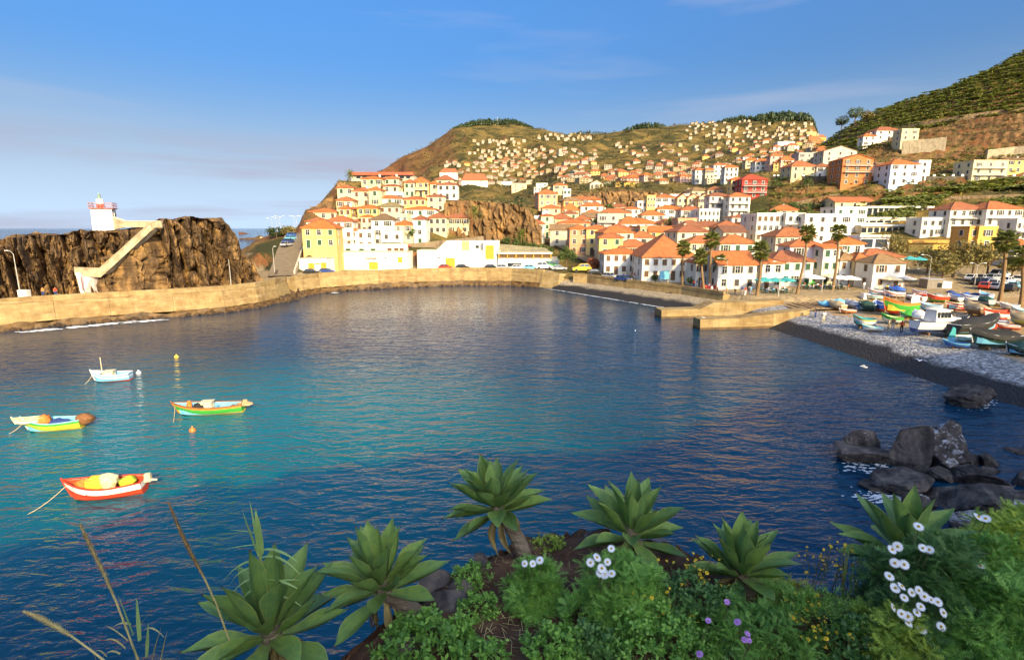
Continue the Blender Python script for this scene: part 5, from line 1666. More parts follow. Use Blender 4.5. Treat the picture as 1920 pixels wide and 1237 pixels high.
def boat(name, label, loc, rz, L, B, D, bands, rim='white', inner='sky', deckf=.0, thw=3, group=None, cover=None, cabin=None, mast=0, tilt=0, engine=None, outboard=None, cat='boat', deep=0):
    """bands: bottom, mid, stripe, top colours"""
    root = thing(name, label, cat, loc, rz, group)
    if tilt: root.rotation_euler = (tilt, 0, rz)
    S = hull_grid(L, B, D)
    off = Vector((-L / 2, 0, -deep))
    m2 = MB(); cols = [bands[0], bands[0], bands[1], bands[2], bands[3]]
    uniq = list(dict.fromkeys(cols))
    for sgn in (1, -1):
        for k in range(5):
            P = [[Vector((r[j].x, sgn * r[j].y, r[j].z)) + off for r in S] for j in (k, k + 1)]
            m2.grid(P, uniq.index(cols[k]), flip=sgn > 0)
    tr = S[0]
    for k in range(5):
        m2.add([Vector((tr[k].x, -tr[k].y, tr[k].z)) + off, Vector((tr[k].x, tr[k].y, tr[k].z)) + off, Vector((tr[k + 1].x, tr[k + 1].y, tr[k + 1].z)) + off, Vector((tr[k + 1].x, -tr[k + 1].y, tr[k + 1].z)) + off], [(0, 3, 2, 1)], uniq.index(cols[k]))
    m2.build('hull', [PT(c) for c in uniq], root, smooth=False)
    m2 = MB()                                              # inside skin and floor
    fl = D * .42
    for sgn in (1, -1):
        P = [[], []]
        for r in S:
            t_ = r[5]; w_ = max(.01, t_.y - .06)
            P[0].append(Vector((t_.x - .02, sgn * w_, t_.z - .02)) + off); P[1].append(Vector((min(t_.x, L * .96), sgn * w_ * .84, max(fl, r[0].z + .05))) + off)
        m2.grid(P, 0, flip=sgn < 0)
    P = [[Vector((min(r[5].x, L * .96), s_ * max(.01, r[5].y - .06) * .84, max(fl, r[0].z + .05))) + off for r in S] for s_ in (-1, 1)]
    m2.grid(P, 0)
    t5 = S[0][5]; m2.add([Vector((.04, -t5.y, t5.z)) + off, Vector((.04, t5.y, t5.z)) + off, Vector((.04, t5.y * .8, fl)) + off, Vector((.04, -t5.y * .8, fl)) + off], [(0, 1, 2, 3)])
    m2.build('inner_skin', PT(inner), root)
    m2 = MB()
    for sgn in (1, -1): m2.tube([Vector((r[5].x, sgn * r[5].y, r[5].z + .02)) + off for r in S], .05, 5)
    m2.tube([Vector((0, -t5.y, t5.z + .02)) + off, Vector((0, t5.y, t5.z + .02)) + off], .05, 5)
    e = S[-1]; m2.tube([e[0] + off, e[2] + off, e[4] + off, e[5] + off + Vector((.03, 0, .16))], .06, 5)
    m2.build('gunwale', PT(rim), root)
    for i in range(thw):
        f = .18 + .5 * i / max(1, thw - 1) if thw > 1 else .4
        k = f * 12; r = S[int(k)]
        m2 = MB(); m2.box((f * L - L / 2, 0, D * .78 - deep), (.26, r[5].y * 1.86, .05)); m2.build('thwart', PT(inner if i % 2 else rim), root)
    if deckf > 0:
        m2 = MB(); i0 = int((1 - deckf) * 12)
        m2.grid([[Vector((r[5].x, s_ * max(.0, r[5].y - .03), r[5].z - .03 + (.05 if s_ == 0 else 0))) + off for r in S[i0:]] for s_ in (-1, 0, 1)])
        m2.build('foredeck', PT(rim), root)
    if cover:
        m2 = MB(); P = []
        for i, r in enumerate(S):
            f = i / 12; hgt = .18 * D + .34 * math.sin(math.pi * min(1, f * 1.05)) + .10 * math.sin(f * 11 + L) + .12 * mn.noise(Vector((f * 9, 2, L)))
            row = []
            for s_ in np.linspace(-1, 1, 9):
                w_ = r[5].y + .06
                z = r[5].z + .04 + hgt * (1 - abs(s_) ** 1.4) * (.25 if f in (0, 1) else 1) + .05 * mn.noise(Vector((f * 14, s_ * 4, L)))
                row.append(Vector((r[5].x, s_ * w_, z)) + off)
            row.insert(0, Vector((r[5].x, -r[5].y - .09, r[5].z - .28 * D)) + off); row.append(Vector((r[5].x, r[5].y + .09, r[5].z - .28 * D)) + off)
            P.append(row)
        m2.grid(P); m2.build('tarpaulin', mat('tarp_' + cover, PC[cover], .75, .25, 1.2, .04, 3), root, smooth=True)
    if mast:
        m2 = MB(); m2.tube([(L * .28, 0, D * .4 - deep), (L * .28, 0, mast)], [.05, .03], 6); m2.build('mast', PT('cream'), root)
    if engine:
        ex_, c = engine
        m2 = MB(); m2.box((ex_ * L - L / 2, 0, D * 1.0 - deep), (.95, .85, .75), taper=.85); m2.box((ex_ * L - L / 2, 0, D * 1.0 + .40 - deep), (1.0, .9, .06)); m2.build('engine_box', PT(c), root)
    if outboard:
        m2 = MB(); m2.box((-.25 - L / 2, 0, D * 1.15 - deep), (.38, .3, .5), taper=.8); m2.tube([(-.25 - L / 2, 0, D - deep), (-.75 - L / 2, 0, D * .95 - deep)], [.09, .06], 6); m2.build('outboard', PT(outboard), root)
    return root
def heading(px0, py0, px1, py1, z):
    a = onz(px0, py0, z); b = onz(px1, py1, z)
    return (a + b) / 2, math.atan2(b.y - a.y, b.x - a.x), (b - a).length
# moored boats: stern (right in the picture) to bow (left)
def moored(st, bw, label, B, D, bands, **kw):
    c, a, L = heading(st[0], st[1], bw[0], bw[1], 0.0)
    return boat('fishing_boat', label, Vector((c.x, c.y, 0)), a, L * .97, B, D, bands, deep=D * .30, **kw), c, a, L
FG = 'small fishing boats moored in the bay'
b1, c1, a1, L1 = moored((274, 920), (134, 935), 'red and white striped open boat with tarpaulin bundles, moored', 1.9, 1.05, ('red', 'red', 'white', 'white'), rim='red', inner='red', group=FG, engine=(.62, 'yellow'), outboard='cream', thw=3)
b2, c2, a2, L2 = moored((157, 800), (52, 808), 'lime green moored boat with blue inside and a dinghy astride', 1.8, .95, ('yellow', 'lime', 'lime', 'green'), rim='aqua', inner='sky', group=FG, outboard='brown')
b3, c3, a3, L3 = moored((458, 770), (334, 777), 'green moored boat with brown rim and a cream engine box', 1.9, .95, ('yellow', 'green', 'green', 'orange'), rim='brown', inner='sky', group=FG, engine=(.55, 'cream'), outboard='tan')
b4, c4, a4, L4 = moored((247, 711), (178, 715), 'light blue moored boat with red bottom and short bow mast', 1.9, 1.0, ('red', 'sky', 'white', 'sky'), rim='white', inner='sky', group=FG, mast=2.6, engine=(.58, 'cream'), deckf=.25)
ROPE = mat('mooring_rope', (.55, .42, .22), .9, .2, 4)
for (b, e, dz, lb) in ((b1, (20, 975), .9, 'thin mooring rope of the red and white boat'), (b2, (0, 815), .8, 'orange mooring rope of the lime green boat'), (b3, (322, 800), .8, 'short mooring rope of the green boat'), (b4, (150, 722), .8, 'mooring rope of the light blue boat')):
    L_ = {b1: L1, b2: L2, b3: L3, b4: L4}[b]
    bow = b.location + Vector((math.cos(b.rotation_euler.z), math.sin(b.rotation_euler.z), 0)) * L_ * .53 + Vector((0, 0, dz))
    en = onz(*e, 0.0) - Vector((0, 0, .1))
    m2 = MB(); V = [bow.lerp(en, f) - Vector((0, 0, .25 * math.sin(f * math.pi))) - bow for f in np.linspace(0, 1, 9)]
    m2.tube(V, .022, 4); tag(m2.build('mooring_rope', ROPE, loc=bow), lb, 'rope', 'mooring ropes')
def inboat(b, L, fx, fy, z): 
    c, s_ = math.cos(b.rotation_euler.z), math.sin(b.rotation_euler.z); x = fx * L; return b.location + Vector((x * c - fy * s_, x * s_ + fy * c, z))
def bundle(name, label, p, r, col, seed, cat):
    m2 = MB(); m2.blob((0, 0, r[2] * .8), r, 3, amp=.18, seed=seed, freq=1.5); tag(m2.build(name, mat('cloth_' + col, PC[col], .9, .3, 5, .02, 14), loc=p, smooth=True), label, cat)
bundle('tarpaulin_bundle', 'yellow tarpaulin heap amidships in the red and white boat', inboat(b1, L1, .12, .0, .55), (.75, .55, .42), 'yellow', 1, 'bundle')
bundle('tarpaulin_bundle', 'cream tarpaulin heap behind the yellow one in the red boat', inboat(b1, L1, -.02, .1, .55), (.55, .5, .48), 'cream', 2, 'bundle')
bundle('net_pile', 'orange net and float pile near the bow of the red boat', inboat(b1, L1, .33, .0, .5), (.5, .4, .35), 'orange', 3, 'net pile')
bundle('net_pile', 'lime net pile near the stern of the red boat', inboat(b1, L1, -.26, -.1, .5), (.45, .5, .28), 'lime', 4, 'net pile')
bundle('canvas_bundle', 'brick-red canvas bundle in the lime green boat', inboat(b2, L2, .18, .0, .45), (.45, .5, .45), 'orange', 5, 'bundle')
bundle('net_pile', 'dark blue net pile in the lime green boat', inboat(b2, L2, -.08, .0, .4), (.8, .5, .25), 'navy', 6, 'net pile')
bundle('net_pile', 'brown fishing net hung over the stern of the lime green boat', inboat(b2, L2, -.54, .0, .35), (.75, .55, .45), 'brown', 7, 'net pile')
bundle('net_pile', 'dark net heap forward in the green boat', inboat(b3, L3, .16, .1, .4), (.6, .5, .32), 'black', 8, 'net pile')
bundle('life_ring_bag', 'orange bag standing at the bow of the green boat', inboat(b3, L3, .32, .0, .5), (.2, .2, .42), 'orange', 9, 'bag')
bundle('net_pile', 'tan net trailing off the stern of the green boat', inboat(b3, L3, -.52, .0, .5), (.7, .35, .2), 'tan', 10, 'net pile')
boat('dinghy', 'tiny white dinghy lying across the bow of the lime green boat', inboat(b2, L2, .40, .25, .62), a2 + .25, 1.7, .85, .45, ('cream', 'white', 'white', 'yellow'), rim='cream', inner='tan', thw=1)
for (px, py, c, lb) in ((331, 670, 'yellow', 'small yellow mooring buoy in the bay'), (361, 808, 'orange', 'small orange mooring buoy beside the green boat'), (260, 700, 'white', 'tiny white float astern of the light blue boat')):
    m2 = MB(); m2.lathe([(0, -.2), (.2, -.12), (.27, .05), (.2, .22), (.06, .3), (.05, .42), (0, .43)], 12); tag(m2.build('buoy', PT(c), loc=onz(px, py, 0), smooth=True), lb, 'buoy')
# boats in the yard.  (stern px,py) -> (bow px,py) on the ground
YB = 'fishing boats drawn up in the yard'
def beached(st, bw, label, B, D, bands, up=.25, Lk=1.0, **kw):
    a = hit(*st, f=zyard, y0=30); b = hit(*bw, f=zyard, y0=30)
    c = (a + b) / 2; L = math.hypot(b.x - a.x, b.y - a.y) * Lk
    c.z = max(a.z, b.z, zyard(c.x, c.y)) - D * .10 + up * .4
    r = boat(kw.pop('name', 'fishing_boat'), label, c, math.atan2(b.y - a.y, b.x - a.x), max(2.2, L), B, D, bands, group=YB, **kw)
    # timber props
    for s_ in (-.28, .22):
        m2 = MB(); m2.box((s_ * L, 0, -.05 + D * .05), (.2, B * .55, .3)); m2.build('chock', MATS['skid_timber'], r)
    return r
ZZ = lambda x, y: Z8(x, y)
gb = beached(ZZ(985, 325), ZZ(720, 335), 'large green fishing boat with orange rim and rows of drying poles', 2.6, 1.9, ('red', 'green', 'green', 'orange'), rim='orange', inner='yellow', deckf=.3, up=.6)
m2 = MB()
for i in range(22):
    x = -2.2 + i * .17; m2.tube([(x, random.uniform(-.6, .6), 1.6), (x + random.uniform(-.2, .2), random.uniform(-.8, .8), 2.9 + random.uniform(-.2, .3))], .035, 4)
m2.build('drying_rack', PT('tan'), gb)
m2 = MB(); m2.box((-1.6, 0, 2.3), (1.3, 1.5, 1.3), taper=.9); m2.box((-1.6, 0, 3.0), (1.5, 1.7, .08)); m2.build('wheelhouse', PT('white'), gb)
m2 = MB(); m2.box((-.93, 0, 2.5), (.04, 1.0, .45)); m2.box((-1.6, -.73, 2.5), (.7, .04, .42)); m2.build('pane', GLASS, gb)
# white cabin cruiser
cb = beached(ZZ(965, 520), ZZ(1390, 485), 'white cabin cruiser with navy bottom parked at the pebble bank edge', 2.7, 1.55, ('navy', 'white', 'white', 'white'), rim='black', inner='white', deckf=.62, thw=0, name='cabin_cruiser', up=.9)
L_ = 7.6
m2 = MB(); m2.add([(-1.5, -.95, 1.5), (1.2, -.85, 1.6), (1.2, .85, 1.6), (-1.5, .95, 1.5), (-1.35, -.8, 3.0), (.55, -.7, 3.0), (.55, .7, 3.0), (-1.35, .8, 3.0)], [(4, 5, 6, 7), (0, 1, 5, 4), (1, 2, 6, 5), (2, 3, 7, 6), (3, 0, 4, 7)]); cab = m2.build('cabin', PT('white'), cb)
m2 = MB(); m2.box((-.4, 0, 3.05), (2.3, 1.8, .1)); m2.build('cabin_roof', PT('white'), cb)
for i, x in enumerate((-1.1, -.6, -.1, .4)):
    for sg in (-1, 1):
        m2 = MB(); m2.box((x, sg * .87, 2.45), (.36, .06, .7)); m2.build('window', GLASS, cb)
for y in (-.4, .4): m2 = MB(); m2.box((.92, y, 2.4), (.12, .62, .55)); m2.build('windscreen', GLASS, cb)
for x in (1.6, 2.0):
    for sg in (-1, 1): m2 = MB(); m2.tube([(x, sg * .78, 1.75), (x, sg * 1.0, 1.75)], .13, 10); m2.build('porthole', GLASS, cb)
m2 = MB(); m2.add([(1.2, -.8, 1.55), (2.6, -.62, 1.72), (2.6, .62, 1.72), (1.2, .8, 1.55), (1.2, -.7, 2.0), (2.4, -.5, 2.02), (2.4, .5, 2.02), (1.2, .7, 2.0)], [(4, 5, 6, 7), (0, 1, 5, 4), (1, 2, 6, 5), (2, 3, 7, 6)]); m2.build('trunk_cabin', PT('white'), cb)
m2 = MB()
for i in range(6): m2.tube([(1.4 + i * .42, -.95 + i * .13, 1.7 + i * .04), (1.4 + i * .42, -.95 + i * .13, 2.25 + i * .04)], .02, 4); m2.tube([(1.4 + i * .42, .95 - i * .13, 1.7 + i * .04), (1.4 + i * .42, .95 - i * .13, 2.25 + i * .04)], .02, 4)
for sg in (-1, 1): m2.tube([(1.4 + i * .42, sg * (.95 - i * .13), 2.25 + i * .04) for i in range(6)], .02, 4)
m2.build('bow_rail', mat('steel', (.5, .5, .5), .3, 0, metal=.8), cb)
rows = [
 ((1300, 530), (1650, 455), 'dark hull boat wholly wrapped in a charcoal tarpaulin', 2.5, 1.5, ('dgreen', 'black', 'black', 'black'), dict(cover='black', name='covered_boat')),
 ((1855, 600), (1470, 620), 'dark green boat under a sagging black tarpaulin', 2.5, 1.45, ('dgreen', 'dgreen', 'dgreen', 'dgreen'), dict(cover='black', name='covered_boat')),
 ((2010, 680), (1770, 665), 'black covered boat at the pebble bank, beside the dark green one', 2.0, .9, ('black', 'black', 'black', 'black'), dict(cover='dgreen', name='covered_boat')),
 ((1540, 545), (1340, 560), 'flat pale aqua skiff beside the charcoal covered boat', 1.6, .5, ('aqua', 'aqua', 'white', 'aqua'), dict(inner='aqua')),
 ((1412, 612), (1272, 605), 'small blue rowing tender on the pebbles', 1.3, .55, ('blue', 'blue', 'blue', 'sky'), dict(inner='blue', rim='sky', name='rowing_boat')),
 ((640, 432), (462, 440), 'white and orange open boat closest to the pebble bank', 1.9, 1.15, ('brown', 'white', 'white', 'yellow'), dict(rim='teal', inner='teal')),
 ((680, 465), (572, 466), 'little white dinghy beside the white and orange boat', 1.1, .5, ('white', 'white', 'white', 'aqua'), dict(rim='aqua', inner='white', name='rowing_boat', thw=1)),
 ((880, 402), (708, 395), 'green and white open boat below the large green boat', 1.8, .9, ('aqua', 'white', 'green', 'green'), dict(rim='green', inner='cream')),
 ((1060, 408), (985, 385), 'orange boat with a white canopy behind the people', 1.8, 1.2, ('orange', 'orange', 'white', 'white'), dict(cover='white')),
 ((985, 352), (895, 350), 'dark green upturned skiff beside the large green boat', 1.5, .6, ('dgreen', 'green', 'green', 'green'), dict(cover='green')),
 ((1210, 300), (1020, 290), 'light blue open boat between the green and red boats', 2.0, 1.0, ('sky', 'sky', 'white', 'sky'), dict(inner='sky', rim='white')),
 ((1465, 285), (1255, 285), 'bright red open boat with an aqua inside', 2.0, 1.05, ('red', 'red', 'white', 'red'), dict(rim='cream', inner='aqua')),
 ((1580, 350), (1420, 300), 'boat under a drab brown and green tarpaulin', 2.2, 1.2, ('brown', 'brown', 'brown', 'brown'), dict(cover='tan', name='covered_boat')),
 ((1810, 365), (1580, 385), 'white boat with a red gunwale and nets aboard', 2.1, 1.25, ('white', 'white', 'white', 'red'), dict(rim='red', inner='red')),
 ((1990, 345), (1815, 330), 'pale green boat at the yard corner', 2.0, 1.0, ('aqua', 'aqua', 'white', 'aqua'), dict(inner='aqua')),
 ((1995, 430), (1805, 400), 'boat under an olive tarpaulin beside the red gunwale boat', 2.1, 1.2, ('tan', 'lime', 'white', 'lime'), dict(cover='tan', name='covered_boat')),
 ((1740, 405), (1640, 400), 'small blue and white skiff before the white boat', 1.2, .5, ('blue', 'white', 'blue', 'blue'), dict(inner='sky', name='rowing_boat')),
 ((1850, 452), (1715, 445), 'small red skiff lying by the olive tarpaulin', 1.2, .5, ('red', 'red', 'white', 'red'), dict(inner='red', name='rowing_boat')),
 ((260, 268), (180, 262), 'blue boat under a light cover at the slipway end', 1.6, .7, ('blue', 'sky', 'sky', 'blue'), dict(cover='sky')),
 ((375, 290), (262, 270), 'olive covered boat beside the slipway', 1.8, .9, ('brown', 'tan', 'tan', 'tan'), dict(cover='tan')),
 ((390, 250), (285, 246), 'pale blue covered skiff behind the olive one', 1.6, .7, ('sky', 'sky', 'sky', 'sky'), dict(cover='sky')),
 ((500, 285), (400, 262), 'grey covered boat with a blue stern', 1.7, .9, ('grey', 'grey', 'blue', 'blue'), dict(cover='grey')),
 ((455, 312), (362, 312), 'brown open rowing boat before the covered boats', 1.3, .5, ('brown', 'orange', 'brown', 'brown'), dict(inner='brown', name='rowing_boat')),
 ((635, 300), (510, 285), 'boxy dark green covered boat', 1.9, 1.1, ('dgreen', 'dgreen', 'dgreen', 'dgreen'), dict(cover='dgreen')),
 ((705, 300), (645, 275), 'blue boat with a red bottom beside the green hull', 1.7, 1.1, ('red', 'blue', 'blue', 'blue'), dict(inner='blue')),
 ((720, 165), (588, 162), 'red and white boat next to the white cube', 1.9, 1.0, ('red', 'white', 'white', 'red'), dict(inner='sky')),
 ((705, 192), (590, 190), 'teal-rimmed white skiff before the red and white boat', 1.5, .6, ('teal', 'white', 'teal', 'teal'), dict(inner='tan')),
 ((890, 180), (730, 178), 'white boat with dark red trim in the back row', 1.9, 1.0, ('brown', 'white', 'red', 'white'), dict(inner='blue')),
 ((885, 140), (765, 138), 'navy covered boat in the back row', 1.8, .9, ('navy', 'navy', 'white', 'navy'), dict(cover='blue')),
 ((1075, 170), (975, 165), 'red boat in the back row beside the grey hut', 1.8, 1.0, ('red', 'red', 'white', 'red'), dict(inner='cream')),
 ((1265, 215), (1090, 215), 'red and green boat with a raised wheelhouse frame', 2.0, 1.1, ('green', 'red', 'red', 'red'), dict(inner='brown', engine=(.5, 'grey'))),
 ((1375, 215), (1275, 195), 'grey skiff beside the blue net heaps', 1.6, .7, ('grey', 'grey', 'white', 'grey'), dict(inner='grey')),
 ((1530, 215), (1375, 205), 'lilac-white boat heaped with blue nets', 2.0, 1.0, ('blue', 'white', 'white', 'blue'), dict(inner='blue')),
 ((1630, 200), (1545, 185), 'blue and white boat beside the lilac-white one', 1.8, 1.0, ('blue', 'sky', 'white', 'blue'), dict(inner='sky')),
 ((1640, 255), (1540, 235), 'grey-green covered boat by the palm', 1.9, 1.0, ('dgreen', 'grey', 'grey', 'grey'), dict(cover='dgreen')),
 ((1760, 255), (1640, 245), 'drab flat boat beside the palm', 1.7, .6, ('tan', 'tan', 'grey', 'tan'), dict(inner='tan')),
 ((1860, 285), (1735, 275), 'pale grey boat with white rim near the palms', 1.8, .8, ('grey', 'white', 'grey', 'white'), dict(inner='grey')),
 ((1055, 215), (985, 200), 'white skiff with red stripe behind the wheelhouse', 1.6, .8, ('white', 'white', 'red', 'white'), dict(inner='red')),
]
for st, bw, lb, B, D, bands, kw in rows:
    kw = dict(kw)
    if not kw.get('cover') and 'thw' not in kw: kw['thw'] = 3
    beached(ZZ(*st), ZZ(*bw), lb, B, D, bands, **kw)
# blue net heaps, hut, crates, white cube, sail board
for i, (x, y, r_, c, lb) in enumerate(((1330, 190, .8, 'blue', 'blue net heap closest to the grey hut'), (1420, 175, .7, 'blue', 'blue net heap behind the grey skiff'), (1505, 180, .7, 'navy', 'navy net heap behind the lilac-white boat'), (1290, 150, .6, 'navy', 'upright navy tarpaulin bundle by the hut'),
        (1700, 375, .7, 'red', 'red net heap aboard the red gunwale boat'), (1640, 440, .5, 'red', 'red float heap before the white boat'))):
    bundle('net_heap', lb, hit(*ZZ(x, y), f=zyard, y0=30), (r_ * 1.3, r_, r_ * .8), c, 20 + i, 'net heap')
p = hit(*ZZ(1150, 120), f=zyard, y0=30)
hu = thing('boat_hut', 'small grey timber hut with a white end among the boats', 'hut', p)
m2 = MB(); m2.box((0, 1.2, 1.2), (3.2, 2.4, 2.4)); m2.build('wall', mat('grey_timber', (.22, .19, .15), .9, .25, 2, stretch=(4, 4, .5)), hu)
m2 = MB(); m2.box((0, 1.2, 2.48), (3.6, 2.8, .14)); m2.build('roof', PT('grey'), hu)
m2 = MB(); m2.box((.9, -.03, 1.3), (.9, .06, .9)); m2.build('window', GLASS, hu)
m2 = MB(); m2.box((2.6, 1.2, 1.0), (2.0, 2.0, 2.0)); m2.build('annex', PT('white'), hu)
m2 = MB(); m2.box((0, 0, .5), (1.1, 1.0, 1.0)); m2.box((0, 0, 1.03), (1.16, 1.06, .06)); tag(m2.build('ice_box', PT('white'), loc=hit(*ZZ(555, 185), f=zyard, y0=30)), 'white cube-shaped ice box at the edge of the sand', 'ice box')
p = hit(*ZZ(1292, 570), f=zyard, y0=30)
sb = thing('rudder_board', 'upright green and blue painted rudder board beside the covered boat', 'board', p)
m2 = MB(); m2.box((0, 0, .4), (.9, .1, .8)); m2.build('lower_panel', PT('sky'), sb)
m2 = MB(); m2.add([(-.45, -.05, .8), (.45, -.05, .8), (.3, -.05, 1.9), (-.05, -.05, 2.1), (-.45, .05, .8), (.45, .05, .8), (.3, .05, 1.9), (-.05, .05, 2.1)], [(0, 1, 2, 3), (7, 6, 5, 4), (0, 3, 7, 4), (1, 5, 6, 2), (2, 6, 7, 3)]); m2.build('upper_panel', PT('teal'), sb)

# ================================================================ people
def person_mesh(kind):
    me = bpy.data.meshes.new('person_' + kind)
    J = {'pel': (0, 0, .95, .15), 'waist': (0, 0, 1.12, .14), 'chest': (0, .0, 1.36, .165), 'neck': (0, 0, 1.50, .065), 'head': (0, -.02, 1.62, .10), 'crown': (0, -.01, 1.72, .075),
         'shL': (-.19, 0, 1.43, .07), 'elL': (-.25, .02, 1.15, .05), 'haL': (-.24, -.08, .92, .04), 'shR': (.19, 0, 1.43, .07), 'elR': (.25, .02, 1.15, .05), 'haR': (.24, -.08, .92, .04),
         'hiL': (-.10, 0, .88, .10), 'knL': (-.11, -.02, .50, .07), 'anL': (-.11, .02, .09, .05), 'toL': (-.12, -.15, .04, .04), 'hiR': (.10, 0, .88, .10), 'knR': (.11, -.02, .50, .07), 'anR': (.11, .02, .09, .05), 'toR': (.12, -.15, .04, .04)}
    if kind == 'walk':
        J.update(knL=(-.11, -.18, .52, .07), anL=(-.11, -.22, .09, .05), toL=(-.12, -.38, .05, .04), knR=(.11, .06, .50, .07), anR=(.11, .30, .13, .05), toR=(.12, .18, .04, .04), elL=(-.24, .14, 1.17, .05), haL=(-.24, .12, .95, .04), elR=(.24, -.10, 1.17, .05), haR=(.22, -.26, 1.0, .04))
    if kind == 'sit':
        for k, v in list(J.items()):
            if k[:2] not in ('kn', 'an', 'to'): J[k] = (v[0], v[1], v[2] - .42, v[3])
        J.update(knL=(-.13, -.42, .50, .07), anL=(-.13, -.40, .09, .05), toL=(-.13, -.55, .04, .04), knR=(.13, -.42, .50, .07), anR=(.13, -.40, .09, .05), toR=(.13, -.55, .04, .04), elL=(-.25, -.06, .78, .05), haL=(-.16, -.32, .72, .04), elR=(.25, -.06, .78, .05), haR=(.16, -.32, .72, .04))
    names = list(J); E = [('pel', 'waist'), ('waist', 'chest'), ('chest', 'neck'), ('neck', 'head'), ('head', 'crown')]
    for s_ in 'LR': E += [('chest', 'sh' + s_), ('sh' + s_, 'el' + s_), ('el' + s_, 'ha' + s_), ('pel', 'hi' + s_), ('hi' + s_, 'kn' + s_), ('kn' + s_, 'an' + s_), ('an' + s_, 'to' + s_)]
    me.from_pydata([J[n][:3] for n in names], [(names.index(a), names.index(b)) for a, b in E], [])
    o = bpy.data.objects.new('person_rig', me); COL.objects.link(o)
    sk = o.modifiers.new('skin', 'SKIN')
    for i, n in enumerate(names):
        me.skin_vertices[0].data[i].radius = (J[n][3], J[n][3]); me.skin_vertices[0].data[i].use_root = (n == 'pel')
    o.modifiers.new('sub', 'SUBSURF').levels = 1
    dg = bpy.context.evaluated_depsgraph_get()
    out = bpy.data.meshes.new_from_object(o.evaluated_get(dg))
    bpy.data.objects.remove(o)
    out.polygons.foreach_set('use_smooth', np.ones(len(out.polygons), dtype=bool))
    return out
PM = {k: person_mesh(k) for k in ('stand', 'walk', 'sit')}
SKIN = mat('skin', (.42, .23, .14), .6, .1, 8); HAIR = mat('hair', (.03, .02, .015), .6, .2, 9)
def cloth(c): return mat('cloth_' + c, PC.get(c, (.3, .3, .3)), .9, .15, 6)
PMC = {}
def person_dressed(kind, top, low):
    k = (kind, top, low)
    if k in PMC: return PMC[k]
    me = PM[kind].copy()
    me.materials.clear()
    for m in (SKIN, cloth(top), cloth(low), HAIR, PT('black')): me.materials.append(m)
    dz = -.42 if kind == 'sit' else 0
    for p in me.polygons:
        c = p.center; z = c.z - dz; i = 1
        if z > 1.66 or (z > 1.56 and c.y > .0): i = 3
        elif z > 1.49: i = 0
        elif abs(c.x) > .2 and z < 1.22: i = 0
        elif kind == 'sit' and c.y < -.2 and c.z > .6 and abs(c.x) < .22: i = 0
        elif z < 1.02 and not (kind == 'sit' and c.z > .62): i = 2
        if kind == 'sit' and c.y < -.12 and c.z < .62: i = 2
        if c.z < .08: i = 4
        p.material_index = i
    PMC[k] = me
    return me
def person(p, rz, kind, top, low, label, group='people around the harbour', k=1.0):
    o = put('person', person_dressed(kind, top, low), None, p, rz); o.scale = (k,) * 3
    return tag(o, label, 'person', group)
for (q, rz, kd, tp, lw, lb) in (
    (ZZ(130, 345), .6, 'stand', 'black', 'navy', 'person in dark jacket standing by the pebble bank'), (ZZ(200, 384), -.5, 'walk', 'white', 'cream', 'person in pale clothes walking near the pebble bank'),
    (ZZ(752, 465), 1.2, 'stand', 'cream', 'tan', 'person in cream clothes standing behind the cabin cruiser'), (ZZ(792, 452), -.4, 'stand', 'brown', 'grey', 'person in brown top between two companions by the boats'), (ZZ(866, 476), 2.6, 'walk', 'red', 'black', 'person in dark red top walking beside the cabin cruiser'),
    (Z5(765, 705), 0, 'stand', 'white', 'grey', 'person in white shirt before the green-doored house')):
    person(hit(*q, y0=30), rz, kd, tp, lw, lb)
def prom(px, py): return hit(px, py, y0=95)
pc = [('white', 'blue'), ('red', 'navy'), ('orange', 'tan'), ('white', 'black'), ('navy', 'grey'), ('red', 'white'), ('cream', 'navy'), ('sky', 'grey'), ('brown', 'black'), ('yellow', 'blue')]
PCN = {'white': 'white', 'red': 'red', 'orange': 'orange', 'navy': 'navy', 'cream': 'cream', 'sky': 'light blue', 'brown': 'brown', 'yellow': 'yellow'}
for i, x in enumerate((1334, 1345, 1362, 1378, 1391, 1397, 1404, 1408)):
    t_, l_ = pc[i]
    y = 551 + (i % 3) * 1.5
    person(prom(*Z4((x - 1100) * 4.8, (y - 360) * 4.8)), random.uniform(0, 6), 'stand' if i % 2 else 'walk', t_, l_, f"person in {PCN[t_]} top in the group by the lamp at the promenade end", 'group of people at the promenade end')
for i, (x, y) in enumerate(((962, 862), (990, 858), (1022, 860), (700, 815), (720, 812), (330, 772), (362, 775), (405, 782), (430, 785))):
    t_, l_ = pc[(i * 3 + 1) % 10]
    person(prom(*Z4(x, y)), random.uniform(0, 6), 'walk' if i % 2 else 'stand', t_, l_, f"person in {PCN[t_]} top strolling on the promenade behind the wall", 'people strolling on the promenade')
for i, (x, c) in enumerate(((315, 'orange'), (405, 'red'))):
    person(at(*Z1(x, 832), 91.5 + i), 1.0 * i, 'stand', c, 'navy', f'person in {PCN[c]} top on the quay below the rock', 'people on the quay')

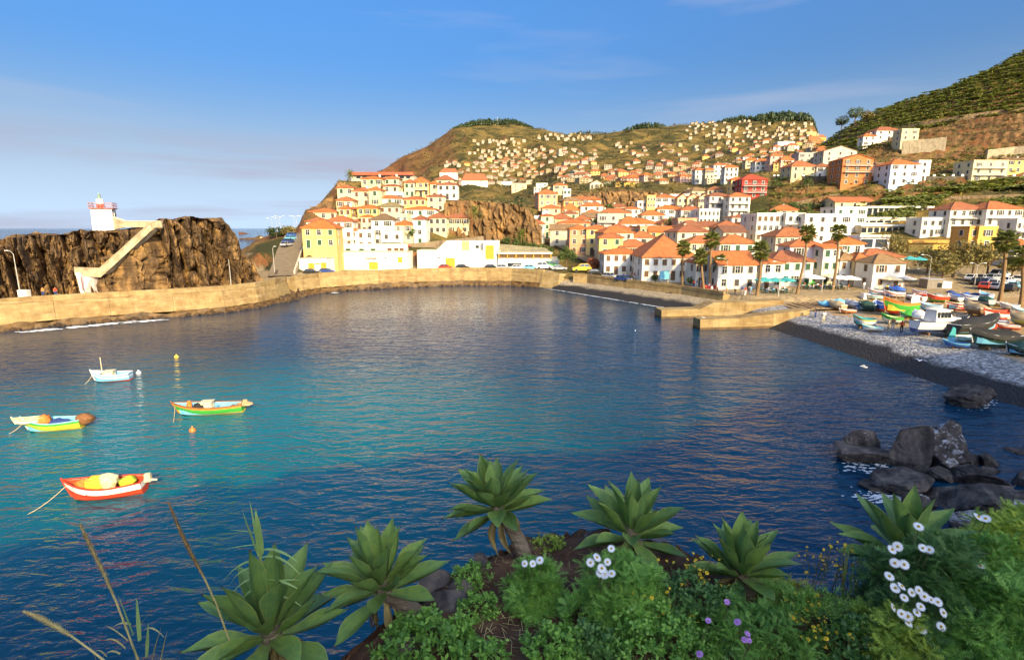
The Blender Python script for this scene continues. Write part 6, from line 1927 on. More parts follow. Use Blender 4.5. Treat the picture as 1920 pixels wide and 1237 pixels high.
# ================================================================ cafe terraces
def parasol(label, p, r_, c, group):
    root = thing('parasol', label, 'parasol', p, 0, group)
    m2 = MB(); m2.tube([(0, 0, 0), (0, 0, 2.75)], .04, 6); m2.box((0, 0, .05), (.5, .5, .1)); m2.build('pole', PT('grey'), root)
    m2 = MB(); o = len(m2.v); m2.v += [(0, 0, 2.85)] + [(r_ * math.cos(6.2832 * k / 8), r_ * math.sin(6.2832 * k / 8), 2.25) for k in range(8)] + [(r_ * math.cos(6.2832 * k / 8), r_ * math.sin(6.2832 * k / 8), 2.05) for k in range(8)]
    for k in range(8): m2.f += [(0, 1 + k, 1 + (k + 1) % 8), (1 + k, 9 + k, 9 + (k + 1) % 8, 1 + (k + 1) % 8)]; m2.m += [0, 0]
    m2.build('canopy', mat('canvas_' + c, PC[c], .85, .1, 2), root)
for i, (q, r_, c, lb, g) in enumerate((
    (Z4(1590, 890), 2.0, 'teal', 'teal parasol on the promenade café, beside the shadowed palm', 'teal café parasols'), (Z4(1690, 892), 2.0, 'teal', 'middle one of three teal café parasols', 'teal café parasols'), (Z4(1785, 890), 1.9, 'teal', 'teal café parasol beside the green awning', 'teal café parasols'),
    (Z5(400, 690), 2.2, 'white', 'white parasol beside the green awning', 'white café parasols'), (Z5(590, 695), 2.2, 'white', 'white parasol beside the slender upright palm', 'white café parasols'), (Z5(655, 697), 2.1, 'white', 'white parasol before the green door', 'white café parasols'),
    (Z5(950, 702), 2.0, 'cream', 'cream parasol before the corner house', 'white café parasols'), (Z5(1055, 698), 2.0, 'grey', 'greyish parasol beside the corner house', 'white café parasols'), (Z5(520, 680), 1.8, 'cream', 'cream parasol between the two slender palms', 'white café parasols'))):
    parasol(lb, prom(*q), r_, c, g)
for (x, y, lb) in ((1155, 525, 'green parasol on the upper café terrace'), (1085, 520, 'small green parasol at the upper terrace end')):
    parasol(lb, at(*Z5(x, y + 30), 122), 1.7, 'teal', 'upper terrace parasols')
def awning(label, x0, x1, yt, yb, Y, c):
    a = at(*Z5(x0, yt), Y); b = at(*Z5(x1, yb), Y)
    r = thing('awning', label, 'awning', a); w_ = b.x - a.x; dz = b.z - a.z
    m2 = MB(); m2.add([(0, 0, 0), (w_, 0, 0), (w_ + .2, -2.6, dz), (-.2, -2.6, dz), (w_ + .2, -2.6, dz - .3), (-.2, -2.6, dz - .3)], [(0, 3, 2, 1), (3, 5, 4, 2)]); m2.build('canvas', mat('canvas_' + c, PC[c], .85, .1, 2), r)
    m2 = MB()
    for x in (0, w_ / 2, w_): m2.tube([(x, -2.5, dz), (x, -2.5, dz - 2.2)], .05, 5)
    m2.build('post', PT('grey'), r)
awning('broad bright green awning over the café front', 190, 365, 600, 645, 119, 'green')
awning('green awning below the upper terrace', 1085, 1205, 602, 640, 124, 'dgreen')
awning('narrow dark red awning on the corner house', 890, 1065, 596, 606, 119.5, 'red')
def chair_mesh():
    m2 = MB()
    m2.box((0, 0, .45), (.42, .42, .05)); m2.box((0, .2, .7), (.42, .05, .45))
    for x in (-.18, .18):
        for y in (-.18, .18): m2.box((x, y, .22), (.05, .05, .44))
    return m2
CHM = {c: chair_mesh().mesh('cafe_chair', PT(c)) for c in ('dgreen', 'red', 'brown')}
TB = MB(); TB.lathe([(0, .72), (.42, .72), (.42, .76), (0, .76)], 12); TBm = TB.mesh('table_top', PT('white'))
TL = MB(); TL.tube([(0, 0, 0), (0, 0, .72)], .04, 6); TL.lathe([(.26, 0), (.26, .04), (0, .05)], 10); TLm = TL.mesh('leg', PT('black'))
spots = [(Z4(1600 + 52 * i, 905 + 8 * (i % 2)), 'dgreen', 'dark green chairs by the teal parasols') for i in range(5)] + [(Z5(330 + 42 * i, 695 + 8 * (i % 2)), 'dgreen', 'dark green chairs by the white parasols') for i in range(8)] + \
        [(Z5(915 + 40 * i, 708), 'brown', 'brown chairs by the corner house') for i in range(4)] + [(Z4(1070 + 55 * i, 872), 'red', 'red chairs beside the palm group') for i in range(3)]
for i, (q, c, g) in enumerate(spots):
    p = prom(*q)
    if p is None: continue
    t_ = thing('cafe_table', f'round white café table set among {g}', 'table', p, 0, 'tables with ' + g)
    put('table_top', TBm, t_); put('leg', TLm, t_)
    for k in range(3):
        an = k * 2.1 + i
        pp = p + Vector((math.cos(an) * .75, math.sin(an) * .75, 0)); pp.z = ground(pp.x, pp.y)
        cc = put('cafe_chair', CHM[c], None, pp, an - math.pi / 2)
        tag(cc, f"{'dark green' if c == 'dgreen' else c} café chair, one of the {g}", 'chair', g)
        if (i + k) % 3 == 0:
            a_, b_ = pc[(i + k * 3) % 10]
            person(pp, an - math.pi / 2, 'sit', a_, b_, f"person in {PCN[a_]} top seated by the {g.split(' by the ')[-1].split('beside the ')[-1]}", 'people seated at the cafés')

# ================================================================ cars
def car_meshes():
    b = MB()
    prof = [(-2.1, .35), (-2.1, .75), (-1.95, .9), (-1.2, .95), (1.0, .95), (1.75, .82), (2.05, .7), (2.1, .35)]
    n = len(prof)
    V = [(x, -.82, z) for x, z in prof] + [(x, .82, z) for x, z in prof]
    b.add(V, [tuple(range(n))[::-1], tuple(range(n, 2 * n))] + [(i, i + 1, i + 1 + n, i + n)[::-1] for i in range(n - 1)] + [(0, n, 2 * n - 1, n - 1)])
    rf = MB(); rf.add([(-1.35, -.66, 1.42), (.25, -.66, 1.42), (.25, .66, 1.42), (-1.35, .66, 1.42), (-1.3, -.64, 1.47), (.2, -.64, 1.47), (.2, .64, 1.47), (-1.3, .64, 1.47)], [(4, 5, 6, 7), (0, 1, 5, 4), (1, 2, 6, 5), (2, 3, 7, 6), (3, 0, 4, 7)])
    for (x0, x1) in ((-1.9, -1.35), (.95, .25), (-.5, -.5)):
        for s_ in (-1, 1): rf.tube([(x0, s_ * .77, .93), (x1, s_ * .66, 1.44)], .04, 4)
    g = MB(); A = [(-1.85, -.77, .93), (.95, -.77, .93), (.95, .77, .93), (-1.85, .77, .93), (-1.32, -.65, 1.43), (.22, -.65, 1.43), (.22, .65, 1.43), (-1.32, .65, 1.43)]
    g.add(A, [(0, 1, 5, 4), (1, 2, 6, 5), (2, 3, 7, 6), (3, 0, 4, 7)])
    wv = MB()
    wv.tube([(0, -.11, 0), (0, .11, 0)], .32, 14)
    hd = MB(); hd.box((2.07, 0, .68), (.08, .32, .14))
    return b, rf, g, wv, hd
cb_, cr_, cg_, cw_, ch_ = car_meshes()
CGL = cg_.mesh('glass', GLASS); CWH = cw_.mesh('wheel', PT('black')); CHD = ch_.mesh('headlight', PT('white'))
CBM = {}
def car(p, rz, c, label, group='cars parked along the harbour', k=(1, 1, 1), name='parked_car', cat='car'):
    if c not in CBM:
        pm_ = mat('carpaint_' + c, PC[c], .25, .05, 1, spec=.5); CBM[c] = (cb_.mesh('body', pm_), cr_.mesh('roof', pm_))
    r = thing(name, label, cat, p, rz, group); r.scale = k
    put('body', CBM[c][0], r); put('roof', CBM[c][1], r); put('glass', CGL, r)
    for x in (-1.3, 1.3):
        for y in (-.78, .78): put('wheel', CWH, r, (x, y, .32))
    for y in (-.55, .55): put('headlight', CHD, r, (0, y, 0))
    return r
def qcar(px, py, Y, c, label, rz=0, k=(1, 1, 1), **kw):
    p = at(px, py, Y); p.z = ground(p.x, p.y) + .05 if kw.pop('g', True) else p.z
    return car(p, rz, c, label, k=k, **kw)
NM = {'black': 'black', 'red': 'red', 'white': 'white', 'navy': 'dark blue', 'grey': 'silver-grey', 'sky': 'light blue', 'yellow': 'yellow', 'green': 'green', 'blue': 'blue'}
for px, Y, c, w_ in ((585, 137.6, 'black', 'beside the small ochre-doored shed'), (613, 140.5, 'navy', 'at the shed corner'), (795, 152.4, 'red', 'before the gap in the warehouses'), (836, 155, 'red', 'before the ochre warehouse door'),
        (868, 155.6, 'black', 'before the white warehouse hall'), (922, 155, 'black', 'before the hoist tower'), (944, 154.6, 'grey', 'before the colonnaded hall'), (972, 153.9, 'white', 'in the middle of the colonnaded hall'), (995, 153, 'sky', 'before the colonnaded hall')):
    qcar(px, 506, Y - 0.6, c, f'{NM[c]} car parked on the quay {w_}', rz=.12 if px < 800 else -.05)
VK = (1.15, 1.1, 1.5)
qcar(1020, 507, 152, 'white', 'white van parked at the end of the colonnaded hall', k=VK, name='parked_van', cat='van')
qcar(1033, 507, 154.5, 'green', 'green and white van behind the white van', k=VK, name='parked_van', cat='van')
qcar(1049, 508, 149, 'grey', 'silver-grey car parked by the harbour trees')
qcar(1091, 507, 144, 'yellow', 'bright yellow minibus parked at the road corner', k=(1.2, 1.15, 1.55), name='minibus', cat='minibus', rz=math.pi)
qcar(1117, 510, 140, 'black', 'dark car beside the yellow minibus')
qcar(1144, 516, 133, 'grey', 'silver-grey car parked before the long waterfront house', rz=-.9)
qcar(1169, 520, 128.5, 'navy', 'dark blue car parked before the long waterfront house', rz=-.9)
qcar(1201, 524, 124, 'yellow', 'yellow taxi parked beside the promenade planters', rz=-.95)
qcar(725, 452, 164.5, 'black', 'black car parked on the headland street')
qcar(757, 452, 165.5, 'red', 'red car parked on the headland street')
for i, (px, py, c) in enumerate(((541, 458, 'navy'), (546, 452, 'sky'), (549, 446, 'blue'), (538, 464, 'grey'))):
    p = hit(px, py, y0=140); car(p + Vector((0, 0, .3)), 1.35, c, f'{NM[c]} car parked along the ramp road', group='cars on the ramp road')
cc_ = ['white', 'grey', 'black', 'navy', 'white', 'red', 'grey', 'white', 'sky', 'grey', 'white', 'black']
for i, (x, y) in enumerate(((1560, 640), (1620, 640), (1590, 665), (1660, 670), (1720, 680), (1650, 700), (1740, 705), (1800, 660), (1850, 700), (1700, 640), (1890, 650), (1820, 715))):
    p = hit(*Z5(x, y), y0=60); car(p + Vector((0, 0, .05)), .35 + .1 * (i % 3), cc_[i], f'{NM[cc_[i]]} car in the car park beyond the boat yard', group='cars in the car park')
p = hit(*Z5(1745, 628), y0=60); car(p, .3, 'white', 'tall white van at the back of the car park', k=VK, name='parked_van', cat='van')

# ================================================================ lamps
LPM = mat('lamp_post', (.42, .40, .34), .6, .15, 2)
def lamp(label, b, h, arms, group='street lamps', lean=0.0, rz=0):
    r = thing('street_lamp', label, 'street lamp', b, rz, group)
    m2 = MB(); m2.tube([(0, 0, -.3), (lean * .5, 0, h * .5), (lean, 0, h)], [.09, .07, .05], 7); m2.build('pole', LPM, r)
    for a in arms:
        m2 = MB(); P = [Vector((lean + a * f, 0, h + .55 * math.sin(f * 1.7))) for f in np.linspace(0, 1, 6)]
        m2.tube(P, .04, 5); m2.build('arm', LPM, r)
        m2 = MB(); m2.box((P[-1].x + .2 * (1 if a > 0 else -1), 0, P[-1].z), (.62, .22, .12), taper=.8); m2.build('lamp_head', mat('lamp_head', (.6, .6, .58), .5, .05), r)
def lamp_px(label, pb, pt, arms, Y=None, **kw):
    b = at(*pb, Y) if Y else hit(*pb, y0=80)
    h = (at(pt[0], pt[1], b.y) - b).z
    lamp(label, b, h, arms, **kw)
lamp_px('street lamp on the quay beside the white utility cabinet', (36, 540), (25, 476), (-.8,), 88.5)
lamp_px('street lamp at the rock end of the quay', (433, 531), (428, 466), (.9,), 111)
lamp_px('street lamp at the foot of the ramp road', (515, 512), (510, 466), (.4,), 132)
for i, (x, yt) in enumerate(((511, 412), (520, 410), (526, 408), (553, 408), (557, 408))): lamp_px('tall twin-armed lamp at the headland road end', (x + .5, 438), (x, yt), (-1.2, 1.2), 190, group='twin-armed lamps at the headland road end')
lamp_px('curved-arm lamp before the great hipped roof', Z4(852, 850), Z4(868, 620), (1.6,))
lamp_px('curved-arm lamp at the end of the promenade wall', Z4(1248, 915), Z4(1258, 620), (-1.6,))
lamp_px('lamp standing before the teal parasols', Z4(1725, 935), Z4(1738, 650), (-1.2,))
lamp_px('slim lamp before the long waterfront house', Z4(512, 760), Z4(520, 560), (-1.4,))
lamp_px('lamp between the two slender palms', Z5(462, 722), Z5(480, 480), (1.6,))
lamp_px('arched lamp beside the café terrace', Z5(1225, 680), Z5(1235, 470), (-1.8,))
lamp_px('arched twin lamp by the car park', Z5(1560, 690), Z5(1580, 530), (-1.2, 1.2))
# flag-like blue sign board on the promenade wall
p = prom(*Z4(697, 822)); sg = thing('notice_board', 'large pale blue board standing on the promenade', 'board', p, .6)
m2 = MB(); m2.box((0, 0, 1.9), (3.2, .15, 1.9)); m2.build('board_panel', PT('sky'), sg)
m2 = MB(); m2.box((-1.3, 0, .5), (.12, .12, 1.2)); m2.box((1.3, 0, .5), (.12, .12, 1.2)); m2.build('post', LPM, sg)
# small planters on the promenade
for i, (x, y) in enumerate(((545, 800), (575, 805), (615, 815), (930, 850))):
    p = prom(*Z4(x, y)); tree('potted_shrub', 'leafy potted shrub along the promenade wall', p, 2.0, .8, .8, LEAF, 'potted shrubs on the promenade', 320, .18, cat='shrub')
# satellite dishes
for (x, y, s_, lb) in ((1075, 515, 1.5, 'big white satellite dish on a roof near the cliff'), (985, 545, .8, 'small white satellite dish nearest the cliff'), (1015, 545, .8, 'small white satellite dish beside the big one')):
    pp = hit(*Z3(x, y + 25), y0=150, h=6); r = thing('satellite_dish', lb, 'dish', pp + Vector((0, 0, 5.2)))
    m2 = MB(); m2.lathe([(0, .25), (s_ * .4, .15), (s_ * .75, -.05), (s_, -.3)], 14); o = m2.build('dish', PT('white'), r, (0, 0, 1.2)); o.rotation_euler = (1.1, 0, .3)
    m2 = MB(); m2.tube([(0, .2, -2), (0, .1, 1.2)], .06, 5); m2.build('mast', LPM, r)
# ================================================================ fast scatter
def np_mesh(name, V, F, mats, mi=None, smooth=False):
    """V (n,3) float, F (m,k) int with one k"""
    me = bpy.data.meshes.new(name)
    me.vertices.add(len(V)); me.vertices.foreach_set('co', np.asarray(V, dtype=np.float32).ravel())
    k = F.shape[1]
    me.loops.add(F.size); me.loops.foreach_set('vertex_index', F.astype(np.int32).ravel())
    me.polygons.add(len(F)); me.polygons.foreach_set('loop_start', np.arange(0, F.size, k, dtype=np.int32))
    for m in (mats if isinstance(mats, (list, tuple)) else [mats]): me.materials.append(m)
    if mi is not None: me.polygons.foreach_set('material_index', mi.astype(np.int32))
    if smooth: me.polygons.foreach_set('use_smooth', np.ones(len(F), dtype=bool))
    me.update(calc_edges=True); me.validate()
    return me
def rand_rot(n, tilt=.5):
    """n rotation matrices: random heading, limited tilt"""
    a = rng.uniform(0, 2 * np.pi, n); t = rng.normal(0, tilt, n); b = rng.uniform(0, 2 * np.pi, n)
    def rz(x): c, s_ = np.cos(x), np.sin(x); z = np.zeros_like(x); o = np.ones_like(x); return np.stack([np.stack([c, -s_, z], -1), np.stack([s_, c, z], -1), np.stack([z, z, o], -1)], -2)
    def rx(x): c, s_ = np.cos(x), np.sin(x); z = np.zeros_like(x); o = np.ones_like(x); return np.stack([np.stack([o, z, z], -1), np.stack([z, c, -s_], -1), np.stack([z, s_, c], -1)], -2)
    return rz(b) @ rx(t) @ rz(a)
def scatter(tv, tf, pos, scale, rot):
    tv = np.asarray(tv, dtype=np.float64); tf = np.asarray(tf)
    n = len(pos)
    V = np.einsum('nij,vj->nvi', rot, tv) * np.asarray(scale).reshape(n, 1, -1) + np.asarray(pos).reshape(n, 1, 3)
    F = tf[None] + (np.arange(n) * len(tv)).reshape(n, 1, 1)
    return V.reshape(-1, 3), F.reshape(-1, tf.shape[1])
def clump_template(n, seed, size=.42):
    r = random.Random(seed); V = []; F = []
    for i in range(n):
        c = Vector((r.gauss(0, .5), r.gauss(0, .5), abs(r.gauss(.45, .3))))
        nn = (c + Vector((r.gauss(0, .4), r.gauss(0, .4), .5))).normalized(); u = nn.orthogonal().normalized(); v = nn.cross(u); a = r.random() * 6.28
        u, v = u * math.cos(a) + v * math.sin(a), v * math.cos(a) - u * math.sin(a); s_ = size * r.uniform(.6, 1.3)
        o = len(V); V += [tuple(c - u * s_), tuple(c + v * s_ * .55), tuple(c + u * s_), tuple(c - v * s_ * .55)]; F.append((o, o + 1, o + 2, o + 3))
    return V, F
def banana_template(seed):
    r = random.Random(seed); V = []; F = []
    for i in range(7):
        a = i * 2.4 + r.random(); c, s_ = math.cos(a), math.sin(a); el = r.uniform(.5, 1.25)
        P = [(0, .5), (.55, .5 + .55 * math.sin(el)), (1.15, .5 + .35 * math.sin(el))]
        w_ = [.05, .24, .04]; o = len(V)
        for (d, z), w in zip(P, w_): V += [(c * d - s_ * w, s_ * d + c * w, z), (c * d + s_ * w, s_ * d - c * w, z)]
        F += [(o, o + 1, o + 3, o + 2), (o + 2, o + 3, o + 5, o + 4)]
    V += [(-.06, 0, -.3), (.06, 0, -.3), (.05, 0, .6), (-.05, 0, .6)]; o = len(V) - 4; F.append((o, o + 1, o + 2, o + 3))
    return V, F
SCRUB = leaf_mat('scrub_leaf', (0.062, 0.076, 0.022), (0.313, 0.220, 0.062), .1)
BANANA = leaf_mat('banana_leaf', (0.095, 0.136, 0.022), (0.419, 0.419, 0.073), .3)
def land_scatter(n, y0, y1, a0, a1, keep):
    out = []
    A = rng.uniform(a0, a1, n); Ys = np.exp(rng.uniform(math.log(y0), math.log(y1), n))
    for a, Y in zip(A, Ys):
        x = a * Y; px = a * 1018 + 960
        if Y < YST(a) + 2: continue
        z = H(x, Y)
        if z < 6: continue
        k = keep(px, Y, x, z)
        if k: out.append((x, Y, z, k))
    return out
def k_bush(px, Y, x, z):
    if px < 1400 and Y < 205 and not (840 < px < 1010 and Y > 184): return .0
    n = fbm(x * .02, Y * .02, 7, 3)
    if 1000 < px < 1420 and Y < 250: return 0.
    if n < -.18: return 0.
    return random.uniform(.5, 1.15) * (1 + max(0, Y - 250) / 300)
L = land_scatter(19000, 180, 1750, AX(566), AX(2050), k_bush)
L += land_scatter(3800, 226, 330, AX(1440), AX(2050), lambda px, Y, x, z: random.uniform(.5, 1.5) if fbm(x * .05, Y * .05, 2, 3) > -.1 else 0.)
pos = np.array([q[:3] for q in L]); sc_ = np.array([q[3] for q in L])
VV = []; FF = []; o = 0
for k in range(4):
    ix = np.arange(k, len(pos), 4)
    v, f = scatter(*clump_template(9, 50 + k), pos[ix], sc_[ix, None] * np.array([[1.1, 1.1, .8]]), rand_rot(len(ix), .15)); VV.append(v); FF.append(f + o); o += len(v)
tag(put('scrub', np_mesh('scrub', np.concatenate(VV), np.concatenate(FF), SCRUB)), 'dry green and brown scrub covering the hillsides', kind='stuff')
def k_ban(px, Y, x, z):
    if px < 1385 or Y > 470 or Y < 186: return 0.
    if px < 1500 and Y > 300: return 0.
    if 216 < Y < 262 and px > 1440: return 0. if random.random() < .85 else .9
    patch = fbm(x * .014, Y * .03, 3, 3)
    lower = Y < 222
    upper = Y > 300
    if px < 1650 and lower: return 0. if random.random() < .7 else 1.0
    if (lower or upper) and patch > -.25: return random.uniform(.9, 1.5)
    return 0.
L = land_scatter(21000, 188, 470, AX(1385), AX(2120), k_ban)
pos = np.array([q[:3] for q in L]); sc_ = np.array([q[3] for q in L]); VV = []; FF = []; o = 0
for k in range(4):
    ix = np.arange(k, len(pos), 4); v, f = scatter(*banana_template(k), pos[ix], sc_[ix, None] * 1.5 * np.ones((1, 3)), rand_rot(len(ix), .08)); VV.append(v); FF.append(f + o); o += len(v)
tag(put('banana_plants', np_mesh('banana_plants', np.concatenate(VV), np.concatenate(FF), BANANA)), 'banana plants filling the green hillside terraces', kind='stuff')
# pine woods on the far ridge: each stand reads as one dark mass
L = []
for (p0, p1, n, hh) in ((852, 1000, 460, 17), (1160, 1240, 170, 15), (1330, 1420, 200, 16), (1390, 1515, 560, 26), (1060, 1130, 60, 9)):
    for i in range(n):
        px = random.uniform(p0, p1); a = AX(px)
        prof = max(range(1450, 1800, 12), key=lambda Y: (H(a * Y, Y) - EYE) / Y)
        Y = prof + random.uniform(-25, 45); env = math.sin(math.pi * (px - p0) / (p1 - p0)) ** .6
        L.append((a * Y, Y, H(a * Y, Y), hh * random.uniform(.5, 1.1) * env + 2.5))
pos = np.array([q[:3] for q in L]); s_ = np.array([q[3] for q in L])
v, f = scatter(*clump_template(16, 99, .36), pos, np.stack([s_ * .45, s_ * .45, s_ * .95], -1), rand_rot(len(L), .05))
tag(put('pine_wood', np_mesh('pine_wood', v, f, LEAFD)), 'dark pine woods along the far ridge', kind='stuff')
# ================================================================ far houses on the mountain
def far_mesh(wall, rc, flat, seed, st):
    r = random.Random(seed); W = r.uniform(10, 15); D = 9; h = st * 2.5; m2 = MB()
    m2.box((0, 0, h / 2 - 2), (W, D, h + 4), 0)
    if flat: m2.box((0, 0, h + .15), (W + .3, D + .3, .3), 0)
    else:
        rx = max(0, (W - D) / 2); x, y = W / 2 + .8, D / 2 + .8
        m2.add([(-x, -y, h), (x, -y, h), (x, y, h), (-x, y, h), (-rx, 0, h + 3.2), (rx, 0, h + 3.2)], [(0, 1, 5, 4), (1, 2, 5), (2, 3, 4, 5), (3, 0, 4), (3, 2, 1, 0)], 1)
    for s_ in range(st):
        for c in range(3): m2.box((-W / 2 + W * (c + .5) / 3, -D / 2, s_ * 2.5 + 1.3), (1.2, .12, 1.3), 2); 
        m2.box((-W / 2 - .0, 0, s_ * 2.5 + 1.3), (.12, 1.2, 1.3), 2)
    return m2.mesh('hill_house', [WM(wall), tile_mat(rc), GLASS])
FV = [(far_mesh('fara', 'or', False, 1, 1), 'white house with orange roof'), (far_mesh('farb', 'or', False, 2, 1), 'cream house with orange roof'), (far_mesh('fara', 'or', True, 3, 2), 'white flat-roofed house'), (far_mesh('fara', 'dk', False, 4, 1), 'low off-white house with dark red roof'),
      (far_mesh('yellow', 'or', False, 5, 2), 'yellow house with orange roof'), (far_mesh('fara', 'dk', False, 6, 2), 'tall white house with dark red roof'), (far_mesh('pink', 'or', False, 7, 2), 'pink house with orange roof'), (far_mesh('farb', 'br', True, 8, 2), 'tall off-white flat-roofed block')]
FREG = [(835, 1008, 283, 345, 120, 'clustered on the brown mountain shoulder'), (880, 985, 262, 290, 26, 'high on the brown mountain shoulder'), (1000, 1120, 278, 330, 44, 'strung down the valley side'), (1010, 1110, 252, 264, 24, 'on the saddle of the ridge'),
        (1050, 1330, 316, 345, 62, 'in the belt above the plateau'), (1150, 1330, 270, 318, 40, 'scattered over the middle slope'), (1285, 1420, 226, 262, 52, 'on the high slope below the pines'), (1330, 1545, 248, 318, 84, 'scattered up the valley head'), (1420, 1550, 232, 262, 26, 'below the pine-topped ridge')]
cand = []
for (x0, x1, y0, y1, n, lb) in FREG:
    k = 0; tr = 0
    while k < n and tr < n * 6:
        tr += 1
        px = random.uniform(x0, x1); py = random.uniform(y0, y1)
        if (x0, y0) == (835, 283) and py < 330 - (px - 835) * .35 and px < 900 and py < 305: continue
        p = hit(px, py, y0=300)
        if p is None or any((p.x - q[0].x) ** 2 + (p.y - q[0].y) ** 2 < 150 for q in cand): continue
        cand.append((p, lb)); k += 1
cand.sort(key=lambda q: q[0].y)
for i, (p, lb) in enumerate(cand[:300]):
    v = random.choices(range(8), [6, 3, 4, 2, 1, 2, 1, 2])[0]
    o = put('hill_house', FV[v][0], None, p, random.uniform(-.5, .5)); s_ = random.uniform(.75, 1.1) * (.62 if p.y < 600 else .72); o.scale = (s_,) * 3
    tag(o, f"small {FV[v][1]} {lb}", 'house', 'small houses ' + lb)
mb = MB()
for p, lb in cand[300:]:
    W = random.uniform(5, 9); c = random.randrange(3)
    mb.box((p.x, p.y, p.z + 1.5), (W, 6, 7), c); mb.add([(p.x - W / 2 - .5, p.y - 3.4, p.z + 4.6), (p.x + W / 2 + .5, p.y - 3.4, p.z + 4.6), (p.x + W / 2 + .5, p.y + 3.4, p.z + 4.6), (p.x - W / 2 - .5, p.y + 3.4, p.z + 4.6), (p.x, p.y, p.z + 6.2)], [(0, 1, 4), (1, 2, 4), (2, 3, 4), (3, 0, 4)], 3)
if mb.v: tag(mb.build('distant_houses', [WM('fara'), WM('farb'), WM('fara'), tile_mat('or')]), 'scattered tiny houses on the farthest slopes', kind='stuff')
# mast on the summit
p = at(933, 232, 1690); r = thing('radio_mast', 'thin radio mast on the mountain summit', 'mast', p)
m2 = MB(); m2.tube([(0, 0, -8), (0, 0, 20)], [.9, .3], 5); m2.build('mast', LPM, r)

# ================================================================ rocks in the water
def boulder_mat(name, guano):
    m = rock_mat(name, (.028, .024, .023), (.085, .070, .062), (.20, .165, .135), 1.1, .10)
    t = m.node_tree; b = t.nodes['Principled BSDF']
    if guano > 0:
        src = b.inputs['Base Color'].links[0].from_socket
        g = N(t, 'ShaderNodeNewGeometry'); sp = N(t, 'ShaderNodeSeparateXYZ'); t.links.new(g.outputs['Normal'], sp.inputs[0])
        n = N(t, 'ShaderNodeTexNoise'); n.inputs['Scale'].default_value = 1.6; n.inputs['Detail'].default_value = 7; n.inputs['Roughness'].default_value = .7; t.links.new(g.outputs['Position'], n.inputs['Vector'])
        ad = N(t, 'ShaderNodeMath', operation='MULTIPLY_ADD'); t.links.new(sp.outputs['Z'], ad.inputs[0]); ad.inputs[1].default_value = .42; t.links.new(n.outputs['Fac'], ad.inputs[2])
        mr = N(t, 'ShaderNodeMapRange'); mr.inputs['From Min'].default_value = .92 - guano * .2; mr.inputs['From Max'].default_value = 1.06 - guano * .2; t.links.new(ad.outputs[0], mr.inputs['Value'])
        mx = N(t, 'ShaderNodeMix', data_type='RGBA'); t.links.new(mr.outputs[0], mx.inputs['Factor']); t.links.new(src, mx.inputs['A']); mx.inputs['B'].default_value = (.55, .56, .58, 1)
        t.links.new(mx.outputs['Result'], b.inputs['Base Color'])
    return m
BM = [boulder_mat('wet_boulder', 0), boulder_mat('streaked_boulder', .35), boulder_mat('guano_boulder', .85)]
def rock(label, c, r_, seed, mt, facets=11, group='boulders in the shallows', flat=.0):
    R_ = random.Random(seed); vs_, fs = ICO[5]
    pl = []
    for _ in range(facets):
        n = Vector((R_.gauss(0, 1), R_.gauss(0, 1), R_.gauss(.15, .9))).normalized(); pl.append((n, R_.uniform(.36, .80)))
    P = []
    for p in vs_:
        q = p.copy()
        for n, d in pl:
            e = q.dot(n) - d
            if e > 0: q -= n * e
        q *= 1 - .07 * max(0, 1 - abs(mn.noise(q * 2.1 + Vector((seed, 3, 0)))) * 9) + .05 * mn.fractal(q * 2.3 + Vector((seed, 0, 0)), 1, 2, 4) + .02 * mn.noise(q * 11)
        P.append((q.x * r_[0], q.y * r_[1], q.z * r_[2]))
    m2 = MB(); m2.add(P, fs); o = m2.build('boulder', mt, None, c)
    return tag(o, label, 'boulder', group)
ZR = lambda x, y: (1540 + x / 4.124, 700 + y / 4.123)
def rock_px(label, x0, x1, y0, y1, seed, mt, dep=.8, grow=1.5, zb=0.0, **kw):
    a = ZR(x0, y1); b = ZR(x1, y0); c = onz((a[0] + b[0]) / 2, a[1] - 2, zb)
    t = math.hypot(c.y, EYE - zb); t = c.y * CT + (EYE - zb) * ST
    W = (b[0] - a[0]) * t / FPX; Hh = (a[1] - b[1]) * t / FPX * 1.05
    c2 = c + Vector((c.x, c.y, 0)).normalized() * W * dep * .42
    return rock(label, c2 + Vector((0, 0, Hh * .35 - .1)), (W / 2 * grow, W / 2 * dep * grow, Hh * .72), seed, BM[mt], **kw)
rock_px('wedge-shaped boulder with a pale pointed crest', 490, 800, 385, 740, 11, 1, .7)
rock_px('largest boulder, top whitened by gulls', 650, 1070, 405, 770, 23, 2, .9, facets=10)
rock_px('low rock carrying the leaning oval stone', 150, 490, 560, 720, 31, 0, .8)
rock_px('leaning oval stone perched on a low rock', 175, 385, 425, 640, 45, 1, .7, facets=9)
rock_px('slanting slab beside the leaning oval stone', 300, 455, 480, 640, 53, 0, .5)
rock_px('broad dark boulder before the largest one', 325, 740, 735, 935, 61, 0, .7)
rock_px('rounded boulder wedged under the largest boulder', 775, 1030, 725, 850, 72, 0, .8)
rock_px('long sloping dark rock slab nearest the agave tips', 880, 1430, 845, 1110, 83, 0, .8)
rock_px('small dark boulder behind the guano-topped one', 1040, 1200, 590, 720, 94, 0, .8)
rock_px('lone dark boulder standing off the rock pile', 1185, 1330, 605, 725, 105, 0, .8)
rock_px('tiny half-sunk rock beside the lone boulder', 1255, 1350, 728, 778, 116, 0, .8)
rock_px('jagged dark rock at the edge of the pile', 1090, 1350, 745, 890, 127, 0, .9)
rock_px('streaked grey boulder at the cliff foot', 1215, 1570, 975, 1150, 138, 1, .8)
rock_px('dark boulder at the cliff foot beside the streaked one', 1450, 1640, 890, 1020, 149, 0, .9)
rock_px('dark boulder cut off by the bank shrubs', 1470, 1620, 775, 880, 150, 0, .9)
rock_px('flat awash rock out in the golden water', 1440, 1580, 580, 622, 161, 0, .8)
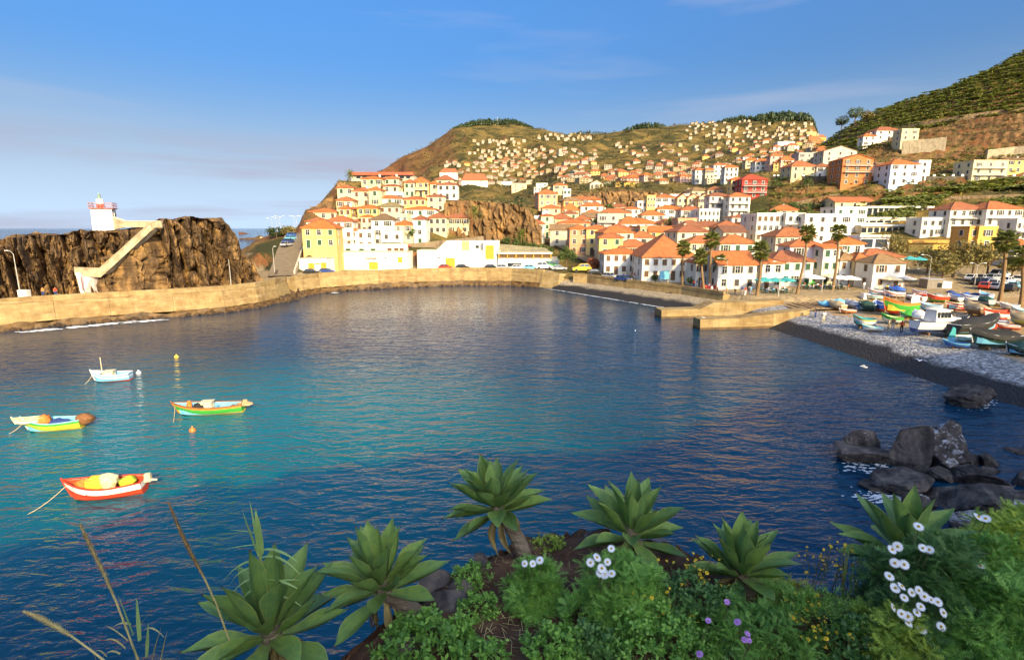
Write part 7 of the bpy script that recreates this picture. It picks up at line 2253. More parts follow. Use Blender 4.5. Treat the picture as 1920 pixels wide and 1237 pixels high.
rock_px('squat boulder low at the cliff foot', 1030, 1240, 1080, 1230, 172, 1, .9)
rock_px('dark wet rock under the agave', 620, 820, 960, 1110, 183, 0, .9)
rock_px('small rock at the tail of the pile', 340, 520, 860, 930, 194, 0, .9)
rock_px('moss-footed brown boulder standing off the pebble bank', 930, 1290, 75, 258, 205, 0, .9, facets=10, grow=1.25)
fo2 = MB()
for i in range(420):
    x, y = random.choice(((300, 720), (500, 960), (650, 980), (380, 950), (1250, 240), (560, 1010), (700, 940), (430, 740)))
    p = onz(*ZR(x + random.gauss(0, 75), y + random.gauss(0, 26)), 0); r_ = random.uniform(.03, .16); a0 = random.random() * 6
    fo2.add([(p.x + math.cos(a0 + 6.283 * j / 6) * r_ * random.uniform(.6, 1.8), p.y + math.sin(a0 + 6.283 * j / 6) * r_ * random.uniform(.3, .9), .03 + .002 * (i % 9)) for j in range(6)], [tuple(range(6))])
tag(fo2.build('surf', FOAM), 'flecks of white surf around the boulders', kind='stuff')
# gulls
def gull(label, p, rz, spread):
    r = thing('gull', label, 'gull', p, rz, 'gulls')
    m2 = MB(); m2.tube([(-.32, 0, .02), (-.2, 0, 0), (0, 0, 0), (.16, 0, .03), (.24, 0, .07), (.3, 0, .07), (.36, 0, .05)], [.01, .06, .085, .07, .045, .045, .008], 8); m2.build('body', PT('white'), r, smooth=True)
    for s_ in (-1, 1):
        m2 = MB()
        if spread: m2.add([(.1, s_ * .05, .04), (.14, s_ * .35, .16), (-.02, s_ * .75, .06), (-.12, s_ * .38, .12), (-.12, s_ * .05, .03)], [(0, 1, 3, 4), (1, 2, 3)])
        else: m2.add([(.1, s_ * .09, .04), (-.1, s_ * .1, .05), (-.38, s_ * .03, .04), (-.1, s_ * .085, -.03)], [(0, 1, 2, 3)])
        m2.build('wing', PT('grey'), r)
gull('gull in flight over the golden shallows', at(1620, 688, 50), 2.6, True)
gull('gull in flight before the dark pebble bank', at(1725, 676, 52), .4, True)
gull('gull standing on the short jetty tip', Vector((30.9, 84.9, 1.80)), 2.8, False)
gull('gull afloat in the middle of the bay', onz(1191, 621, 0) + Vector((0, 0, .1)), 1.2, False)

# more houses packed between the rows of the old quarter
k = 0; tr = 0
while k < 46 and tr < 900:
    tr += 1
    px = random.uniform(1005, 1500); py = random.uniform(352, 462)
    st_n = random.choice([1, 2, 2, 3]); p = hit(px, py, y0=135, h=st_n * 2.7)
    if p is None or p.y > 300 or p.y < (185 if px < 1150 else 150) or (1380 < px and p.y > 205) or (p.y > 248 and px < 1260): continue
    if any((p.x - q.location.x) ** 2 + (p.y + 3 - q.location.y - 3) ** 2 < 72 for q in HOUSES): continue
    tpx = 1000 / p.y; W = random.uniform(6, 10.5) * tpx
    cols_ = random.choice([2, 3, 3]); wl = random.choice(['cream', 'cream', 'yellow', 'pale', 'white', 'salmon', 'pale'])
    house('4', (px - W / 2 - 1100) * 4.8, (px + W / 2 - 1100) * 4.8, (py - 360) * 4.8, (py - 1.7 * tpx - 360) * 4.8, st_n, cols_, wl, random.choice(['hip', 'hip', 'hip', 'gable', 'flat']), random.choice(['or', 'or', 'dk', 'br']), random.choice(['green', 'dark', 'brown', 'grey']), yaw=random.uniform(-.35, .35), Y=p.y, dep=random.uniform(6, 8.5))
    k += 1
k = 0
while k < 34:
    px = random.uniform(960, 1560); py = random.uniform(350, 470); p = hit(px, py, y0=135)
    if p is None or p.y > 300 or p.y < (165 if px < 1150 else 145): continue
    tree('tree', 'garden tree between houses of the old quarter', p, random.uniform(3.5, 7), random.uniform(1.6, 3), random.uniform(1.5, 2.8), random.choice([LEAF, LEAFD, LEAF, LEAFY]), 'garden trees of the old quarter', 420, .32)
    k += 1
# ================================================================ tell look-alike houses apart by what stands near them
LM = [('the town cliff', at(920, 410, 186)), ('the great hipped roof', at(1255, 470, 124)), ('the hotel blocks', at(1520, 420, 170)), ('the burgundy house', at(1415, 345, 240)), ('the brick-orange house', at(1610, 310, 235)), ('the bougainvillea', at(1245, 435, 175)),
      ('the apartment wings', at(1370, 380, 220)), ('the long red roof', at(715, 330, 222)), ('the plateau cliff', at(1160, 365, 262)), ('the yellow corner house', at(598, 440, 146)), ('the market hall', at(990, 480, 156)), ('the mustard block', at(1855, 435, 160)), ('the mossy pyramid roof', at(730, 385, 178)), ('the gabled row', at(1300, 372, 225))]
from collections import defaultdict
for rnd in range(3):
    D_ = defaultdict(list)
    for h_ in HOUSES: D_[h_['label']].append(h_)
    for lb, L in D_.items():
        if len(L) < 2: continue
        for h_ in L:
            ds = sorted(((h_.location - p).length, n, p) for n, p in LM)
            d, n, p = ds[rnd]
            if rnd == 0:
                dz = h_.location.z - p.z
                rel = 'uphill of' if dz > 3 else ('downhill of' if dz < -3 else 'level with')
                if d < 12: rel = 'close to'
                h_['label'] = lb + f', {rel} {n}'
            else:
                l2 = lb.replace(' tiled roof', ' roof').replace('-storey house', '-storey') + f' toward {n}'
                if len(l2.split()) <= 16 and n not in lb: h_['label'] = l2

for h_ in HOUSES:
    w_ = h_['label'].split()
    if len(w_) > 16: h_['label'] = ' '.join(h_['label'].replace('-storey house', '-storey').replace(' tiled roof', ' roof').split()[:16])

D_ = defaultdict(list)
for h_ in HOUSES: D_[h_['label']].append(h_)
NUM = ['no', 'one', 'two', 'three', 'four', 'five', 'six', 'seven', 'eight', 'nine', 'ten', 'eleven', 'twelve', 'thirteen', 'fourteen', 'fifteen', 'sixteen', 'seventeen', 'eighteen', 'nineteen', 'twenty']
for lb, L in D_.items():
    if len(L) > 1:
        for h_ in L:
            n = sum(1 for c in h_.children if c.name.startswith('window') and abs(c.rotation_euler.z) < .1)
            for w_ in ('dark windows', 'green shutters', 'brown shutters', 'grey-green shutters'):
                l2 = lb.replace(w_, f"{NUM[n]} front windows") if n <= 20 else lb
                if w_ in lb and len(l2.split()) <= 16: h_['label'] = l2; break
D_ = defaultdict(list)
for h_ in HOUSES: D_[h_['label']].append(h_)
for lb, L in D_.items():
    for h_ in L[1:]: h_['group'] = L[0]['group']
# ================================================================ the ledge in front of the viewer
def ledge(x, y):
    d = edge_y(x) + .10 * mn.noise(Vector((x * 1.3, 0, 2))) + .05 * mn.noise(Vector((x * 4.3, 0, 5))) - y
    z = 13.0 + .10 * max(0, min(d, 3)) - .38 * max(0, -1.0 - x) + .10 * max(0, x - 3.0)
    n = .10 * fbm(x * .9, y * .9, 1, 4) + .035 * fbm(x * 4, y * 4, 2, 3)
    if d < 0: z = z + d * 3.2 + .25 * fbm(x * 2.2, y * 2.2, 4, 3) * min(1, -d * 3)
    elif d < .3: z -= .10 * (1 - d / .3) ** 2
    return z + n
def hitL(px, py, up=0.0):
    u, yy, dz = ray(px, py); t = 1.5
    while t < 14:
        if EYE + dz * t - up <= ledge(u * t, yy * t): break
        t += .02
    return Vector((u * t, yy * t, EYE + dz * t - up)), t
SOIL = rock_mat('garden_soil', (.05, .026, .015), (.14, .068, .038), (.26, .145, .08), 2.2, .05)
mb = MB(); P = []
for x in np.linspace(-4.6, 7.4, 250):
    e = edge_y(x); P.append([(x, e + d, ledge(x, e + d)) for d in np.concatenate([np.linspace(-4.6, -.6, 80), np.linspace(-.55, .25, 34), np.linspace(.3, 1.2, 16)])])
mb.grid(P, flip=True)
tag(mb.build('ledge', SOIL, smooth=True), 'bare brown soil ledge at the top of the bluff', kind='structure')
STO = rock_mat('edge_stone', (.05, .042, .04), (.12, .10, .09), (.22, .17, .12), 5, .02)
def stone(label, px, py, r_, seed):
    p, t = hitL(px, py); vs_, fs = ICO[3]; R_ = random.Random(seed); P = []
    pl = [(Vector((R_.gauss(0, 1), R_.gauss(0, 1), R_.gauss(0, 1))).normalized(), R_.uniform(.5, .9)) for _ in range(10)]
    for v in vs_:
        q = v.copy()
        for n, d in pl:
            e = q.dot(n) - d
            if e > 0: q -= n * e
        q *= 1 + .06 * mn.noise(q * 4); P.append((q.x * r_[0], q.y * r_[1], q.z * r_[2]))
    m2 = MB(); m2.add(P, fs); tag(m2.build('stone', STO, loc=p + Vector((0, 0, r_[2] * .2)), rz=R_.random() * 6), label, 'stone', 'stones along the ledge edge')
for i, (px, py, r_, lb) in enumerate(((842, 1132, (.20, .15, .10), 'grey slab stone set in the soil by the ledge edge'), (815, 1100, (.16, .12, .12), 'rough stone under the tall-stemmed agave leaves'), (868, 1108, (.12, .10, .09), 'small reddish stone beside the grey slab'), (760, 1200, (.2, .14, .1), 'stone below the leaning agave trunk'),
        (1612, 1142, (.24, .15, .09), 'flat grey stone below the spindly yellow weeds'), (1656, 1160, (.14, .12, .08), 'small flat stone beside the daisy bush'), (1570, 1158, (.15, .11, .07), 'tilted stone at the ledge edge under the weeds'), (700, 1165, (.2, .15, .14), 'angular stone where the leaning agave overhangs'), (900, 1062, (.14, .11, .1), 'rounded stone at the crest of the soil'), (1110, 1012, (.12, .1, .06), 'flat stone at the soil crest beside an agave'))):
    stone(lb, px, py, r_, 300 + i)
# ---------------------------------------------------------------- agaves
def agave_mat():
    m = bpy.data.materials.new('agave_leaf'); m.use_nodes = True
    t = m.node_tree; b = t.nodes['Principled BSDF']; b.inputs['Roughness'].default_value = .48; b.inputs['Specular IOR Level'].default_value = .35
    at_ = N(t, 'ShaderNodeAttribute'); at_.attribute_name = 'leafuv'
    sp = N(t, 'ShaderNodeSeparateXYZ'); t.links.new(at_.outputs['Vector'], sp.inputs[0])
    oi_ = N(t, 'ShaderNodeObjectInfo')
    g = N(t, 'ShaderNodeTexCoord')
    n = N(t, 'ShaderNodeTexNoise'); n.inputs['Scale'].default_value = 9; n.inputs['Detail'].default_value = 5; t.links.new(g.outputs['Object'], n.inputs['Vector'])
    st = N(t, 'ShaderNodeMapping'); st.inputs['Scale'].default_value = (1.5, 42, 1.5); t.links.new(g.outputs['Object'], st.inputs[0])
    n2 = N(t, 'ShaderNodeTexNoise'); n2.inputs['Scale'].default_value = 1.3; n2.inputs['Detail'].default_value = 3; t.links.new(st.outputs[0], n2.inputs['Vector'])
    def mix(f, A, B):
        x = N(t, 'ShaderNodeMix', data_type='RGBA'); t.links.new(f, x.inputs['Factor'])
        for s_, c in (('A', A), ('B', B)):
            if isinstance(c, tuple): x.inputs[s_].default_value = (*c, 1)
            else: t.links.new(c, x.inputs[s_])
        return x.outputs['Result']
    def rg(v, a, bb, lo=0, hi=1):
        r = N(t, 'ShaderNodeMapRange'); r.inputs['From Min'].default_value = a; r.inputs['From Max'].default_value = bb; r.inputs['To Min'].default_value = lo; r.inputs['To Max'].default_value = hi; t.links.new(v, r.inputs['Value']); return r.outputs[0]
    c = mix(oi_.outputs['Random'], (.17, .29, .075), (.31, .44, .080))
    c = mix(rg(n.outputs['Fac'], .4, .65, 0, .55), c, (.085, .20, .08))
    c = mix(rg(n2.outputs['Fac'], .45, .65, 0, .35), c, (.28, .42, .12))
    c = mix(rg(sp.outputs['X'], .35, .0, 0, .5), c, (.36, .42, .13))
    c = mix(rg(sp.outputs['Y'], .93, .99), c, (.46, .48, .13))
    c = mix(rg(sp.outputs['X'], .955, .985), c, (.16, .07, .03))
    t.links.new(c, b.inputs['Base Color'])
    bp = N(t, 'ShaderNodeBump'); bp.inputs['Distance'].default_value = .003; t.links.new(n2.outputs['Fac'], bp.inputs['Height']); t.links.new(bp.outputs[0], b.inputs['Normal'])
    tl = N(t, 'ShaderNodeBsdfTranslucent'); t.links.new(c, tl.inputs['Color'])
    ms = N(t, 'ShaderNodeMixShader'); ms.inputs[0].default_value = .18; t.links.new(b.outputs[0], ms.inputs[1]); t.links.new(tl.outputs[0], ms.inputs[2])
    t.links.new(ms.outputs[0], t.nodes['Material Output'].inputs[0])
    return m
AGM = agave_mat()
DRYL = mat('dry_leaf', (.30, .20, .08), .8, .3, 12, col2=(.42, .33, .12))
def leaf_mesh(L=1.0, hw=.185, curl=.12, fold=.10, twist=0., tipdrop=0., mt=None, nm='leaf'):
    NX, NY = 15, 7; V = []; A = []
    for i in range(NX):
        f = i / (NX - 1)
        wd = hw * (np.interp(f, [0, .08, .2, .4, .58, .72, .84, .93, 1], [.50, .42, .48, .82, 1.0, .86, .50, .19, .012]))
        x = L * f; zc = curl * (f ** 2) * L * 1.0 - tipdrop * max(0, f - .6) ** 2 * L
        for j in range(NY):
            s_ = -1 + 2 * j / (NY - 1)
            y = wd * s_; z = zc + fold * L * (abs(s_) ** 1.5) * (wd / hw) * .9 + .012 * math.sin(9 * f + 3 * s_) * abs(s_)
            a = twist * f; V.append((x, y * math.cos(a) - (z - zc) * math.sin(a), zc + (z - zc) * math.cos(a) + y * math.sin(a))); A.append((f, abs(s_), 0))
    m2 = MB(); o = 0
    for i in range(NX - 1):
        for j in range(NY - 1): a = i * NY + j; m2.f.append((a, a + NY, a + NY + 1, a + 1)); m2.m.append(0)
    m2.v = V
    # fleshy underside
    n = len(V); th = [(-.030 * L * math.sin(math.pi * min(1, (i // NY) / (NX - 1) * .9 + .12)) * (1 - abs(-1 + 2 * (i % NY) / (NY - 1)) ** 2) - .002) for i in range(n)]
    m2.v = V + [(v[0], v[1], v[2] + t_) for v, t_ in zip(V, th)]
    for i in range(NX - 1):
        for j in range(NY - 1): a = n + i * NY + j; m2.f.append((a, a + 1, a + NY + 1, a + NY)); m2.m.append(0)
    me = m2.mesh(nm, mt or AGM, smooth=True)
    at_ = me.attributes.new('leafuv', 'FLOAT_VECTOR', 'POINT'); at_.data.foreach_set('vector', np.array(A + A, dtype=np.float32).ravel())
    return me
LV = [leaf_mesh(1, .165, .10, .10), leaf_mesh(1, .15, -.05, .11, .15), leaf_mesh(1, .175, .16, .085, -.12), leaf_mesh(1, .16, -.14, .09, -.2), leaf_mesh(1, .145, .20, .10, .1, .35)]
LDRY = leaf_mesh(1, .10, -.5, .16, .9, .5, DRYL, 'dry_leaf')
TRK = mat('agave_trunk', (.20, .14, .085), .9, .35, 6, .02, 20, stretch=(.4, .4, 4), col2=(.30, .23, .15))
def agave(label, cpx, rpx, bpx, t=None, n=34, axis=(0, -.25, 1), up=.0, trunk=True, dry=4, seed=0, maxang=100, k=.88):
    R_ = random.Random(seed)
    b, tb = hitL(*bpx); t = t or tb
    u, yy, dz = ray(*cpx); c = Vector((u * t, yy * t, EYE + dz * t)); R0 = rpx * t / FPX * k
    root = thing('agave', label, 'agave', b, 0, 'agaves on the ledge')
    ax = Vector(axis).normalized(); e1 = ax.orthogonal().normalized(); e2 = ax.cross(e1)
    base = c - b - ax * R0 * .32
    if trunk:
        m2 = MB(); P = [Vector((0, 0, -.15)), Vector((0, 0, 0)), base * .35 + Vector((.02, 0, .03)), base * .7 + Vector((.02, 0, .03)), base, base + ax * R0 * .3]
        rr = R0 * .15; V = []
        Q = []
        for i in range(25):
            f = i / 24 * 5; j = min(4, int(f)); Q.append(P[j].lerp(P[j + 1], f - j))
        m2.tube(Q, [rr * (1.12 - .3 * i / 24 + (.06 if i % 2 else 0)) for i in range(25)], 12); m2.build('trunk', TRK, root)
    for i in range(n):
        f = (i + .5) / n
        th = math.radians(lerp(8, maxang, f ** .80)) + R_.uniform(-.10, .10); ph = i * 2.39996 + R_.uniform(-.15, .15)
        rad = e1 * math.cos(ph) + e2 * math.sin(ph)
        d = ax * math.cos(th) + rad * math.sin(th); up_ = ax * math.sin(th) - rad * math.cos(th); sd = up_.cross(d)
        M = Matrix((d, sd, up_)).transposed().to_4x4()
        Lf = R0 * lerp(1.02, 1.10, f) * R_.uniform(.88, 1.08)
        o = put('leaf', R_.choice(LV), root)
        M.translation = base + ax * R0 * lerp(.26, .02, f) + rad * R0 * .05
        o.matrix_local = M @ Matrix.Diagonal((Lf, Lf * R_.uniform(.9, 1.1), Lf, 1))
    for i in range(dry):
        th = math.radians(R_.uniform(112, 140)); ph = R_.random() * 6.28; rad = e1 * math.cos(ph) + e2 * math.sin(ph)
        d = ax * math.cos(th) + rad * math.sin(th); up_ = ax * math.sin(th) - rad * math.cos(th)
        M = Matrix((d, up_.cross(d), up_)).transposed().to_4x4(); M.translation = base
        o = put('dry_leaf', LDRY, root); o.matrix_local = M @ Matrix.Diagonal((R0 * .8, R0 * .8, R0 * .8, 1))
    return root
agave('tall-stemmed agave leaning out at the soil crest', (928, 935), 104, (986, 1050), axis=(-.30, .02, 1), seed=1, n=32, dry=6)
agave('agave on a thick leaning trunk over the cliff edge', (712, 1082), 128, (795, 1172), axis=(-.22, -.02, 1), seed=2, n=28, dry=5)
agave('low wide agave beside the white daisies', (1185, 985), 116, (1196, 1046), axis=(.05, -.02, 1), seed=3, n=26, trunk=True)
agave('agave between the yellow weeds and purple flowers', (1393, 1058), 112, (1398, 1128), axis=(.08, -.05, 1), seed=4, n=28)
agave('upright pale agave rising behind the daisy bush', (1700, 1020), 128, (1722, 1110), axis=(.08, .12, 1), seed=5, n=24, maxang=95)
agave('large agave at the cane stem, low on the ledge', (505, 1165), 165, (535, 1290), t=3.7, axis=(-.02, .0, 1), seed=6, n=26)

# ---------------------------------------------------------------- shrubs, weeds and flowers
def blades(L_, w_, n, spread, seed, droop=.3, taper=True):
    """sprig template: n narrow leaflets on a short stem, quads"""
    r = random.Random(seed); V = []; F = []
    for i in range(n):
        f = (i + 1) / n; b = Vector((0, 0, L_ * f * .75)); a = i * 2.4 + r.random()
        d = Vector((math.cos(a) * spread, math.sin(a) * spread, .55 + .5 * f)).normalized(); l = L_ * r.uniform(.45, .8); s_ = d.orthogonal().normalized() * w_
        m_ = b + d * l * .5; tip = b + d * l - Vector((0, 0, droop * l * .4)); o = len(V)
        V += [tuple(b), tuple(m_ - s_), tuple(tip), tuple(m_ + s_)]; F.append((o, o + 1, o + 2, o + 3))
    return V, F
def toothed(L_, n, seed):
    """a feathery daisy leaf: side lobes along a midrib, several leaves to a rosette"""
    r = random.Random(seed); V = []; F = []
    for k in range(7):
        a = k * 2.4 + r.random() * .5; el = r.uniform(.25, 1.1); d = Vector((math.cos(a) * math.cos(el), math.sin(a) * math.cos(el), math.sin(el))); s_ = Vector((-math.sin(a), math.cos(a), 0)); nn = d.cross(s_)
        for i in range(n):
            f = .3 + .7 * i / (n - 1); p = d * L_ * f - Vector((0, 0, .10 * L_ * f * f))
            for sg in (-1, 1):
                l = L_ * .26 * (1.15 - abs(f - .65)); e = p + (s_ * sg * .8 + d * .65).normalized() * l; w_ = d * L_ * .05; o = len(V)
                V += [tuple(p - w_), tuple(e), tuple(p + w_), tuple(p)]; F.append((o, o + 1, o + 2, o + 3))
        o = len(V); w_ = s_ * L_ * .03; V += [tuple(Vector((0, 0, 0))), tuple(d * L_ * .6 - w_), tuple(d * L_ * 1.02 - Vector((0, 0, .10 * L_))), tuple(d * L_ * .6 + w_)]; F.append((o, o + 1, o + 2, o + 3))
    return V, F
SHG = leaf_mat('shrub_green', (0.088, 0.222, 0.035), (0.330, 0.581, 0.088), .3)
SHB = leaf_mat('shrub_bright', (0.165, 0.300, 0.035), (0.640, 0.736, 0.098), .3)
SHD = leaf_mat('shrub_deep', (0.043, 0.120, 0.031), (0.174, 0.330, 0.068), .25)
STRAW = leaf_mat('straw', (0.388, 0.290, 0.088), (0.800, 0.659, 0.253), .2)
def dome_points(c, r_, n, low=-.1):
    v = rng.normal(0, 1, (n, 3)); v /= np.linalg.norm(v, axis=1)[:, None]; v[:, 2] = np.where(v[:, 2] < low, -v[:, 2], v[:, 2])
    rad = rng.uniform(.55, 1.0, n) ** .5
    lump = np.array([1 + .55 * mn.noise(Vector(q * 2.6) + Vector((c[0], c[1], 0))) for q in v])
    return v * (rad * lump)[:, None] * np.array(r_)[None], v
def shrub(label, px, py, rx, rz_, mt, tpl, n, s_, cat='shrub', name='shrub', group=None, t=None, flowers=()):
    if tpl is TD: n = int(n * .55); s_ = s_ * 1.45
    b, tb = hitL(px, py); k = tb / FPX
    root = thing(name, label, cat, b, 0, group)
    p, v = dome_points(b, (rx * k, rx * k * .8, rz_ * k), n)
    V = []; F = []; o = 0
    for j, tp in enumerate(tpl):
        ix = np.arange(j, n, len(tpl)); R_ = rand_rot(len(ix), .3)
        # turn the sprigs outwards
        Z = v[ix] * .8 + np.array([0, 0, .55]); Z /= np.linalg.norm(Z, axis=1)[:, None]; X = np.cross(rng.normal(0, 1, Z.shape), Z); X /= np.linalg.norm(X, axis=1)[:, None]; Yv = np.cross(Z, X)
        a, f = scatter(*tp, p[ix], rng.uniform(.7, 1.25, (len(ix), 1)) * s_ * np.ones((1, 3)), np.stack([X, Yv, Z], -1)); V.append(a); F.append(f + o); o += len(a)
    put('foliage', np_mesh('foliage', np.concatenate(V), np.concatenate(F), mt), root)
    m2 = MB()
    for i in range(12):
        q = p[rng.integers(n)]; m2.tube([(0, 0, -.05), tuple(q * .5 + np.array([0, 0, .03])), tuple(q * .95)], [.012, .008, .004], 4)
    m2.build('stem', mat('green_stem', (.12, .12, .04), .8, .2, 9), root)
    return root, b, k
TD = [toothed(1, 5, 1), toothed(1, 6, 2), toothed(1, 5, 3)]
TBL = [blades(1, .05, 12, .9, 4), blades(1, .04, 14, .8, 5)]
TBR = [blades(1, .19, 7, 1.3, 6, .5), blades(1, .16, 8, 1.2, 7, .6)]
# flowers
PET = mat('daisy_petal', (.80, .80, .80), .6, .05, 9); EYE_Y = mat('daisy_eye', (.70, .45, .03), .8, .2, 60); PURP = mat('purple_petal', (.50, .20, .58), .7, .25, 40, col2=(.62, .34, .68)); YELP = mat('yellow_petal', (.75, .52, .03), .7, .1, 20)
def daisy(rad, n, w_, mt, eye, cup=.12):
    m2 = MB()
    for k in range(n):
        a = 6.2832 * k / n; c, s_ = math.cos(a), math.sin(a); z = cup * rad * (1 if k % 2 else .7)
        m2.add([(c * rad * .2 - s_ * w_ * .4, s_ * rad * .2 + c * w_ * .4, .004), (c * rad * .7 - s_ * w_, s_ * rad * .7 + c * w_, z), (c * rad, s_ * rad, z * .8), (c * rad * .7 + s_ * w_, s_ * rad * .7 - c * w_, z), (c * rad * .2 + s_ * w_ * .4, s_ * rad * .2 - c * w_ * .4, .004)], [(0, 1, 2, 3, 4)], 0)
    m2.lathe([(rad * .27, .0), (rad * .25, .010), (rad * .12, .018), (0, .019)], 10, 1)
    return m2.mesh('flower', [mt, eye])
DAI = daisy(.043, 17, .0062, PET, EYE_Y); PUR = daisy(.042, 22, .006, PURP, PURP, .25); YEL_F = daisy(.016, 8, .006, YELP, EYE_Y, .3)
def flower(root, px, py, me, t, s_=1.0, tilt=None):
    u, yy, dz = ray(px, py); p = Vector((u * t, yy * t, EYE + dz * t)) - root.location
    o = put('flower', me, root, p); tl = tilt if tilt is not None else random.uniform(.35, 1.0)
    o.rotation_euler = (tl, random.uniform(-.4, .4), random.uniform(-.7, .7)); o.scale = (s_ * random.uniform(.85, 1.15),) * 3
    m2 = MB(); q = p - Vector((random.uniform(-.03, .03), -.02, .14)); m2.tube([q, (q + p) / 2 + Vector((.01, 0, 0)), p], [.003, .003, .003], 4); m2.build('flower_stalk', MATS['green_stem'], root)
r, b, k = shrub('rounded bright green daisy shrub with three white flowers', 1003, 1135, 48, 78, SHG, TD, 520, .062)
t0 = b.length and math.hypot(b.y, b.z - EYE)
def depth_of(b): return b.y * CT + (EYE - b.z) * ST
for x, y in ((984, 1056), (999, 1056), (1012, 1050)): flower(r, x, y, DAI, depth_of(b) - .22, .74)
r, b, k = shrub('spreading daisy shrub with a knot of white flowers under the low agave', 1165, 1165, 92, 118, SHG, TD, 900, .062)
for x, y in ((1107, 1054), (1119, 1045), (1139, 1053), (1128, 1065), (1134, 1076), (1147, 1075), (1146, 1028), (1126, 1073)): flower(r, x, y, DAI, depth_of(b) - .36, .74)
r, b, k = shrub('big daisy bush covered with white flowers before the upright agave', 1728, 1175, 105, 165, SHD, TD, 1250, .070)
for x, y in ((1722, 987), (1672, 1030), (1683, 1024), (1743, 1030), (1730, 1027), (1695, 1058), (1678, 1055), (1667, 1080), (1678, 1102), (1690, 1099), (1709, 1110), (1722, 1106), (1733, 1118), (1745, 1124), (1726, 1137), (1719, 1148), (1702, 1155), (1690, 1150), (1674, 1138), (1768, 1148), (1764, 1174), (1728, 1180), (1695, 1120), (1702, 1167), (1758, 1128)): flower(r, x, y, DAI, depth_of(b) - .42, .74)
r, b, k = shrub('daisy shrub with paired flowers over the boulders', 1838, 1110, 60, 95, SHG, TD, 620, .065)
for x, y in ((1833, 969), (1848, 972), (1828, 1058), (1838, 1060)): flower(r, x, y, DAI, depth_of(b) - .3, .78)
shrub('yellow-green feathery shrub on the bank rim', 1885, 1080, 82, 118, SHB, TD, 900, .068)
shrub('deep green shrub filling the corner of the ledge', 1880, 1210, 105, 125, SHG, TD, 1000, .075)
shrub('low feathery green shrub at the foot of the daisy bush', 1672, 1222, 66, 78, SHB, TD, 620, .058)
shrub('broad green shrub below the paired daisies', 1795, 1232, 78, 85, SHG, TD, 700, .068)
W_ = 'leafy weeds on the soil'
for (px, py, rx, rz_, mt, tp, n, s_, lb) in ((800, 1225, 75, 62, SHG, TBR, 300, .075, 'broad-leaved weed patch below the leaning agave trunk'), (885, 1096, 36, 34, SHG, TBR, 120, .05, 'small weed clump on the slope under the soil crest'), (892, 1150, 34, 30, SHG, TBR, 110, .05, 'small weed clump beside the grey slab stone'),
        (1040, 1228, 55, 40, SHG, TBR, 200, .062, 'spreading weed patch below the rounded daisy shrub'), (1030, 1030, 34, 20, SHB, TBR, 90, .042, 'low yellowish weeds on the soil crest'), (1120, 1225, 48, 40, SHD, TBR, 200, .06, 'dark weeds between the two daisy shrubs'), (1300, 1165, 95, 72, SHD, TBR, 420, .06, 'dense dark weeds beneath the agave'),
        (1240, 1225, 95, 62, SHG, TBR, 420, .058, 'mixed weeds with pale leaves at the ledge front'), (1400, 1215, 100, 78, SHG, TD, 620, .05, 'ferny weeds around the purple flowers'), (1510, 1195, 90, 85, SHG, TBL, 520, .06, 'narrow-leaved weeds with tiny yellow flowers'), (1585, 1225, 70, 62, SHD, TBR, 260, .06, 'shady weeds below the flat grey stone'), (1480, 1135, 50, 42, SHB, TBL, 220, .05, 'yellowish weeds beside the agave'), (905, 1240, 40, 26, SHG, TBR, 110, .055, 'weeds in the hollow of bare soil')):
    shrub(lb, px, py, rx, rz_, mt, tp, n, s_, 'weeds', 'weed_patch', W_)
# spindly flowering stems
def spindly(label, px, py, pts, mt_f, n, hgt, seed, group='spindly flowering weeds'):
    R_ = random.Random(seed); b, t = hitL(px, py); root = thing('flowering_weed', label, 'weed', b, 0, group); st = MB()
    tips = []
    for i in range(n):
        a = R_.random() * 6.28; l = hgt * R_.uniform(.55, 1.1); q = Vector((math.cos(a) * l * .38 * R_.random(), math.sin(a) * l * .3 * R_.random(), l)); m_ = q * .5 + Vector((R_.gauss(0, .02), R_.gauss(0, .02), 0)); o0 = Vector((R_.gauss(0, .1), R_.gauss(0, .06), -.02))
        st.tube([o0, o0 * .6 + m_, o0 + q], [.0035, .003, .002], 4); tips.append(o0 + q)
        for k in range(3):
            e = o0 + q * R_.uniform(.55, .95) + Vector((R_.gauss(0, .05), R_.gauss(0, .04), R_.uniform(.02, .08))); st.tube([o0 + q * .6, e], [.002, .0015], 3); tips.append(e)
    st.build('stem', MATS['green_stem'], root)
    for e in tips:
        o = put('flower', mt_f, root, e, rot=(R_.uniform(-.6, .9), R_.uniform(-.5, .5), R_.random() * 6)); s_ = R_.uniform(.5, 1.1); o.scale = (s_,) * 3
    return root
spindly('spindly yellow-flowered weed behind the flat stones', 1540, 1120, None, YEL_F, 9, .50, 1)
spindly('tall wispy yellow weed beside the upright agave', 1585, 1110, None, YEL_F, 8, .42, 2)
spindly('yellow weed between the low agave and its neighbour', 1290, 1120, None, YEL_F, 9, .40, 3)
spindly('sparse yellow weed rising from the ferny patch', 1245, 1195, None, YEL_F, 6, .38, 4)
spindly('bushy yellow weed at the front of the ledge', 1495, 1190, None, YEL_F, 9, .32, 5)
spindly('small yellow weed at the corner below the stones', 1560, 1232, None, YEL_F, 6, .26, 6)
rp_ = thing('purple_flowers', 'loose stand of purple pincushion flowers among the weeds', 'flowers', hitL(1370, 1200)[0], 0)
for x, y in ((1363, 1128), (1328, 1163), (1383, 1166), (1401, 1188), (1396, 1199), (1404, 1200), (1312, 1226)): flower(rp_, x, y, PUR, depth_of(rp_.location) - .45, .55, .5)
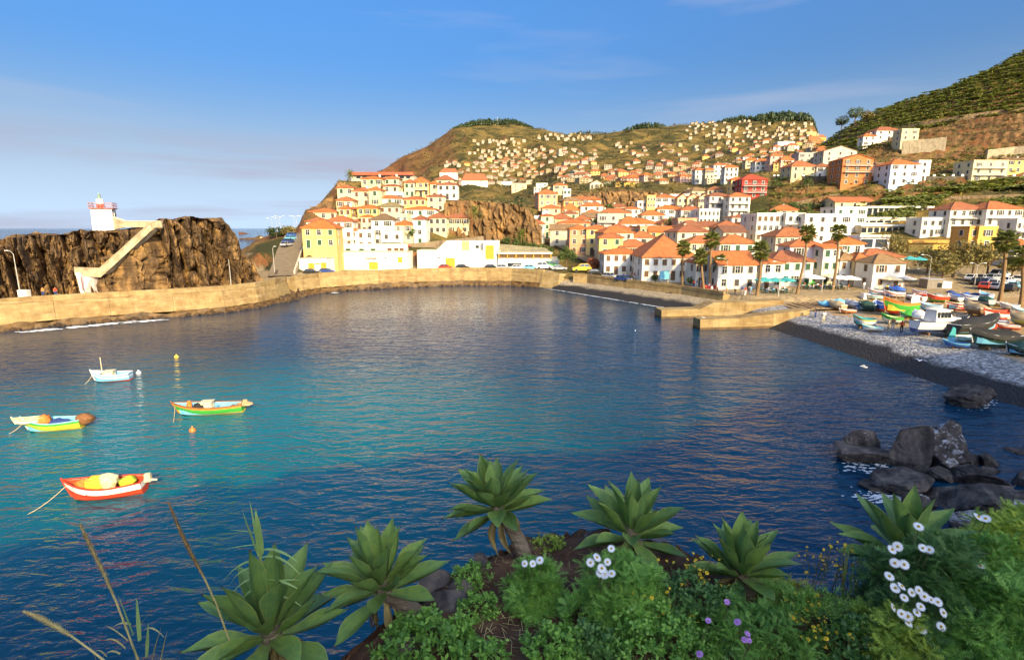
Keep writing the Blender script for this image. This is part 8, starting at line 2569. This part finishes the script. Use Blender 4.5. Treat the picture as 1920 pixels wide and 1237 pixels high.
# ---------------------------------------------------------------- cane, plume grasses
def strap(m2, p, d, L_, w_, droop, mi=0, n=7):
    d = Vector(d).normalized(); s_ = d.cross(Vector((0, 0, 1))); s_ = s_.normalized() if s_.length > .05 else Vector((1, 0, 0)); rows = []
    for i in range(n):
        f = i / (n - 1); q = Vector(p) + d * L_ * f - Vector((0, 0, droop * L_ * f * f)); w = w_ * (1 - f) ** .7 * (.55 + 1.2 * f if f < .35 else 1) + .0006
        rows.append([q - s_ * w, q - Vector((0, 0, w * .35)), q + s_ * w])
    m2.grid(rows, mi)
CANE = leaf_mat('cane_leaf', (0.194, 0.388, 0.098), (0.640, 0.775, 0.253), .3)
t = 3.75
def P3(px, py, t): u, yy, dz = ray(px, py); return Vector((u * t, yy * t, EYE + dz * t))
b = P3(500, 1245, t); cn_ = thing('cane_reed', 'leafy green cane shoot rising behind the low agave', 'reed', b)
sp_ = [P3(500, 1245, t) - b, P3(492, 1120, t) - b, P3(488, 1040, t) - b, P3(487, 985, t) - b]
m2 = MB(); m2.tube(sp_, [.014, .013, .011, .007], 8); m2.build('stem', mat('cane_stem', (.26, .30, .08), .7, .2, 20), cn_)
R_ = random.Random(5)
for i, (px, py, dx, dz_, L_, w_, dr) in enumerate(((487, 1042, .05, 1, .38, .022, 0), (484, 1040, -.10, 1, .40, .02, 0), (491, 1038, .16, 1, .36, .022, 0), (487, 1040, -.02, 1, .44, .016, 0), (489, 1040, .10, 1, .40, .02, 0), (490, 1030, .9, .35, .34, .02, .45), (489, 1045, .95, .45, .32, .018, .8), (484, 1050, -.8, .2, .26, .02, .8),
        (490, 1085, .95, .3, .36, .02, .35), (489, 1100, .9, .5, .34, .019, .25), (484, 1085, -.7, .3, .28, .02, 1.2), (483, 1100, -.75, -.2, .30, .018, .9), (490, 1120, .85, .45, .34, .018, .6), (485, 1068, -.6, .5, .24, .022, .9), (486, 1020, -.95, .12, .22, .008, .1), (484, 1000, -.9, .3, .2, .007, .1))):
    q = MB(); strap(q, P3(px, py, t) - b, (dx, -.1 - .1 * (i % 3), dz_), L_, w_, dr); q.build('leaf', CANE, cn_, smooth=True)
PLU = leaf_mat('grass_plume', (0.581, 0.369, 0.136), (0.800, 0.800, 0.388), .3)
PLUD = leaf_mat('grass_plume_dark', (0.310, 0.165, 0.057), (0.775, 0.485, 0.174), .3)
def plume(label, pts, t, i0, mt, wid=.020, seed=0):
    """pts: picture points tip .. foot; the first i0 span carries the bristles"""
    b = P3(*pts[-1], t); root = thing('plume_grass', label, 'grass', b, 0, 'plume grasses')
    V = [P3(*p, t) - b for p in pts]; m2 = MB(); m2.tube(V[::-1], [.006] * (len(V) - 1) + [.002], 6); m2.build('stem', STRAW, root)
    R_ = random.Random(seed); q = MB()
    for i in range(1500):
        f = R_.random(); f2 = f * i0; j = min(i0 - 1, int(f2)); p = V[j].lerp(V[j + 1], f2 - j); ax = (V[j] - V[j + 1]).normalized()
        w_ = wid * math.sin(math.pi * min(.97, f * .9 + .06)) ** .6
        rd = Vector((R_.gauss(0, 1), R_.gauss(0, 1), R_.gauss(0, 1))); rd = (rd - ax * rd.dot(ax)).normalized()
        e = p + rd * w_ * R_.uniform(.5, 1.2) + ax * w_ * R_.uniform(.6, 1.6); s_ = ax.cross(rd) * .0022
        q.add([p - s_, p + s_, e + s_ * .4, e - s_ * .4], [(0, 1, 2, 3)])
    q.build('plume', mt, root)
    return root, b
plume('tall straw-coloured grass plume leaning over the water', [(150, 982), (170, 1025), (195, 1075), (218, 1128), (232, 1165), (262, 1245)], 3.4, 3, PLU, .019, 1)
plume('dark brown grass plume beside the cane shoot', [(316, 942), (340, 1000), (365, 1050), (384, 1085), (405, 1130), (432, 1205)], 3.5, 3, PLUD, .019, 2)
plume('pale drooping grass plume low over the water', [(46, 1146), (80, 1160), (112, 1178), (140, 1196), (170, 1218), (205, 1245)], 3.2, 3, PLU, .020, 3)
b = P3(262, 1250, 3.4); tf = thing('grass_tuft', 'tuft of curling dry and green grass blades at the plume feet', 'grass', b)
for i, (px, py, dx, dz_, L_, w_, dr, g) in enumerate(((250, 1190, -.15, 1, .30, .014, 0, 1), (262, 1200, .1, 1, .32, .018, 0, 1), (255, 1235, -.05, 1, .34, .022, 0, 1), (275, 1230, .2, 1, .26, .018, 0, 1), (285, 1237, .35, 1, .3, .008, .1, 0), (245, 1170, -.8, .5, .16, .012, .8, 0), (270, 1180, .8, .6, .16, .008, .9, 0), (235, 1215, -.5, .9, .24, .008, .6, 0), (225, 1225, -.7, .7, .2, .01, 1.1, 0), (260, 1180, .5, 1, .2, .006, .3, 0), (200, 1230, -.4, .9, .22, .006, .9, 0), (180, 1237, -.1, 1, .2, .006, .3, 0), (240, 1200, -.6, .8, .2, .006, .2, 0), (300, 1245, .3, 1, .3, .008, .1, 0))):
    q = MB(); strap(q, P3(px, py, 3.4) - b, (dx, -.05, dz_), L_, w_, dr); q.build('blade', CANE if g else STRAW, tf, smooth=True)
# reedy blades beside the upright agave, dry strands on the soil
b, _ = hitL(1590, 1125); tf = thing('grass_tuft', 'yellow-green reedy grass tuft beside the upright agave', 'grass', b)
for i in range(16):
    q = MB(); strap(q, (random.gauss(0, .05), 0, 0), (random.uniform(-.55, .35), -.1, 1), random.uniform(.3, .6), .008, random.uniform(0, .4)); q.build('blade', CANE if i % 3 else STRAW, tf, smooth=True)
st = MB()
for i in range(420):
    p, _ = hitL(random.uniform(850, 1240), random.uniform(1025, 1236))
    a = random.random() * 6.28; l = random.uniform(.03, .13); z = .006 + .01 * random.random(); d = Vector((math.cos(a), math.sin(a), .1)) * l; s_ = Vector((-math.sin(a), math.cos(a), 0)) * .0016
    st.add([p + Vector((0, 0, z)) - s_, p + Vector((0, 0, z)) + s_, p + d + Vector((0, 0, z)) + s_, p + d + Vector((0, 0, z)) - s_], [(0, 1, 2, 3)])
tag(st.build('dry_litter', STRAW), 'dry straw and twig litter on the bare soil', kind='stuff')
